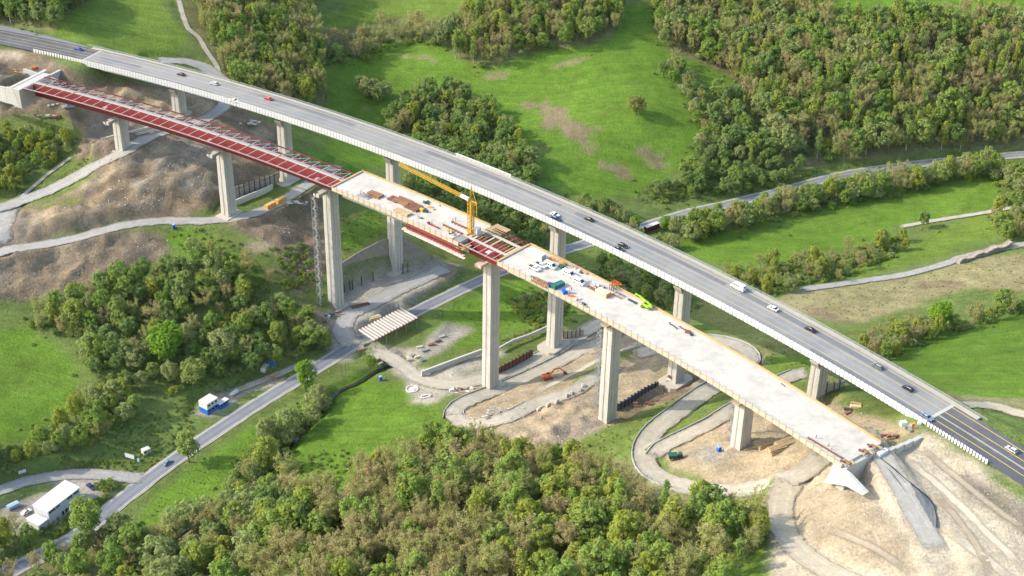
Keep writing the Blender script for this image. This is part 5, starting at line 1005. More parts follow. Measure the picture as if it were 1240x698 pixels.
post_wall('retaining_wall','sheet pile wall under the finished viaduct at the far left',[(112,100),(122,97),(134,92)],[90,87,82],64.0,M_lag,M_rust,8,planks=1,group=gw_)
post_wall('retaining_wall','pile wall beneath the new abutment at the far left',[(32,126),(44,121),(56,116)],[117,111,106],58.5,M_lag,M_dark,7,planks=1,group=gw_)
post_wall('concrete_wall','long pale concrete wall beside the lower gravel track',[(510,455),(534,446),(558,437),(583,428)],[450,441,432,423],2.3,mat('white_wall',(.46,.44,.39)),None,6,cat='wall',planks=1,thick=.9)
post_wall('concrete_wall','low pale wall along the gravel track right of the middle pier',[(604,424),(622,414),(640,408),(662,398)],[421,411,405,395],2.6,mat('white_wall',(.46,.44,.39)),None,6,cat='wall',planks=1,thick=.7)
# kerb walls and crash barriers along the site tracks
def barrier(key, i0, i1, side, label, h=.85, m=None, name='track_barrier'):
    C_, wd = ROADS[key]; a_ = int(i0*(len(C_)-1)); b_ = int(i1*(len(C_)-1)); S = C_[a_:b_+1]; T = np.gradient(S[:,:2],axis=0); T /= np.linalg.norm(T,axis=1)[:,None]+1e-9; off = side*(wd/2+.55); P = [(p[0]-t[1]*off, p[1]+t[0]*off, max(float(H(p[0]-t[1]*off, p[1]+t[0]*off)), p[2]-.3)) for p, t in zip(S, T)]
    e = thing(name, label, 'barrier', P[len(P)//2], 0, 'barriers along the site tracks'); bpy.context.view_layer.update()
    for i in range(0, len(P)-2, 2):
        q = MB(); q.bar(Vector(P[i])+Vector((0,0,h/2)), Vector(P[i+2])+Vector((0,0,h/2)), .5, h) if False else None
        A_, B_ = Vector(P[i]), Vector(P[i+2]); d_ = B_-A_; q = MB(); nrm = Vector((-d_.y,d_.x,0)).normalized()*.26; up = Vector((0,0,h)); dn = Vector((0,0,-.5)); g_ = d_*.012
        q.add([A_-nrm+dn,B_-nrm-g_+dn,B_+nrm-g_+dn,A_+nrm+dn,A_-nrm*.5+up,B_-nrm*.5-g_+up,B_+nrm*.5-g_+up,A_+nrm*.5+up],[(3,2,1,0),(4,5,6,7),(0,1,5,4),(1,2,6,5),(2,3,7,6),(3,0,4,7)]); sube(q.build('barrier_block', m or mat('grey_barrier',(.36,.37,.34),.8,.12)), e)
barrier('upper_track',.0,.36,1,'grey barrier round the outer edge of the bend behind the fifth pier'); barrier('upper_track',.40,.93,-1,'grey barrier round the outside of the big hairpin track'); barrier('side_track',.05,.95,1,'grey barrier along the upper track under the new deck')
barrier('middle_track',0,.5,1,'grey barrier on the upper edge of the middle gravel track'); barrier('middle_track',.5,.95,1,'grey barrier curving behind the fourth back pier'); barrier('hairpin_track',.55,1,-1,'low grey barrier round the left end of the hairpin',.5)
barrier('lower_track',.55,1,1,'grey barrier along the far edge of the lower gravel track',.6)

# ------------------------------------------------------------------ road canopy of beams, material yard
cz = 5.6; cn = [Vector((*unp(a,b,cz),cz)) for a,b in ((433,400.6),(486.7,373),(507,384.5),(452,413))]
e = thing('road_canopy','flat canopy of pale beams built over the valley road','canopy',tuple(sum(cn,Vector())/4-Vector((0,0,6))),0); bpy.context.view_layer.update(); nb = 15
for i in range(nb):
    t = (i+.5)/nb; a_ = cn[0].lerp(cn[1],t); b_ = cn[3].lerp(cn[2],t); q = MB(); q.bar(a_,b_,.95 if i%2 else .75,.45); sube(q.build('beam', M_wsteel if i%3 else mat('pale_beam2',(.60,.55,.48))), e)
    if i < nb-1: t = (i+1)/nb; q = MB(); q.bar(cn[0].lerp(cn[1],t)-Vector((0,0,.18)),cn[3].lerp(cn[2],t)-Vector((0,0,.18)),.7,.12); sube(q.build('plank', mat('brown_plank',(.30,.22,.17),.9,.25)), e)
for a_, b_ in ((0,1),(3,2)): q = MB(); q.bar(cn[a_]-Vector((0,0,.5)),cn[b_]-Vector((0,0,.5)),.5,.5); sube(q.build('edge_beam', M_rust), e)
for t in (.05,.28,.5,.72,.95):
    for A_, B_ in ((cn[0],cn[1]),(cn[3],cn[2])): P_ = A_.lerp(B_,t); q = MB(); zg_ = float(H(P_.x,P_.y)); q.box((P_.x,P_.y,(zg_-.5+P_.z-.7)/2),(.35,.35,P_.z-.7-zg_+.5)); sube(q.build('post', M_gsteel), e)
yard = [(497,438,'grey panels',M_gsteel,2.6,1.6,.9),(505,433,'tan boxes',M_tanbox,2.4,1.8,1.0),(499,431,'pale blocks',M_conc2,2.2,1.6,.8),(515,425,'grey beams',M_gsteel,3.4,1.3,.7),(488,436,'tan crates',M_tan,2.2,1.7,1.1),(461,441,'pale blocks',M_conc2,2.0,1.6,.9),(522,418,'brown boards',M_timber,3.2,1.4,.7),(508,421,'grey plates',M_conc2,3.0,1.5,.6),(530,414,'rusty beams',M_rust,3.4,1.2,.6),(455,436,'tan crates',M_tanbox,2.4,1.8,1.0),(512,437,'grey scrap',M_gsteel,2.2,1.6,.8),(535,408,'pale plates',M_conc2,3.0,1.4,.5),(482,432,'grey panels',M_lag,2.6,1.6,.8),(437,424,'tan timber',M_tan,3.4,1.8,.9),(441,418,'grey crates',M_lag,2.2,1.6,1.0)]
POSW = ('nearest the track','at the front right of the yard','in the middle of the yard','near the right end of the canopy','left of the pale sacks','leftmost in front of the canopy','at the far right behind the yard','under the front edge of the canopy','at the far end of the row','at the left end of the yard','at the right corner of the yard','beside the road beyond the canopy','close to the canopy front','left of the canopy by the road','left of the canopy behind the timber')
for (a_,b_,nm_,m_,l_,w_,h_), pw in zip(yard, POSW): stack((a_,b_),'stack of '+nm_+' '+pw,'stack',l_,w_,h_,m_,3,2,at=gat,rz=.65+random.uniform(-.3,.3),name='material_stack',part='panel',group='stacks in the yard by the canopy')
heap((477.5,440),'two white bulk sacks in the yard','sacks',[(M_panel,0,0,1.5,1.5,1.3),(M_panel,2.0,.7,1.4,1.4,1.2)],at=gat,name='bulk_sacks'); stack((454,387),'pale timber planks stacked on the gravel above the canopy','timber stack',5.6,2.6,1.6,M_tanbox,4,3,at=gat,rz=.45)
for k, (a_, b_) in enumerate(((160,160),(170,163))):
    pass
M_redst = mat('red_brown_scrap', (.28,.08,.06), .8, .3)
heap((57,140),'heap of red and white scrap steel beside the gravel road','scrap heap',[(random.choice((M_redst,M_wsteel,M_redst,M_gsteel,M_pink)),random.uniform(-7,7),random.uniform(-3,3),random.uniform(1,2.6),random.uniform(.5,1.2),random.uniform(.4,1.0)) for _ in range(30)],at=gat,name='scrap_heap')
stack((160,161),'rear of two long pale girders lying by the first pier','girder',26,1.1,1.2,mat('pale_girder',(.50,.46,.40)),1,1,at=gat,rz=.62,name='girder',part='beam',group='girders by the first pier'); stack((170,163),'front of two long pale girders lying by the first pier','girder',22,1.1,1.2,mat('pale_girder',(.50,.46,.40)),1,1,at=gat,rz=.62,name='girder',part='beam',group='girders by the first pier')
heap((76,128),'pale stone slabs and a grey mat beside the gravel road','slabs',[(M_conc2,-5,0,1.5,1.2,.6),(M_conc2,-3,1,1.6,1.3,.6),(M_conc2,-1,2,1.4,1.1,.6),(M_gsteel,3,-1,6,4,.25),(M_wsteel,-7,-1,1.2,1.0,.6)],at=gat,name='slab_heap')
stack((436,371),'rusty rebar mats in the pit of the third back pier','rebar mat',9,3.0,.8,M_rust,4,2,at=gat,rz=.5,name='rebar_mat',part='mat'); heap((396,382),'dark blue tarpaulins by the third front pier foot','tarpaulins',[(paint('darkblue'),0,0,2.6,1.5,.5),(M_dark,2.4,1.0,2.6,1.3,.5),(paint('steelblue'),1.2,-1.2,1.4,1.2,.6),(M_rust,4.6,2.4,4.2,.6,.5)],at=gat)
heap((812,456),'rusty reinforcement lying on the fifth back footing','reinforcement',[(M_rust,0,0,3.2,1.3,.8),(M_rust,.8,.9,2.6,.8,.6)],at=lambda a,b:((*unp(a,b,18.6),18.6),.4),name='reinforcement'); heap((790,490),'rusty brown scrap in the pit beside the fifth pier','scrap heap',[(M_rust,random.uniform(-7,7),random.uniform(-2.5,2.5),random.uniform(1,2.8),random.uniform(.4,1),random.uniform(.3,.8)) for _ in range(16)],at=gat,name='scrap_heap')
for k, (a_, b_) in enumerate(((653,497),(664,492),(674,488),(686,481),(692,478),(702,474),(706,469))):
    x, y, z = G3(a_,b_); e = thing('concrete_block', ('leftmost','second','third','fourth','fifth','sixth','last')[k]+' of the row of grey concrete blocks below the excavator', 'block', (x,y,z), .5+k*.2, 'row of concrete blocks'); q = MB(); q.box((0,0,.6),(2.2,1.2,1.2),taper=(.9,.85)); q.build('block', M_conc2, e); q = MB(); q.box((.3,.1,1.35),(1.2,.8,.4)); q.build('cap', M_conc, e)
heap((28,86),'tan planks and boards in the excavation at the far left','boards',[(random.choice((M_tan,M_tanbox,M_timber,M_cream)),random.uniform(-6,6),random.uniform(-4,4),random.uniform(1.5,4),random.uniform(.4,1),random.uniform(.3,.8)) for _ in range(18)],at=gat); heap((42,84),'orange bucket machine in the excavation at the far left','machine',[(M_exc,0,0,2.0,1.6,1.3),(M_exc,1.4,.6,1.2,.8,.9),(M_dark,-.9,.2,1.0,1.2,.7)],at=gat,name='small_machine'); heap((12,104),'grey pipes and blocks on the bank left of the abutment','pipes',[(random.choice((M_gsteel,M_conc2,M_dark)),random.uniform(-5,5),random.uniform(-3,3),random.uniform(1,3),random.uniform(.4,1),random.uniform(.3,.8)) for _ in range(12)],at=gat)
heap((300,148),'grey slabs and rubble beside the gravel road under the motorway','rubble',[(random.choice((M_gsteel,M_conc2,M_conc2,M_dark)),random.uniform(-6,6),random.uniform(-3,3),random.uniform(1,3.4),random.uniform(.8,2),random.uniform(.3,.8)) for _ in range(14)],at=gat,name='slab_heap'); heap((355,246),'timber and pipes on the bank beside the orange containers','timber',[(random.choice((M_gsteel,M_tan,M_conc2,M_wsteel)),random.uniform(-7,7),random.uniform(-1.5,1.5),random.uniform(1,3.4),random.uniform(.3,.8),random.uniform(.3,.7)) for _ in range(14)],at=gat)
heap((610,500),'pale rubble and slabs on the spoil bank below the fourth pier','rubble',[(random.choice((M_conc2,M_conc,M_gsteel)),random.uniform(-8,8),random.uniform(-4,4),random.uniform(.8,2.4),random.uniform(.6,1.4),random.uniform(.3,.8)) for _ in range(16)],at=gat,name='slab_heap'); heap((560,474),'white rubble and timber at the foot of the fourth front pier','rubble',[(random.choice((M_conc2,M_panel,M_rust,M_tan)),random.uniform(-5,7),random.uniform(-2.5,2.5),random.uniform(.8,2.6),random.uniform(.5,1.3),random.uniform(.4,1)) for _ in range(16)],at=gat,name='slab_heap')
for k, (a_, b_) in enumerate(((417,354),(424,352),(427,351),(438,346),(452,341),(488,332),(494,330))):
    x, y, z = G3(a_,b_); e = thing('steel_pile',('first','second','third','fourth','fifth','sixth','seventh')[k]+' from the left of the thin dark piles before the retaining wall','pile',(x,y,z),0,'dark piles before the retaining wall'); q = MB(); q.box((0,0,2.2+.3*(k%3)),(.45,.45,5.4)); q.build('shaft', M_dark, e); q = MB(); q.box((0,0,5.0+.3*(k%3)),(.7,.7,.15)); q.build('head_plate', M_rust, e)
# log piles
def logs(where, label, L_, rows, cols, r, rz, m, at=gat, name='log_pile', group=None):
    p, a_ = at(*where); e = thing(name, label, 'log pile', p, a_+rz, group); mes = []
    for k in range(3): q = MB(); q.tube((-L_/2*random.uniform(.88,1),0,0),(L_/2*random.uniform(.88,1),0,0), r*random.uniform(.85,1.05), r*random.uniform(.75,1), 7); mes.append(q.mesh('log', m))
    for i in range(rows):
        for j in range(cols-i):
            o = obj('log', random.choice(mes), None, e); o.location = (random.uniform(-.3,.3), (j-(cols-i)/2+.5)*2*r, r+i*r*1.75); o.rotation_euler = (random.uniform(0,3),0,random.uniform(-.03,.03))
    return e
M_log = mat('cut_logs', (.46,.34,.19), .9, .25, .5, 2); M_log2 = mat('weathered_logs', (.26,.23,.19), .95, .35, .5, 2, dirt=((.42,.38,.31),.5,1.5)); gl = 'tan log piles by the rightmost front pier'; heap((905,538),'pale boards and rods strewn beside the rightmost front pier','boards',[(random.choice((M_tan,M_tanbox,M_gsteel,M_conc2)),random.uniform(-5,5),random.uniform(-4,4),random.uniform(1.5,4),random.uniform(.4,.9),random.uniform(.3,.7)) for _ in range(14)],at=gat)
logs((926,540),'tan logs piled nearest the rightmost front pier',8,3,7,.36,.5,M_log,group=gl); logs((941,546),'tan logs in the front pile near the slab shadow',8,3,6,.36,.45,M_log,group=gl); logs((951,538),'tan logs in the rear pile close to the deck',8,2,6,.36,.5,M_log,group=gl)
heap((1036,494),'tan timber forms on dark ground right of the last pier','timber forms',[(M_tanbox,0,0,4.2,1.6,1.0),(M_tan,.5,1.9,4.0,1.2,.9),(M_dark,-3.2,-1.4,3.0,1.4,.5),(M_timber,-3.5,-3.5,2.8,1.3,.6),(M_conc2,5.2,.2,1.6,1.3,1.0)],at=gat,name='timber_forms'); heap((1105,517),'white wrapped forms and rubble at the end of the finished viaduct','forms',[(M_panel,-3.2,.6,2.2,1.8,1.8),(M_cream,-1.0,0,1.6,1.4,1.0),(M_timber,.6,-1.2,2.0,1.0,.7),(M_gsteel,-1.6,-2.2,1.5,1.0,.7),(M_panel,2.4,.6,1.3,1.2,1.6),(M_orange,.6,1.2,1.2,.9,.7)],at=gat)
heap((1088,530),'rusty reinforcement and boards along the low wall','reinforcement',[(random.choice((M_rust,M_timber,M_redst)),random.uniform(-6,6),random.uniform(-1.2,1.2),random.uniform(.8,1.8),random.uniform(.4,.9),random.uniform(.5,1.0)) for _ in range(16)],at=gat,name='scrap_heap')
e = thing('log_wall','long weathered stack of logs beside the field path at the right edge','log pile', G3(1200,306), 0); bpy.context.view_layer.update(); Pl = catmull(np.array([G3(a_,b_) for a_,b_ in ((1160,320),(1180,313),(1200,306),(1222,299),(1245,292),(1290,280))]), .56); Ml = []
for k in range(4): q = MB(); q.tube((0,-1.5,0),(0,1.5,0),random.uniform(.24,.30),random.uniform(.22,.28),7); Ml.append(q.mesh('log', M_log2))
nl = 0
for i in range(len(Pl)-1):
    d_ = Pl[i+1]-Pl[i]; ang = math.atan2(d_[1],d_[0]); hh_ = 4 + int(2.2*(math.sin(i*.35)*.5+.5)+random.random())
    if i > 58: continue
    for k in range(hh_): o = bpy.data.objects.new('log', random.choice(Ml)); COL.objects.link(o); o.location = (Pl[i,0]+random.uniform(-.1,.1), Pl[i,1]+random.uniform(-.1,.1), Pl[i,2]+.25+k*.5); o.rotation_euler = (0,random.uniform(0,3),ang); sube(o, e); nl += 1

# ------------------------------------------------------------------ cabins, toilets, signs
def toilet(px, py, label):
    x, y, z = G3(px,py); e = thing('portable_toilet',label,'portable toilet',(x,y,z),random.uniform(0,3),'blue portable toilets'); q = MB(); q.box((0,0,1.1),(1.3,1.3,2.2),taper=(.97,.97)); q.build('cabin', M_blue, e); q = MB(); q.box((0,-.66,1.05),(.8,.05,1.9)); q.build('door', mat('deep_blue_plastic',(.01,.05,.28)), e); q = MB(); q.box((0,0,2.28),(1.4,1.4,.2),taper=(.7,.7)); q.build('roof', mat('pale_blue_roof',(.25,.35,.55)), e)
toilet(870.5,547,'blue portable toilet at the foot of the rightmost front pier'); toilet(753,581,'blue portable toilet on the slope left of the hairpin track'); toilet(461,461,'blue portable toilet on the grass beside the stream bend'); toilet(211,277,'blue portable toilet beside the bench track on the left')
for k, (px, py) in enumerate(((327.5,252),(340,245.5))):
    x, y, z = G3(px,py); e = thing('skip_container',('front','rear')[k]+' of two orange containers on the track below the girder','container',(x,y,z+.15),aim((320,256),(345,243),34),'orange containers')
    q = MB(); q.box((0,0,1.25),(5.6,2.4,2.1)); q.build('box', M_orbox, e); q = MB(); q.box((0,0,2.36),(5.3,2.1,.1)); q.build('load', mat('sandy_load',(.55,.36,.14)), e)
    for x_ in np.linspace(-2.4,2.4,6):
        q = MB(); q.box((float(x_),-1.24,1.25),(.16,.1,2.0)); q.build('rib', M_orange, e)
    wheels(e, (-1.8,1.8), 2.3, .42)
def cabin(name, label, c, rz, L_, W_, h_, m_lo, m_roof, z, windows=(), door=None, group=None, cat='container'):
    e = thing(name,label,cat,(c[0],c[1],z),rz,group); q = MB(); q.box((0,0,h_/2),(L_,W_,h_)); q.build('wall', m_lo, e); q = MB(); q.box((0,0,h_+.08),(L_+.1,W_+.1,.16)); r_ = q.build('roof', m_roof, e)
    for k in range(int(L_/1.0)): q = MB(); q.box((-L_/2+.5+k*1.0,0,h_+.2),(.08,W_,.06)); q.build('seam', m_roof, r_)
    for fx_, fy_, side in windows:
        q = MB(); o_ = (fx_*L_, -W_/2-.02) if side == 'f' else (L_/2+.02, fx_*W_); q.box((o_[0],o_[1],fy_*h_),(1.1,.06,.9) if side == 'f' else (.06,1.1,.9)); w_ = q.build('window', M_glass, e); q = MB(); q.box((o_[0],o_[1],fy_*h_-.52),(1.3,.14,.08) if side == 'f' else (.14,1.3,.08)); q.build('sill', M_wsteel, w_)
    if door is not None: q = MB(); q.box((door*L_,-W_/2-.03,1.0),(.95,.08,2.0)); q.build('door', M_gsteel, e)
    return e
M_cabblue = mat('cabin_blue', (.02,.13,.46), .5, .06); M_cabwhite = mat('cabin_white', (.58,.57,.55), .6, .05, dirt=((.55,.53,.47),.5,2)); M_cabroof = mat('cabin_roof', (.52,.49,.43), .7, .06, dirt=((.46,.42,.35),.5,2)); gc = 'site office cabins beside the valley road'
crz = aim((240,488),(262,474),1.0); nx_, ny_ = -math.sin(crz), math.cos(crz); cc = G3(254,499); cb = (cc[0],cc[1]); WN = [(-.3,.6,'f'),(0,.6,'f'),(.3,.6,'f'),(.2,.6,'s'),(-.2,.6,'s')]
for k in range(2):
    c_ = (cb[0]+nx_*k*2.55+math.cos(crz)*1.0, cb[1]+ny_*k*2.55+math.sin(crz)*1.0)
    cabin('site_cabin',('front','rear')[k]+' lower blue office cabin beside the valley road',c_,crz,6.6,2.45,2.7,M_cabblue,M_cabroof,cc[2],WN if k == 0 else (),.45 if k == 0 else None,gc); cabin('site_cabin',('front','rear')[k]+' upper white office cabin with cream roof on the blue cabin',c_,crz,6.6,2.45,2.6,M_cabwhite,M_cabroof,cc[2]+2.9,WN if k == 0 else (),None,gc)
c3 = G3(270,492); cabin('site_cabin','single blue cabin with white roof behind the double office',(c3[0],c3[1]),crz,5.4,2.45,2.6,M_cabblue,M_cabwhite,c3[2],WN[:3],.4,gc)
x, y, z = G3(284,478); e = thing('trailer','white flat trailer parked beside the office cabins','trailer',(x,y,z),crz); q = MB(); q.box((0,0,1.0),(4.6,1.9,.9),taper=(.97,.92)); q.build('box', M_wsteel, e); wheels(e,(-.6,.6),1.9,.34); q = MB(); q.bar((2.3,0,.5),(3.6,0,.5),.12); q.build('drawbar', M_gsteel, e)
x, y, z = G3(321,449); e = thing('caravan','white caravan with red stripe parked under the trees','caravan',(x,y,z),crz+.3); q = MB(); q.extr([(-2.3,.5),(-2.4,1.6),(-2.0,2.5),(1.9,2.5),(2.4,1.7),(2.3,.5)],-1.05,1.05); q.build('body', M_wsteel, e); q = MB(); q.box((0,0,.85),(4.64,2.14,.35)); q.build('stripe', M_redst, e); q = MB(); q.box((.2,-1.07,1.75),(2.4,.04,.6)); q.build('window', M_glass, e); wheels(e,(0,),2.0,.34)
x, y, z = G3(330,441); e = thing('tarpaulin_tent','blue tarpaulin shelter behind the caravan','shelter',(x,y,z),crz); q = MB(); q.extr([(-2,0),(0,2.2),(2,0)],-2,2); q.build('cover', mat('dull_blue_cover',(.05,.13,.26)), e); q = MB(); q.bar((0,-2.1,2.2),(0,2.1,2.2),.1); q.build('ridge', M_gsteel, e)
x, y, z = G3(330,458); e = thing('waste_bin','orange bin beside the roadside track','bin',(x,y,z),0); q = MB(); q.box((0,0,.7),(1.2,1.0,1.4),taper=(1.1,1.1)); q.build('body', M_exc, e); q = MB(); q.box((0,0,1.45),(1.4,1.2,.12)); q.build('lid', M_orbox, e)
# white-roofed building
zr = G3(75,612)[2]+6.2; rc = [Vector((*unp(a_,b_,zr),0)) for a_,b_ in ((38.7,612.5),(78.7,582),(96.8,590.2),(57.4,620.5))]; ctr = sum(rc,Vector())/4; zg_ = G3(68,625)[2]-1.2
e = thing('workshop_building','long white building with a bright white roof beside the lane','building',(ctr.x,ctr.y,zg_),0); bpy.context.view_layer.update()
ins = [ctr+(v-ctr)*.955 for v in rc]; q = MB(); q.add([(v.x,v.y,zg_) for v in ins]+[(v.x,v.y,zr-.15) for v in ins],[(3,2,1,0),(4,5,6,7),(0,1,5,4),(1,2,6,5),(2,3,7,6),(3,0,4,7)]); sube(q.build('wall', mat('white_render',(.50,.51,.52),.8,.06,dirt=((.45,.47,.48),.5,3))), e)
q = MB(); q.add([(v.x,v.y,zr+(.0 if k in (0,1) else -.25)) for k, v in enumerate(rc)]+[(v.x,v.y,zr+.28+(.0 if k in (0,1) else -.25)) for k, v in enumerate(rc)],[(3,2,1,0),(4,5,6,7),(0,1,5,4),(1,2,6,5),(2,3,7,6),(3,0,4,7)]); rf = sube(q.build('roof', mat('white_metal_roof',(.66,.66,.65),.5,.03)), e); bpy.context.view_layer.update()
for k in range(1,14): a_ = rc[0].lerp(rc[1],k/14); b_ = rc[3].lerp(rc[2],k/14); q = MB(); q.bar((a_.x,a_.y,zr+.31),(b_.x,b_.y,zr+.06),.07); sube(q.build('roof_seam', mat('white_metal_roof',(.66,.66,.65))), rf)
A_, B_ = ins[3], ins[2]; dd = (B_-A_); ang = math.atan2(dd.y,dd.x); nv = Vector((dd.y,-dd.x,0)).normalized()
for k, t in enumerate((.05,.10,.15,.20,.28,.34,.64,.69,.74,.84,.89,.94)): P_ = A_.lerp(B_,t)+nv*.03; q = MB(); q.box((P_.x,P_.y,zr-1.2),(.75,.08,.8),ang); w_ = sube(q.build('window', M_glass), e); bpy.context.view_layer.update(); q = MB(); P2 = P_+nv*.06; q.box((P2.x,P2.y,zr-1.66),(.85,.14,.08),ang); sube(q.build('sill', M_wsteel), w_)
for t, c_ in ((.42,M_glass),(.52,M_glass),(.60,M_blue)): P_ = A_.lerp(B_,t)+nv*.04; q = MB(); q.box((P_.x,P_.y,zg_+2.3),(1.1,.1,2.1),ang); sube(q.build('door', c_), e)
for t in (.10,.24): P_ = A_.lerp(B_,t)+nv*.04; q = MB(); q.box((P_.x,P_.y,zg_+1.9),(1.5,.08,1.0),ang); sube(q.build('window', mat('grey_glass',(.2,.23,.25),.3)), e)
za = zr-3.2; ac = [Vector((*unp(a_,b_,za),0)) for a_,b_ in ((31.6,628.5),(42.5,622.8),(57.5,629),(46.5,637.5))]; q = MB(); q.add([(v.x,v.y,zg_-.5) for v in ac]+[(v.x,v.y,za) for v in ac],[(3,2,1,0),(4,5,6,7),(0,1,5,4),(1,2,6,5),(2,3,7,6),(3,0,4,7)]); an_ = sube(q.build('annex', mat('grey_annex',(.48,.47,.44),.85,.08)), e); bpy.context.view_layer.update(); ac2 = sum(ac,Vector())/4; q = MB(); q.add([(*(ac2+(v-ac2)*1.05).xy,za+.02) for v in ac]+[(*(ac2+(v-ac2)*1.05).xy,za+.2) for v in ac],[(3,2,1,0),(4,5,6,7),(0,1,5,4),(1,2,6,5),(2,3,7,6),(3,0,4,7)]); sube(q.build('flat_roof', mat('grey_flat_roof',(.55,.56,.57))), an_)
x, y, z = G3(16,615.5); e = thing('trailer','blue-grey covered trailer parked left of the white-roofed building','trailer',(x,y,z),aim((10,618),(22,612),-3)); q = MB(); q.box((0,0,1.2),(4.4,2.0,1.4)); q.build('box', mat('blue_grey_cover',(.22,.33,.40)), e); q = MB(); q.add([(-2.3,-1.1,1.9),(2.3,-1.1,1.9),(2.3,0,2.5),(-2.3,0,2.5),(-2.3,1.1,1.9),(2.3,1.1,1.9)],[(0,1,2,3),(3,2,5,4)]); q.build('cover', mat('pale_blue_cover',(.42,.55,.60)), e); wheels(e,(-.5,.5),2.0,.34)
# signs and small cabin by the lane mouth
def sign(px, py, w, h, label, m, lift=1.0, rz=.0):
    x, y, z = G3(px,py); e = thing('sign_board',label,'sign',(x,y,z),rz); q = MB(); q.box((0,0,lift+h/2),(w,.12,h)); p_ = q.build('panel', m, e); q = MB(); q.box((0,-.07,lift+h*.93),(w,.06,h*.08)); q.build('frame_rail', M_gsteel, p_)
    for a_ in (-w*.38,w*.38): q = MB(); q.box((a_,.1,(lift+h*.6)/2),(.14,.14,lift+h*.6)); q.build('post', M_gsteel, e)
    return e
sign(157.5,557,4.4,2.1,'large white sign board on the grass beside the lane mouth',mat('white_sign',(.68,.68,.66),.6,.05,dirt=((.45,.46,.47),.6,.6)),.9,-.35); sign(168,561,1.0,1.6,'small pale blue sign right of the large white board',mat('pale_blue_sign',(.35,.52,.66)),.8,-.3); sign(27.5,575,3.0,1.6,'grey sign board beside the lane at the left edge',mat('grey_sign',(.50,.52,.53)),.8,.55)
x, y, z = G3(177,549); cabin('small_cabin','small white and blue cabin behind the white sign board',(x,y),.7,3.2,2.2,2.2,M_cabwhite,M_cabroof,z,[(-.2,.6,'f')],.25)
x, y, z = G3(870,80); e = thing('hunting_stand','white wooden hunting stand at the edge of the upper wood','hunting stand',(x,y,z),.3)
for a_ in (-1,1):
    for b_ in (-1,1): q = MB(); q.bar((a_*1.0,b_*1.0,0),(a_*.7,b_*.7,3),.16); q.build('leg', M_gsteel, e)
q = MB(); q.box((0,0,3.9),(1.9,1.9,1.8)); q.build('cabin', mat('bleached_boards',(.52,.52,.50)), e); q = MB(); q.box((0,0,4.95),(2.3,2.3,.15)); q.build('roof', M_wsteel, e); q = MB(); q.box((0,-.97,4.2),(1.3,.06,.5)); q.build('window', M_glass, e)
x, y, z = G3(789,279); e = thing('lorry_trailer','dark red trailer with pale roof parked beside the valley road','trailer',(x,y,z),aim((780,281),(830,262),4)); q = MB(); q.box((0,0,2.0),(9.0,2.5,2.6)); q.build('body', mat('dark_red_side',(.13,.018,.022)), e); q = MB(); q.box((0,0,3.36),(9.1,2.6,.14)); q.build('roof', M_cabroof, e); wheels(e,(-3.4,-2.2,3.2),2.4,.48)
e = thing('geotextile_sheet','dark grey geotextile sheet on the bank beside the ramp','sheet',G3(1120,605)); bpy.context.view_layer.update(); L1 = [(1066,556),(1082,569),(1098,583),(1112,594),(1124,604),(1131,614),(1134,628),(1134,640)]; L2 = [(1062,561),(1076,573),(1089,587),(1099,600),(1107,612),(1115,624),(1122,634),(1128,643)]
q = MB(); V_ = []; 
for a_, b_ in zip(L1, L2):
    A_ = Vector(G3(*a_)); B_ = Vector(G3(*b_))
    for t in (0,.33,.66,1): P_ = A_.lerp(B_,t); V_.append((P_.x,P_.y,max(P_.z,float(H(P_.x,P_.y)))+.32+.1*math.sin(t*9+a_[0])))
q.add(V_,[(i*4+k,i*4+k+1,i*4+k+5,i*4+k+4) for i in range(7) for k in range(3)]); sube(q.build('sheet', mat('dark_geotextile',(.15,.152,.15),.7,.15)), e)
q = MB()
for i in range(7): q.bar(V_[i*4],V_[i*4+4],.5,.25)
sube(q.build('hem', mat('black_hem',(.015,.015,.016),.6)), e)
# round shaft and culvert rings beside the track
x, y, z = G3(499,472); e = thing('concrete_shaft','round pale concrete shaft ring beside the lower track','shaft',(x,y,z),0)
ring = MB(); n = 20
for k in range(n):
    a0, a1 = 6.2832*k/n, 6.2832*(k+1)/n; P_ = [(r_*math.cos(a_), r_*math.sin(a_)) for a_ in (a0,a1) for r_ in (2.3,2.8)]; ring.add([(*P_[0],-.3),(*P_[1],-.3),(*P_[3],-.3),(*P_[2],-.3),(*P_[0],.55),(*P_[1],.55),(*P_[3],.55),(*P_[2],.55)],[(4,5,6,7),(0,4,7,3),(1,2,6,5)])
ring.build('ring', M_cabroof, e); q = MB(); q.tube((0,0,-.1),(0,0,.12),2.28,n=20); q.build('lid', mat('pale_gravel_fill',(.52,.49,.42)), e)
x, y, z = G3(515,481); e = thing('concrete_basin','broken white concrete basin beside the shaft ring','basin',(x,y,z),.4)
for a_, b_ in (((-2,-.9,0),(2,-.9,0)),((2,-.9,0),(2,.9,0)),((2,.9,0),(-1.4,.9,0)),((-2,-.9,0),(-1.8,.5,0))): q = MB(); q.bar(Vector(a_)+Vector((0,0,.35)),Vector(b_)+Vector((0,0,.35)),.45,.8); q.build('segment', M_cabroof, e)
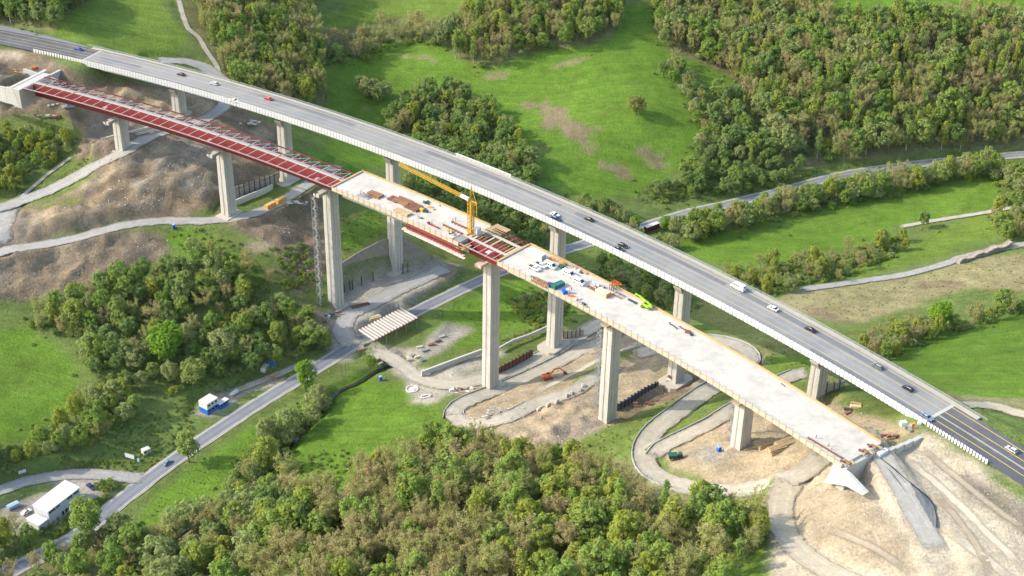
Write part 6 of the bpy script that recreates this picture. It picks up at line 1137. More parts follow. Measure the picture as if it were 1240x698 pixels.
# delineator posts along the valley road
q = MB(); q.box((0,0,.5),(.26,.18,1.1)); dm = q.mesh('post', M_wsteel); q = MB(); q.box((0,0,.85),(.28,.2,.2)); bm2 = q.mesh('reflector', M_dark)
for px, py, lab in ((146,613,'near the white-roofed building'),(339,486,'opposite the office cabins'),(522,372,'on the far side beyond the canopy'),(533,381,'on the near side beyond the canopy'),(398,451,'at the road junction'),(262,537,'between the lane mouth and the office cabins'),(1165,187,'in the upper right beyond the hedge')):
    x, y, z = G3(px,py); e = thing('delineator_post','white delineator post of the valley road '+lab,'post',(x,y,z),0,'delineator posts along the valley road'); obj('post', dm, None, e); obj('reflector', bm2, None, e)
M_bark = mat('grey_brown_bark', (.13,.10,.075), .95, .25, .4, 2)
# bare poles by the junction
for k, (a_, b_) in enumerate(((414,456),(419,452),(422,448))):
    x, y, z = G3(a_,b_); e = thing('bare_sapling',('left','middle','right')[k]+' of three thin bare saplings beside the road junction','sapling',(x,y,z),0,'bare saplings at the junction'); q = MB(); q.tube((0,0,0),(.1,0,6.5),.12,.03,5); q.build('trunk', M_bark, e)
    for j in range(7): zz = 2.5+j*.55; an2 = j*2.4; q = MB(); q.tube((0,0,zz),(math.cos(an2)*.8,math.sin(an2)*.8,zz+1.0),.04,.015,3); q.build('branch', M_bark, e)

# ------------------------------------------------------------------ people
def person_mesh(lean=0.0, step=.15, arm=.2):
    J = [(0,0,.95,.15),(0,.02,1.2,.155),(0,.04+lean,1.42,.17),(0,.05+lean,1.53,.065),(0,.06+lean,1.66,.105),(0,.06+lean,1.76,.07),
         (.10,0,.90,.10),(.11,step*.4,.50,.07),(.12,step,.08,.05),(.12,step+.16,.04,.045),(-.10,0,.90,.10),(-.11,-step*.2,.50,.07),(-.12,-step,.08,.05),(-.12,-step+.16,.04,.045),
         (.20,.03+lean,1.42,.06),(.25,.04+lean,1.16,.045),(.24,.04+lean+arm,.96,.04),(-.20,.03+lean,1.42,.06),(-.25,.04+lean,1.16,.045),(-.24,.04+lean+arm*.4,.94,.04)]
    E_ = [(0,1),(1,2),(2,3),(3,4),(4,5),(0,6),(6,7),(7,8),(8,9),(0,10),(10,11),(11,12),(12,13),(2,14),(14,15),(15,16),(2,17),(17,18),(18,19)]
    me = bpy.data.meshes.new('figure'); me.from_pydata([j[:3] for j in J], E_, []); o = bpy.data.objects.new('figure_tmp', me); COL.objects.link(o); o.modifiers.new('skin','SKIN'); 
    for k, v in enumerate(me.skin_vertices[0].data): v.radius = (J[k][3], J[k][3]); v.use_root = (k == 0)
    sb = o.modifiers.new('sub','SUBSURF'); sb.levels = 1; bpy.context.view_layer.update(); ev = o.evaluated_get(bpy.context.evaluated_depsgraph_get()); out = bpy.data.meshes.new_from_object(ev); bpy.data.objects.remove(o); bpy.data.meshes.remove(me); return out
M_skin = mat('skin', (.48,.30,.21), .6, .05)
def figure(base, top, legs, helmet):
    me = base.copy(); me.materials.clear()
    for m_ in (top, legs, M_skin, helmet): me.materials.append(m_)
    for p_ in me.polygons:
        z = p_.center.z; ax = abs(p_.center.x); p_.material_index = 3 if z > 1.68 else 2 if (z > 1.5 or (ax > .2 and z < 1.02)) else 0 if z > .93 else 1; p_.use_smooth = True
    return me
PB = [person_mesh(0,.12,.15), person_mesh(.12,.2,.3)]; M_hiv = mat('hi_vis_red', (.55,.05,.03), .7, .06); M_hivo = mat('hi_vis_orange', (.75,.22,.03), .7, .06); M_trous = mat('dark_trousers', (.03,.035,.05), .9, .1); M_helm = mat('white_helmet', (.7,.7,.68), .4, .03); M_helmy = mat('yellow_helmet', (.7,.5,.05), .4, .03)
for k, (px, py, lab, tp) in enumerate(((548.5,268,'left of two workers in red standing by the crane rails',M_hiv),(551.8,267.6,'right of two workers in red standing by the crane rails',M_hiv),(446,240,'worker in orange beside the grey rebar rack',M_hivo),(523,272,'worker in orange bending by the red steel beam',M_hivo),(692,352,'worker in red walking near the blue machine',M_hiv),(1003,541,'worker in orange left of the pair near the slab end',M_hivo),(1007,545,'worker in orange right of the pair near the slab end',M_hivo),(988,531,'worker in dark clothing near the long rusty rail',paint('navy')))):
    p, a_ = slab_at(px,py); o = obj('person', figure(PB[k%2], tp, M_trous, M_helm if k%2 else M_helmy)); o.location = p; o.rotation_euler = (0,0,random.uniform(0,6)); tag(o, lab, 'person', 'site workers on the new deck')

# ------------------------------------------------------------------ stones
def rock_mesh(seed):
    rr = np.random.default_rng(seed); bm = bmesh.new(); bmesh.ops.create_icosphere(bm, subdivisions=1, radius=.5)
    for v in bm.verts: v.co *= float(rr.uniform(.65,1.2)); v.co.z *= .7
    me = bpy.data.meshes.new('stone'); bm.to_mesh(me); bm.free(); return me
# ------------------------------------------------------------------ trees
def leaf_mat(name, cols, trans=.50, isl=.16):
    m = bpy.data.materials.new(name); m.use_nodes = True; nt = m.node_tree; N = nt.nodes; L = nt.links; N.remove(N['Principled BSDF'])
    oi = N.new('ShaderNodeObjectInfo'); ge = N.new('ShaderNodeNewGeometry'); cr = N.new('ShaderNodeValToRGB'); cr.color_ramp.interpolation = 'LINEAR'
    for i, c in enumerate(cols):
        e = cr.color_ramp.elements[i] if i < 2 else cr.color_ramp.elements.new(i/(len(cols)-1))
        e.position = i/(len(cols)-1); e.color = (*c, 1)
    L.new(oi.outputs['Random'], cr.inputs['Fac'])
    mr = N.new('ShaderNodeMapRange'); mr.inputs['To Min'].default_value = 1-isl; mr.inputs['To Max'].default_value = 1+isl; L.new(ge.outputs['Random Per Island'], mr.inputs['Value'])
    sc = N.new('ShaderNodeVectorMath'); sc.operation = 'SCALE'; L.new(cr.outputs['Color'], sc.inputs[0]); L.new(mr.outputs['Result'], sc.inputs['Scale'])
    d = N.new('ShaderNodeBsdfDiffuse'); t = N.new('ShaderNodeBsdfTranslucent'); mx = N.new('ShaderNodeMixShader'); mx.inputs[0].default_value = trans
    L.new(sc.outputs['Vector'], d.inputs['Color']); L.new(sc.outputs['Vector'], t.inputs['Color']); L.new(d.outputs[0], mx.inputs[1]); L.new(t.outputs[0], mx.inputs[2]); L.new(mx.outputs[0], N['Material Output'].inputs['Surface'])
    return m
M_bark = mat('grey_brown_bark', (.20,.165,.125), .95, .25, .4, 2); M_birchbark = mat('pale_bark', (.42,.40,.35), .9, .3, .4, 1.5)
LEAF = {'fresh':leaf_mat('fresh_leaves', [(.225,.315,.065),(.285,.365,.085),(.225,.335,.07),(.30,.36,.10)]), 'yellow':leaf_mat('yellow_green_leaves', [(.315,.37,.065),(.35,.375,.07),(.285,.35,.07),(.33,.355,.08)]),
        'dark':leaf_mat('dark_leaves', [(.18,.275,.07),(.23,.315,.095),(.20,.295,.08),(.25,.315,.11)]), 'grey':leaf_mat('grey_green_leaves', [(.325,.38,.14),(.285,.35,.115),(.355,.385,.155)]),
        'bud':leaf_mat('budding_leaves', [(.43,.38,.155),(.40,.40,.14),(.37,.405,.12),(.44,.375,.17),(.40,.355,.145),(.375,.41,.125)]), 'spruce':leaf_mat('spruce_needles', [(.05,.08,.04),(.07,.095,.045)], .1),
        'lime':leaf_mat('lime_leaves', [(.22,.36,.04),(.195,.335,.042),(.25,.365,.046)]), 'olive':leaf_mat('olive_leaves', [(.31,.315,.085),(.30,.315,.09)]), 'blossom':leaf_mat('white_blossom', [(.6,.6,.5),(.5,.52,.42)])}
M_twig = leaf_mat('budding_twigs', [(.33,.275,.18),(.36,.305,.20),(.29,.245,.16)], 0.0, .3)
def quad_cloud(P, Nr, size, rr, jit=.32, asp=.8):
    """leaf faces at points P facing Nr"""
    n = len(P); Nn = Nr + rr.normal(0, jit, (n,3)); Nn /= np.linalg.norm(Nn, axis=1)[:,None]+1e-9
    R = rr.normal(0, 1, (n,3)); T = np.cross(Nn, R); T /= np.linalg.norm(T, axis=1)[:,None]+1e-9; B = np.cross(Nn, T)
    s = size*rr.uniform(.6, 1.35, (n,1)); a = T*s*.5; b = B*s*.5*asp
    V = np.stack([P-a-b*.6, P+a-b, P+a*.8+b, P-a+b*.7], 1).reshape(-1,3)
    return V
def cloud_mesh(name, V, m, extra=None):
    """quads from V, plus optional bark geometry (MB)"""
    n = len(V)//4; me = bpy.data.meshes.new(name); F = [tuple(range(4*i, 4*i+4)) for i in range(n)]; vs = [tuple(v) for v in V]; mi = [0]*n
    if extra is not None:
        k = len(vs); vs += extra.v; F += [tuple(i+k for i in f) for f in extra.f]; mi += [1+q for q in extra.m]
    me.from_pydata(vs, [], F)
    for q in (m if isinstance(m, list) else [m]): me.materials.append(q)
    me.polygons.foreach_set('material_index', mi); me.update(); return me
def limbs(h, rr, n, r0, spread, top=.95, crook=.05):
    mb = MB(); tips = []; p = np.zeros(3); d = np.array([rr.normal(0,.03), rr.normal(0,.03), 1.0]); N_ = 6; path = [p]
    for k in range(N_):
        d = d + np.r_[rr.normal(0,crook,2), 0]; d /= np.linalg.norm(d); p = p + d*h*top/N_; path.append(p)
    for k in range(N_): mb.tube(path[k], path[k+1], r0*(1-k/N_)+.03, r0*(1-(k+1)/N_)+.03, 5, cap=False)
    for i in range(n):
        t = rr.uniform(.28, .9); k = int(t*N_); q = path[k] + (path[min(k+1,N_)]-path[k])*(t*N_-k); az = i*2.4+rr.normal(0,.4); L = spread*h*(1.15-t*.75)*rr.uniform(.7,1.15)
        e = q + np.array([math.cos(az)*L, math.sin(az)*L, L*rr.uniform(.45,1.0)]); mid = (q+e)/2 + np.array([0,0,-.06*L]); r = r0*.42*(1.1-t)
        mb.tube(q, mid, r, r*.65, 4, cap=False); mb.tube(mid, e, r*.65, .03, 4, cap=False); tips.append((q, mid, e))
    return mb, tips
def leafy(seed, m, h=14., rx=3.7, rz=5.4, cz=.60, blobs=78, per=38, leaf=.50, br=(.65,1.35), bark=None):
    rr = np.random.default_rng(seed); tr, tips = limbs(h, rr, 9, h*.016, .20); V = []
    lob = rr.normal(0, 1, (5,3)); lob /= np.linalg.norm(lob, axis=1)[:,None]
    for i in range(blobs):
        d = rr.normal(0, 1, 3); d /= np.linalg.norm(d); rad_ = rr.uniform(.35, 1.0)**.5 * (.82+.26*max(0, (lob@d).max())-.06)
        c = np.array([d[0]*rx, d[1]*rx, d[2]*rz])*rad_*1.04 + np.array([0, 0, h*cz]); b = rr.uniform(*br)*(1.1-.25*abs(d[2]))
        q = rr.normal(0, 1, (per,3)); q /= np.linalg.norm(q, axis=1)[:,None]; q[:,2] = np.abs(q[:,2])*np.where(rr.random(per) < .72, 1, -1)
        V.append(quad_cloud(c + q*b*rr.uniform(.72,1.08,(per,1)), q+np.array([0,0,.35]), leaf, rr))
    return np.vstack(V), tr, m, bark or M_bark
def budding(seed, h=15., spread=.24, m=None):
    rr = np.random.default_rng(seed); mb = MB(); V = []; tw = MB(); r0 = h*.013; N_ = 7; p = np.zeros(3); path = [p]; d = np.array([rr.normal(0,.04), rr.normal(0,.04), 1.])
    for k in range(N_): d = d + np.r_[rr.normal(0,.06,2), 0]; d /= np.linalg.norm(d); p = p + d*h*.92/N_; path.append(p)
    for k in range(N_): mb.tube(path[k], path[k+1], r0*(1-k/N_)+.03, r0*(1-(k+1)/N_)+.03, 5, cap=False)
    for i in range(22):
        t = rr.uniform(.30,.95); k = min(int(t*N_), N_-1); q = path[k] + (path[k+1]-path[k])*(t*N_-k); az = i*2.4+rr.normal(0,.4); R = spread*h*(1.0-abs(t-.55)*1.1)*rr.uniform(.75,1.2); up = R*rr.uniform(.9,1.6)
        e = q + np.array([math.cos(az)*R, math.sin(az)*R, up]); e[2] = min(e[2], h*1.02); mid = (q+e)/2 + np.array([math.cos(az)*R*.12, math.sin(az)*R*.12, -.08*up]); r = r0*.38*(1.15-t)
        mb.tube(q, mid, r, r*.6, 3, cap=False); mb.tube(mid, e, r*.6, .025, 3, cap=False)
        for j in range(12):
            s = (mid + (e-mid)*rr.random()) if rr.random() < .7 else (q + (mid-q)*rr.uniform(.5,1)); dr = np.array([math.cos(az)*.5, math.sin(az)*.5, .9]) + rr.normal(0,.55,3); dr /= np.linalg.norm(dr); L = h*rr.uniform(.05,.12); t2 = s + dr*L
            sd = np.cross(dr, rr.normal(0,1,3)); sd /= np.linalg.norm(sd)+1e-9; sd *= .05; tw.add([s-sd, s+sd, t2+sd*.4, t2-sd*.4], [(0,1,2,3)])
            pts = s + (t2-s)*rr.uniform(.25,1.15,(9,1)) + rr.normal(0, h*.017, (9,3)); V.append(quad_cloud(pts, np.tile(np.array([[math.cos(az)*.4, math.sin(az)*.4, .7]]), (9,1)), .31, rr, .6))
    mb.add(tw.v, tw.f, 1)
    return np.vstack(V), mb, m or LEAF['bud'], M_bark
def birch(seed, m, h=16.):
    rr = np.random.default_rng(seed); tr, tips = limbs(h, rr, 12, h*.011, .11); V = []
    for i in range(34):
        t = rr.uniform(.28, 1.0); w = (1-abs(t-.55)/.6)*2.1*rr.uniform(.4,1); az = rr.uniform(0, 6.28); c = np.array([math.cos(az)*w, math.sin(az)*w, h*t])
        b = rr.uniform(.6, 1.15); q = rr.normal(0, 1, (26,3)); q /= np.linalg.norm(q, axis=1)[:,None]
        V.append(quad_cloud(c + q*np.array([b,b,b*1.5])*rr.uniform(.7,1.1,(26,1)), q+np.array([0,0,.2]), .52, rr))
    return np.vstack(V), tr, m, M_birchbark
def spruce(seed, h=17.):
    rr = np.random.default_rng(seed); tr = MB(); tr.tube((0,0,0), (0,0,h*.97), .22, .03, 6); V = []
    for k in range(26):
        t = k/26; z = h*(.08+.9*t); R = (1-t)*3.1+.25
        for j in range(9):
            az = rr.uniform(0,6.28)
            for w in (.35,.65,.95): V.append(quad_cloud(np.array([[math.cos(az)*R*w, math.sin(az)*R*w, z-.32*R*w+rr.normal(0,.1)]]), np.array([[math.cos(az)*.5, math.sin(az)*.5, .8]]), .85, rr, .25, .6))
    return np.vstack(V), tr, LEAF['spruce'], M_bark
def bushy(seed, m, h=4.0):
    rr = np.random.default_rng(seed); tr, _ = limbs(h, rr, 7, .07, .3, .8); V = []
    for i in range(20):
        d = rr.normal(0, 1, 3); d /= np.linalg.norm(d); d[2] = abs(d[2]); c = np.array([d[0]*1.9, d[1]*1.9, d[2]*1.9+.9])*rr.uniform(.5,1.0); b = rr.uniform(.5,.95)
        q = rr.normal(0, 1, (26,3)); q /= np.linalg.norm(q, axis=1)[:,None]; q[:,2] = np.abs(q[:,2])*np.where(rr.random(26) < .8, 1, -1)
        V.append(quad_cloud(c + q*b, q, .42, rr))
    return np.vstack(V), tr, m, M_bark
PROTO = {}     # kind -> list of (crown mesh, trunk mesh, joined mesh, nominal height)
def reg(key, gen, h):
    V, tr, lm, bk = gen; two = any(q == 1 for q in tr.m)
    cm = cloud_mesh('crown', V, [lm, bk, M_twig])
    if two:
        # twigs belong to the crown
        kt = MB(); kt.v = tr.v; kt.f = [f for f, q in zip(tr.f, tr.m) if q == 1]; kt.m = [1]*len(kt.f); cm = cloud_mesh('crown', V, [lm, bk, M_twig], kt)
    tt = MB(); tt.v = tr.v; tt.f = [f for f, q in zip(tr.f, tr.m) if q == 0]; tt.m = [0]*len(tt.f)
    tm = bpy.data.meshes.new('trunk'); tm.from_pydata(tt.v, [], tt.f); tm.materials.append(bk); tm.update()
    jm = cloud_mesh('tree', V, [lm, bk, M_twig], tr)
    PROTO.setdefault(key, []).append((cm, tm, jm, h))
for i in range(4):
    reg('fresh', leafy(100+i, LEAF['fresh'], rx=3.5+.3*i, rz=5.0+.3*i), 14)
    reg('yellow', leafy(120+i, LEAF['yellow'], rx=3.7, rz=5.2+.3*i, cz=.58), 14)
    reg('dark', leafy(140+i, LEAF['dark'], rx=3.7+.3*i, rz=5.0), 14)
    reg('grey', leafy(160+i, LEAF['grey'], h=12, rx=4.2, rz=4.5, cz=.57, blobs=80, per=36, leaf=.42, br=(.6,1.25)), 12)
    reg('bud', budding(180+i, spread=.24+.02*i), 15); reg('bud', budding(190+i, h=15, spread=.29-.02*i), 15)
    reg('birch', birch(200+i, LEAF['fresh'] if i % 2 else LEAF['yellow']), 16)
    reg('bush', bushy(220+i, (LEAF['fresh'], LEAF['grey'], LEAF['dark'], LEAF['yellow'])[i]), 4)
for i in range(2): reg('spruce', spruce(240+i), 17)
reg('lime', leafy(250, LEAF['lime'], h=14, rx=5.4, rz=5.8, cz=.52, blobs=120, per=46, leaf=.5, br=(.8,1.5)), 14); reg('lime', leafy(251, LEAF['lime'], h=14, rx=3.9, rz=5.6, cz=.57, blobs=84, per=40, leaf=.5), 14)
reg('olive', leafy(255, LEAF['olive'], h=12, rx=5.0, rz=4.9, cz=.54, blobs=110, per=44, leaf=.45, br=(.8,1.5)), 12); reg('blossom', bushy(260, LEAF['blossom']), 4)
LOOK = {'fresh':('leafy_tree','fresh green leafy tree','tree'),'yellow':('leafy_tree','yellow-green leafy tree','tree'),'dark':('leafy_tree','dark green leafy tree','tree'),'grey':('willow_tree','grey-green willow-like tree','tree'),
        'bud':('budding_tree','brownish budding tree','tree'),'birch':('birch_tree','slender pale-trunked tree','tree'),'bush':('bush','low rounded bush','bush'),'spruce':('spruce_tree','dark conical spruce','tree'),
        'lime':('leafy_tree','bright green round-crowned tree','tree'),'olive':('leafy_tree','olive round tree','tree'),'blossom':('bush','white blossoming bush','bush')}
TREES = []   # kind, x, y, z, h, where
HSH = {}
def free(x, y, d):
    c = 6.0; i, j = int(x//c), int(y//c)
    for a in (-1,0,1):
        for b in (-1,0,1):
            for X, Y, D in HSH.get((i+a, j+b), ()):
                if (X-x)**2 + (Y-y)**2 < (.5*(D+d))**2: return False
    return True
RP = np.vstack([np.c_[C_[:,:2], np.full(len(C_), wd/2)] for C_, wd in ROADS.values()])
def clear_of_roads(x, y, m): return not ((RP[:,0]-x)**2 + (RP[:,1]-y)**2 < (RP[:,2]+m)**2).any()
def deck_su(x, y):
    cx = X0 - math.sin(PS)/KA; cy = Y0 + math.cos(PS)/KA; r = math.hypot(x-cx, y-cy); a = math.atan2(-(x-cx), (y-cy)); return (a-PS)/KA, 1/KA + r
def plant(kind, x, y, h, where, d=0, group=True, label=None):
    z = float(H(x, y)); h = h*(1.18 if kind in ('fresh','yellow','dark','grey') else 1.0); TREES.append((kind, x, y, z, h, where, label)); HSH.setdefault((int(x//6), int(y//6)), []).append((x, y, d))
def zone(where, poly, mix, spacing, hr, n=None, margin=2.2, zmean=None):
    spacing *= .80
    P = np.array([g(min(max(a,-150),1400), min(max(b,-90),850)) for a, b in poly]); x0, y0 = P[:,:2].min(0); x1, y1 = P[:,:2].max(0)
    area = .5*abs(np.dot(P[:,0], np.roll(P[:,1],1)) - np.dot(P[:,1], np.roll(P[:,0],1))); tries = int(area/(spacing*spacing)*7)
    kinds = list(mix); ws = np.array([mix[k] for k in kinds]); ws = ws/ws.sum()
    Q = rng.uniform((x0,y0), (x1,y1), (int(tries*max(1, (x1-x0)*(y1-y0)/max(area,1))), 2)); ins = inpoly(Q[:,0], Q[:,1], P[:,:2])
    for x, y in Q[ins]:
        k = kinds[rng.choice(len(kinds), p=ws)]; h = (hr[0]+(hr[1]-hr[0])*rng.beta(1.6,1.6)*1.0)*rng.choice([.70,.88,1.,1.,1.12])*(.40 if k in ('bush','blossom') else (1.15 if k == 'birch' else 1)); sp = spacing*(.62 if k in ('bush','blossom') else (.8 if k == 'birch' else 1.0))*rng.uniform(.8,1.15)
        if not free(x, y, sp) or not clear_of_roads(x, y, margin): continue
        s, u = deck_su(x, y)
        if -20 < s < 500 and (-47 < u < 21): 
            if sz(s)-8 - H(x, y) < h+1: continue
        plant(k, float(x), float(y), float(h), where, sp)
def single(px, py, kind, h, label): x, y, z = g(px, py); plant(kind, x, y, h, None, h*.4, label=label)
# lone trees one can point at
single(770,139,'bud',12.5,'lone round olive-brown tree in the middle of the upper green meadow')
TREES[-1] = ('olive',)+TREES[-1][1:]
single(803,94,'dark',9.5,'small dark tree on the upper meadow right of the lone round tree')
single(205,440,'lime',22,'large bright green round tree amid the scrub on the left')
single(371,475,'lime',17.5,'bright green tree standing beside the valley road at the junction')
single(229,560,'fresh',14,'slim bright tree at the edge of the valley road near the car')
single(107,652,'fresh',17,'tall light green tree in front of the road below the white-roofed building')
single(1117,276,'dark',8.5,'small round bush beside the pale field path at the right')
single(1135,402,'lime',16,'bright green tree at the top corner of the right meadow')
single(961,150,'lime',15,'bright lime green tree at the foot of the upper right wood')
single(768,281,'lime',10,'bright yellow-green tree just behind the motorway railing')
single(805,279,'lime',9,'bright green tree beside the parked dark red trailer')
single(925,252,'lime',10,'lime green tree in the hedge below the valley road')
single(1127,150,'lime',13,'bright green tree near the lower edge of the upper right wood')
single(947,168,'spruce',17,'dark spruce standing beside the bright lime tree'); single(983,178,'spruce',18,'dark spruce at the lower edge of the upper right wood'); single(885,172,'spruce',16,'dark spruce at the left edge of the upper right wood')
for k, (a, b) in enumerate(((437,112),(452,118),(466,121),(458,126),(444,120))): single(a, b, 'grey', 10+k*.5, None); TREES[-1] = TREES[-1][:5] + ('in the clump on the meadow above the motorway', None)
single(388,488,'grey',9,'grey-green willow at the bend of the stream below the site road'); single(449,448,'fresh',7,'small green tree beside the stream next to the pale track')
single(352,590,'bud',17,'tall brown budding tree standing alone over the lower meadow'); single(325,575,'yellow',16,'yellow-green tree left of the tall budding tree on the lower meadow')
single(322,538,'grey',12,'grey-green tree on the stream bank in the lower meadow'); single(350,528,'grey',13,'rounded willow on the stream bank below the bright roadside tree'); single(378,518,'grey',11,'willow on the stream bank nearest the motorway piers')
# woods
zone('in the bottom wood left end', [(88,705),(150,668),(190,655),(250,630),(320,606),(362,598),(372,640),(310,700),(250,850),(60,850)], {'grey':.36,'fresh':.24,'yellow':.2,'bud':.16,'bush':.2,'dark':.05}, 7.0, (10.5,16))
zone('in the bottom wood middle part', [(362,606),(420,608),(460,580),(520,562),(570,552),(625,568),(668,580),(640,650),(600,850),(250,850),(310,700),(372,640)], {'bud':.80,'fresh':.10,'birch':.06,'yellow':.06,'bush':.12}, 5.9, (13,18))
zone('in the bottom wood right end', [(640,572),(700,574),(760,606),(830,624),(920,636),(922,655),(880,715),(860,850),(600,850),(640,650)], {'yellow':.34,'fresh':.26,'bud':.34,'birch':.12,'dark':.06,'bush':.2}, 7.0, (12,17.5))
zone('in the upper right wood', [(792,52),(830,66),(880,92),(905,120),(925,150),(940,190),(1000,196),(1080,188),(1150,182),(1400,176),(1400,22),(1240,32),(1090,36),(1050,40),(1000,34),(975,-10),(800,-90)], {'bud':.56,'birch':.28,'fresh':.16,'dark':.06,'grey':.10,'yellow':.02,'bush':.12}, 6.4, (13,18))
zone('in the thicket below the upper wood', [(862,118),(905,126),(928,155),(942,198),(900,204),(872,172),(850,140)], {'dark':.4,'fresh':.35,'birch':.2,'bush':.4,'grey':.2}, 6.0, (8,13))
zone('on the slope above the road', [(842,165),(880,190),(930,205),(985,208),(960,224),(900,236),(830,242),(790,240),(820,222)], {'dark':.5,'fresh':.3,'bush':.6,'grey':.2}, 5.0, (6,9))
zone('in the upper meadow hedge', [(815,75),(850,120),(868,165),(900,190),(880,200),(848,180),(838,130),(812,98)], {'bud':.3,'fresh':.25,'grey':.3,'blossom':.12,'dark':.2}, 4.8, (6,10))
zone('in the upper left corner wood', [(-150,-90),(130,-90),(100,10),(72,40),(42,36),(0,28),(-150,18)], {'dark':.42,'birch':.3,'fresh':.2,'spruce':.2}, 5.4, (10,15))
zone('in the wood above the motorway', [(212,-90),(372,-90),(378,30),(392,85),(398,128),(350,138),(300,116),(276,98),(262,70),(248,42)], {'bud':.45,'birch':.34,'fresh':.12,'yellow':.10}, 5.4, (11,15.5))
zone('in the row across the upper meadow', [(384,84),(396,62),(470,42),(535,38),(560,32),(545,58),(480,54),(425,78)], {'bud':.8,'grey':.2,'bush':.3}, 6.2, (10,14))
zone('in the top centre copse', [(548,72),(590,84),(650,64),(705,54),(752,44),(752,14),(700,-30),(600,0),(560,28)], {'bud':.5,'fresh':.26,'yellow':.14,'birch':.1,'bush':.1}, 5.8, (10,14))
zone('in the belt behind the finished viaduct', [(466,156),(500,122),(548,116),(592,140),(622,172),(652,220),(640,240),(600,232),(540,206),(480,186)], {'dark':.4,'fresh':.3,'grey':.25,'bud':.22,'yellow':.1}, 6.2, (9.5,13.5))
zone('in the hollow between both viaducts', [(490,226),(560,240),(640,268),(668,296),(640,312),(590,318),(545,300),(505,262)], {'dark':.6,'fresh':.2,'bud':.25,'grey':.2,'lime':.04}, 5.4, (8,12))
zone('in the hedge below the valley road', [(815,284),(850,272),(905,262),(965,246),(1045,228),(1110,220),(1195,204),(1205,212),(1100,236),(1000,254),(900,280),(840,296)], {'grey':.35,'fresh':.35,'yellow':.15,'bud':.25,'bush':.3}, 5.6, (9,13))
zone('just behind the motorway railing', [(690,256),(720,250),(755,262),(770,290),(820,302),(800,306),(750,290)], {'grey':.4,'bud':.3,'dark':.3,'bush':.5}, 4.6, (6,9))
zone('in the thicket by the right field', [(868,340),(950,322),(1020,308),(1090,288),(1098,304),(1050,326),(990,352),(930,358),(890,354)], {'bud':.5,'grey':.2,'yellow':.25,'bush':.8}, 4.8, (6,10.5))
zone('in the copse by the right meadow', [(1040,428),(1065,408),(1130,392),(1150,402),(1105,422),(1070,440)], {'bud':.35,'yellow':.3,'grey':.35,'fresh':.2,'bush':.3}, 4.4, (6,9))
zone('in the row above the right meadow', [(1140,395),(1240,368),(1400,352),(1400,366),(1240,380),(1150,404)], {'bud':.6,'fresh':.3,'bush':.5}, 5.4, (7,11))
zone('at the right edge by the path', [(1195,212),(1400,196),(1400,300),(1240,296),(1215,300),(1200,275),(1215,240)], {'grey':.4,'fresh':.3,'bud':.3,'yellow':.1,'bush':.3}, 6.6, (7,11))
zone('in the scrubland on the left', [(98,456),(104,410),(60,408),(30,392),(120,356),(205,332),(250,330),(300,338),(335,372),(390,410),(398,430),(345,442),(300,456),(240,470),(215,480),(200,466),(150,476),(120,466)], {'dark':.26,'fresh':.26,'bud':.34,'grey':.16,'yellow':.12,'bush':.5}, 5.8, (8,13))
zone('below the brown embankment', [(225,300),(250,300),(300,322),(330,352),(300,352),(240,334)], {'bud':.5,'grey':.3,'fresh':.3,'bush':.6}, 5.0, (7,10))
zone('in the scrub below the left meadow', [(98,476),(150,486),(168,505),(140,532),(80,566),(20,586),(-150,600),(-150,560),(40,540),(80,510)], {'grey':.4,'fresh':.25,'yellow':.25,'bush':.7,'bud':.15}, 5.0, (7,10.5))
zone('beside the left gravel road', [(-150,158),(40,160),(82,172),(90,190),(50,214),(20,232),(-150,238)], {'fresh':.3,'yellow':.45,'bush':.6,'grey':.2}, 4.6, (5.5,8.5))
zone('in the lower left corner', [(-150,660),(20,652),(50,668),(30,690),(0,720),(-150,850)], {'fresh':.4,'yellow':.3,'bud':.2,'grey':.2}, 5.6, (8,12))
zone('beside the lower valley road', [(30,700),(90,668),(140,640),(150,655),(100,690),(60,720)], {'fresh':.5,'grey':.4,'bud':.2}, 6.2, (8,12), margin=3.5)
zone('along the lower meadow stream', [(290,560),(330,520),(360,500),(392,480),(402,490),(370,520),(340,560),(310,590),(270,620)], {'grey':.5,'bush':.8,'bud':.1}, 4.8, (7.5,11))
zone('under the motorway by the road', [(690,340),(740,318),(800,345),(845,372),(820,384),(770,374),(715,362)], {'fresh':.4,'dark':.4,'grey':.3,'bush':.7}, 5.0, (6,9))
zone('on the bank by the scaffold tower', [(330,300),(372,300),(384,340),(350,352)], {'bush':1.0}, 4.6, (5,9))
zone('on the site edge by the wood', [(560,535),(620,548),(690,548),(750,588),(700,575),(640,565),(580,552)], {'bush':1.,'bud':.5,'fresh':.12}, 4.6, (6,10))
zone('beneath the new deck', [(618,365),(660,352),(690,362),(680,392),(640,398)], {'bush':1.}, 4.6, (6,9))
zone('on the yellow-flowering bank', [(780,232),(840,214),(870,228),(800,248)], {'bush':1.}, 4.0, (5,9))
zone('around the white-roofed building', [(40,648),(70,636),(100,612),(128,600),(134,606),(108,632),(70,652)], {'bush':1.}, 3.4, (4.5,8), margin=1.6)
zone('on the grass at the lane mouth', [(115,588),(135,584),(140,592),(122,598)], {'bush':1.}, 3.2, (5,8), margin=1.2)
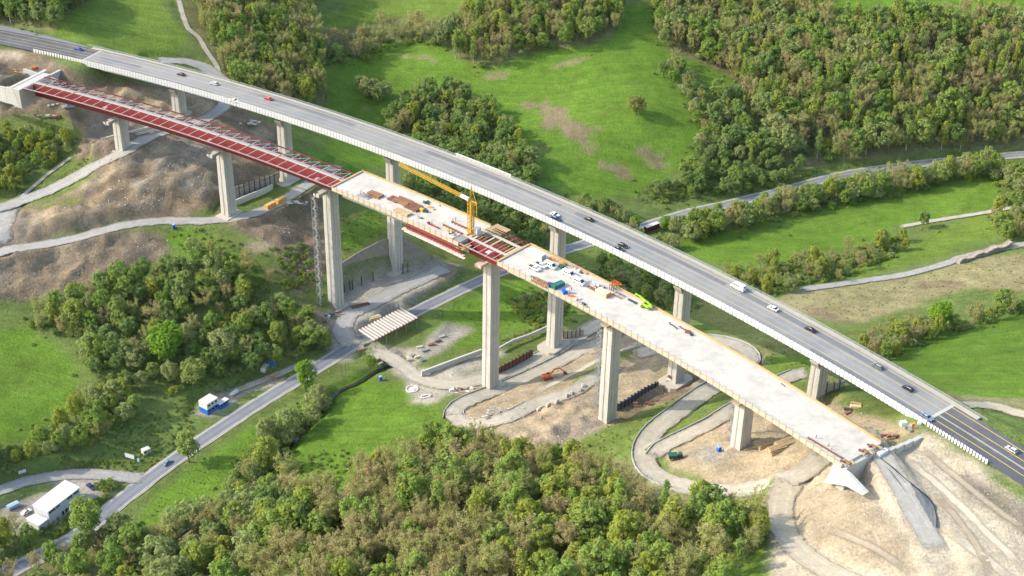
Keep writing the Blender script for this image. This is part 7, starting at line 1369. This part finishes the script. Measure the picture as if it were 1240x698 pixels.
# turn the list into things: the largest 300 of a kind stand alone, the rest are one mass of woodland
cams = np.array([(t[1], t[2], t[3]-HC) for t in TREES]); dist = np.linalg.norm(cams, axis=1); qx, qy = proj(cams[:,0], cams[:,1], cams[:,2]+HC+np.array([t[4]*.5 for t in TREES]))
LAB = {}; order = np.argsort(-np.array([t[4] for t in TREES])/dist); count = {}; rest = []
for i in order:
    kind, x, y, z, h, where, label = TREES[i]; nm, look, cat = LOOK[kind]
    if not (-25 < qx[i] < 1265 and -25 < qy[i] < 730) : rest.append(i); continue
    if label is None and count.get(nm, 0) >= 285: rest.append(i); continue
    count[nm] = count.get(nm, 0)+1
    cm, tm, jm, h0 = PROTO[kind][int(rng.integers(len(PROTO[kind])))]
    e = empty(nm, (x, y, z-.15), float(rng.uniform(0, 6.28))); k = h/h0; w = k*float(rng.uniform(.85,1.2)); e.scale = (w*float(rng.uniform(.9,1.1)), w, k)
    o = bpy.data.objects.new('crown', cm); COL.objects.link(o); o.parent = e
    o = bpy.data.objects.new('stem' if cat == 'bush' else 'trunk', tm); COL.objects.link(o); o.parent = e
    if label: tag(e, label, cat)
    else:
        gk = (look, where); LAB.setdefault(gk, []).append((e, qx[i], qy[i], h))
        tag(e, look+' '+where, cat, f'{look}s {where}')
for (look, where), L_ in LAB.items():      # say which one: size within its group, then the spot
    if len(L_) < 2: continue
    xs_ = np.array([v[1] for v in L_]); ys_ = np.array([v[2] for v in L_]); hs = np.array([v[3] for v in L_]); rx = xs_.argsort().argsort()/(len(L_)-1); ry = ys_.argsort().argsort()/(len(L_)-1); rh = hs.argsort().argsort()/(len(L_)-1)
    for (e, a_, b_, h_), u, v, w in zip(L_, rx, ry, rh):
        size = 'tall ' if w > .66 else 'small ' if w < .33 else ''
        side = ('far left','left','centre left','central','centre right','right','far right')[min(6, int(u*7))]; dep = ('rear','upper middle','lower middle','front')[min(3, int(v*4))]
        e['label'] = f'{size}{look} {side} {dep} {where}'
# woodland and undergrowth by instancing
protos = bpy.data.collections.new('foliage_protos'); pidx = {}; n = 0
for kind in sorted(PROTO):
    for q, (cm, tm, jm, h0) in enumerate(PROTO[kind]):
        o = bpy.data.objects.new('foliage_%03d' % n, jm); protos.objects.link(o); pidx.setdefault(kind, []).append((n, h0)); n += 1
def scatter(name, pts, label, cat):
    """pts: x, y, z, proto index, scale, turn"""
    P = np.array(pts, float); me = bpy.data.meshes.new(name); me.from_pydata([tuple(p[:3]) for p in P], [], [])
    for an, ty, v in (('pick','INT',P[:,3].astype(np.int32)),('size','FLOAT',P[:,4].astype(np.float32)),('turn','FLOAT',P[:,5].astype(np.float32))):
        a = me.attributes.new(an, ty, 'POINT'); a.data.foreach_set('value', v)
    o = obj(name, me); ng = bpy.data.node_groups.new(name, 'GeometryNodeTree'); ng.interface.new_socket('Geometry', in_out='INPUT', socket_type='NodeSocketGeometry'); ng.interface.new_socket('Geometry', in_out='OUTPUT', socket_type='NodeSocketGeometry')
    N = ng.nodes; L = ng.links; gi = N.new('NodeGroupInput'); go = N.new('NodeGroupOutput'); ci = N.new('GeometryNodeCollectionInfo'); ci.inputs['Collection'].default_value = protos; ci.inputs['Separate Children'].default_value = True; ci.inputs['Reset Children'].default_value = True
    ip = N.new('GeometryNodeInstanceOnPoints'); ip.inputs['Pick Instance'].default_value = True
    def att(nm, ty): q = N.new('GeometryNodeInputNamedAttribute'); q.data_type = ty; q.inputs['Name'].default_value = nm; return q.outputs['Attribute']
    cx = N.new('ShaderNodeCombineXYZ'); L.new(att('turn','FLOAT'), cx.inputs['Z']); er = N.new('FunctionNodeEulerToRotation'); L.new(cx.outputs[0], er.inputs[0])
    L.new(gi.outputs[0], ip.inputs['Points']); L.new(ci.outputs[0], ip.inputs['Instance']); L.new(att('pick','INT'), ip.inputs['Instance Index']); L.new(er.outputs[0], ip.inputs['Rotation']); L.new(att('size','FLOAT'), ip.inputs['Scale']); L.new(ip.outputs[0], go.inputs[0])
    md = o.modifiers.new('scatter', 'NODES'); md.node_group = ng; tag(o, label, cat, kind='stuff'); return o
pts = []
for i in rest:
    kind, x, y, z, h, where, label = TREES[i]; k, h0 = pidx[kind][int(rng.integers(len(pidx[kind])))]; pts.append((x, y, z-.15, k, h/h0*1.1, rng.uniform(0, 6.28)))
scatter('woodland', pts, 'farther trees of the woods that merge into one mass', 'woodland')
# low growth wherever the cover is not bare, mown or paved
pts = []; fresh_i = [q for q in pidx['bush']]
wood_xy = np.array([(t[1], t[2]) for t in TREES])
for x, y in wood_xy[rng.integers(len(wood_xy), size=5200)] + rng.normal(0, 5.0, (5200,2)):
    if not (GX0 < x < GX1 and GY0 < y < GY1) or not clear_of_roads(x, y, 1.0): continue
    k, h0 = fresh_i[int(rng.choice(4, p=[.4,.25,.25,.1]))]; pts.append((x, y, float(H(x,y))-.1, k, rng.uniform(.2,.55), rng.uniform(0,6.28)))
for poly, num, lo, hi in (([(205,280),(250,278),(300,302),(330,345),(240,330)],150,.1,.35),([(640,548),(700,535),(760,505),(840,472),(830,500),(780,540),(770,590),(700,570)],230,.06,.22),([(840,345),(960,388),(1080,450),(1000,468),(930,438)],180,.06,.22),
                          ([(935,365),(1050,345),(1170,318),(1300,295),(1300,350),(1100,370),(1040,392)],380,.05,.2),([(150,640),(240,565),(330,510),(300,580)],120,.06,.18),([(400,262),(460,250),(470,282),(410,318)],120,.08,.3),
                          ([(-40,315),(60,302),(200,284),(212,304),(120,338),(-40,372)],140,.05,.14),([(60,255),(150,215),(240,200),(250,250),(150,262)],110,.05,.16),([(850,600),(930,600),(935,625),(860,618)],120,.1,.28),([(30,240),(100,192),(120,196),(70,232)],70,.06,.2),
                          ([(760,240),(850,205),(900,232),(800,250)],130,.1,.3),([(1195,515),(1240,535),(1300,570),(1240,560)],60,.06,.2),([(250,470),(330,445),(400,430),(350,455),(280,480)],60,.08,.3),([(100,570),(150,520),(230,480),(240,510),(180,575)],330,.08,.34),([(20,585),(90,560),(170,560),(100,570)],120,.08,.3),([(150,640),(230,570),(330,510),(420,470),(470,470),(530,500),(480,545),(400,590),(330,570)],260,.05,.16),([(330,560),(420,540),(440,575),(350,600)],160,.1,.42),([(545,375),(690,335),(690,385),(600,420)],140,.06,.25),([(300,610),(400,575),(440,580),(380,620)],120,.1,.4),([(560,430),(640,400),(670,400),(600,428)],80,.1,.25)):
    P = np.array([g(min(max(a,-60),1300), b) for a, b in poly]); m = 0
    for t in range(num*12):
        x, y = rng.uniform(P[:,:2].min(0), P[:,:2].max(0))
        if not inpoly(np.array([x]), np.array([y]), P[:,:2])[0] or not clear_of_roads(x, y, .8): continue
        k, h0 = fresh_i[int(rng.choice(4, p=[.4,.2,.2,.2]))]; pts.append((x, y, float(H(x,y))-.06, k, rng.uniform(lo, hi), rng.uniform(0,6.28))); m += 1
        if m >= num: break
scatter('undergrowth', pts, 'low green undergrowth and shrubs along the woods and banks', 'undergrowth')
SOILPOLY = [([(-40,315),(60,302),(200,284),(212,304),(120,338),(-40,372)],700,.25,.9),([(60,255),(150,215),(240,190),(255,240),(150,262)],900,.25,1.1),([(100,110),(200,112),(290,135),(340,170),(300,215),(200,160)],500,.25,.9),([(0,70),(60,100),(110,130),(60,145),(0,100)],200,.3,1.1),
  ([(260,265),(345,248),(390,240),(395,330),(350,340),(300,285)],500,.25,.9),([(560,515),(700,470),(760,500),(690,540),(590,540)],700,.25,1.0),([(600,470),(760,400),(860,410),(800,470),(740,500)],500,.2,.7),([(820,580),(860,520),(1000,480),(1100,525),(960,575)],600,.2,.9),
  ([(945,600),(1060,560),(1120,620),(1130,690),(980,690)],900,.25,.8),([(1120,530),(1240,600),(1240,690),(1150,690)],700,.25,.8),([(400,385),(430,350),(540,318),(500,365)],250,.2,.6),([(490,450),(540,470),(520,490),(590,465)],200,.2,.6),([(440,425),(540,430),(570,400),(500,420)],200,.2,.6),([(940,365),(1100,340),(1240,310),(1240,345),(1050,385)],250,.2,.6)]
stones = bpy.data.collections.new('stone_protos')
for k in range(6):
    o = bpy.data.objects.new('stone_%d' % k, rock_mesh(300+k)); o.data.materials.append((mat('tan_stone',(.34,.27,.19),.95,.2),mat('grey_stone',(.28,.26,.23),.95,.2),mat('pale_stone',(.44,.40,.34),.95,.2))[k%3]); stones.objects.link(o)
sp = []
for poly, num, lo, hi in SOILPOLY:
    P = np.array([g(min(max(a,-60),1300), b) for a, b in poly]); Q = rng.uniform(P[:,:2].min(0), P[:,:2].max(0), (num*3,2)); Q = Q[inpoly(Q[:,0], Q[:,1], P[:,:2])][:num]
    for x, y in Q:
        if fbm(np.array([x]), np.array([y]), 14, 123)[0] < rng.uniform(-.5,.3) or not clear_of_roads(x, y, .3): continue
        sp.append((x, y, float(H(x,y)), int(rng.integers(6)), lo+(hi-lo)*rng.random()**3, rng.uniform(0,6.28)))
so = scatter('rubble', sp, 'loose stones and clods strewn over the bare soil', 'rubble'); so.modifiers[0].node_group.nodes['Collection Info'].inputs['Collection'].default_value = stones
print('TREES', len(TREES), 'single', sum(count.values()), count, 'rest', len(rest), 'under', len(pts))


# ------------------------------------------------------------------ air
hz = MB(); zb = float(SZ.min())-1.5; hz.box((0, 1200, (zb+385)/2), (17400, 19000, 385-zb)); me = bpy.data.meshes.new('haze'); me.from_pydata(hz.v, [], hz.f); me.update(); hzo = obj('haze', me); tag(hzo, 'thin bright air over the whole valley', 'haze', kind='stuff')
hm = bpy.data.materials.new('thin_air'); hm.use_nodes = True; N = hm.node_tree.nodes; N.remove(N['Principled BSDF']); pv = N.new('ShaderNodeVolumePrincipled'); pv.inputs['Color'].default_value = (.95,.96,1.0,1); pv.inputs['Density'].default_value = .000006; hm.node_tree.links.new(pv.outputs[0], N['Material Output'].inputs['Volume']); me.materials.append(hm)
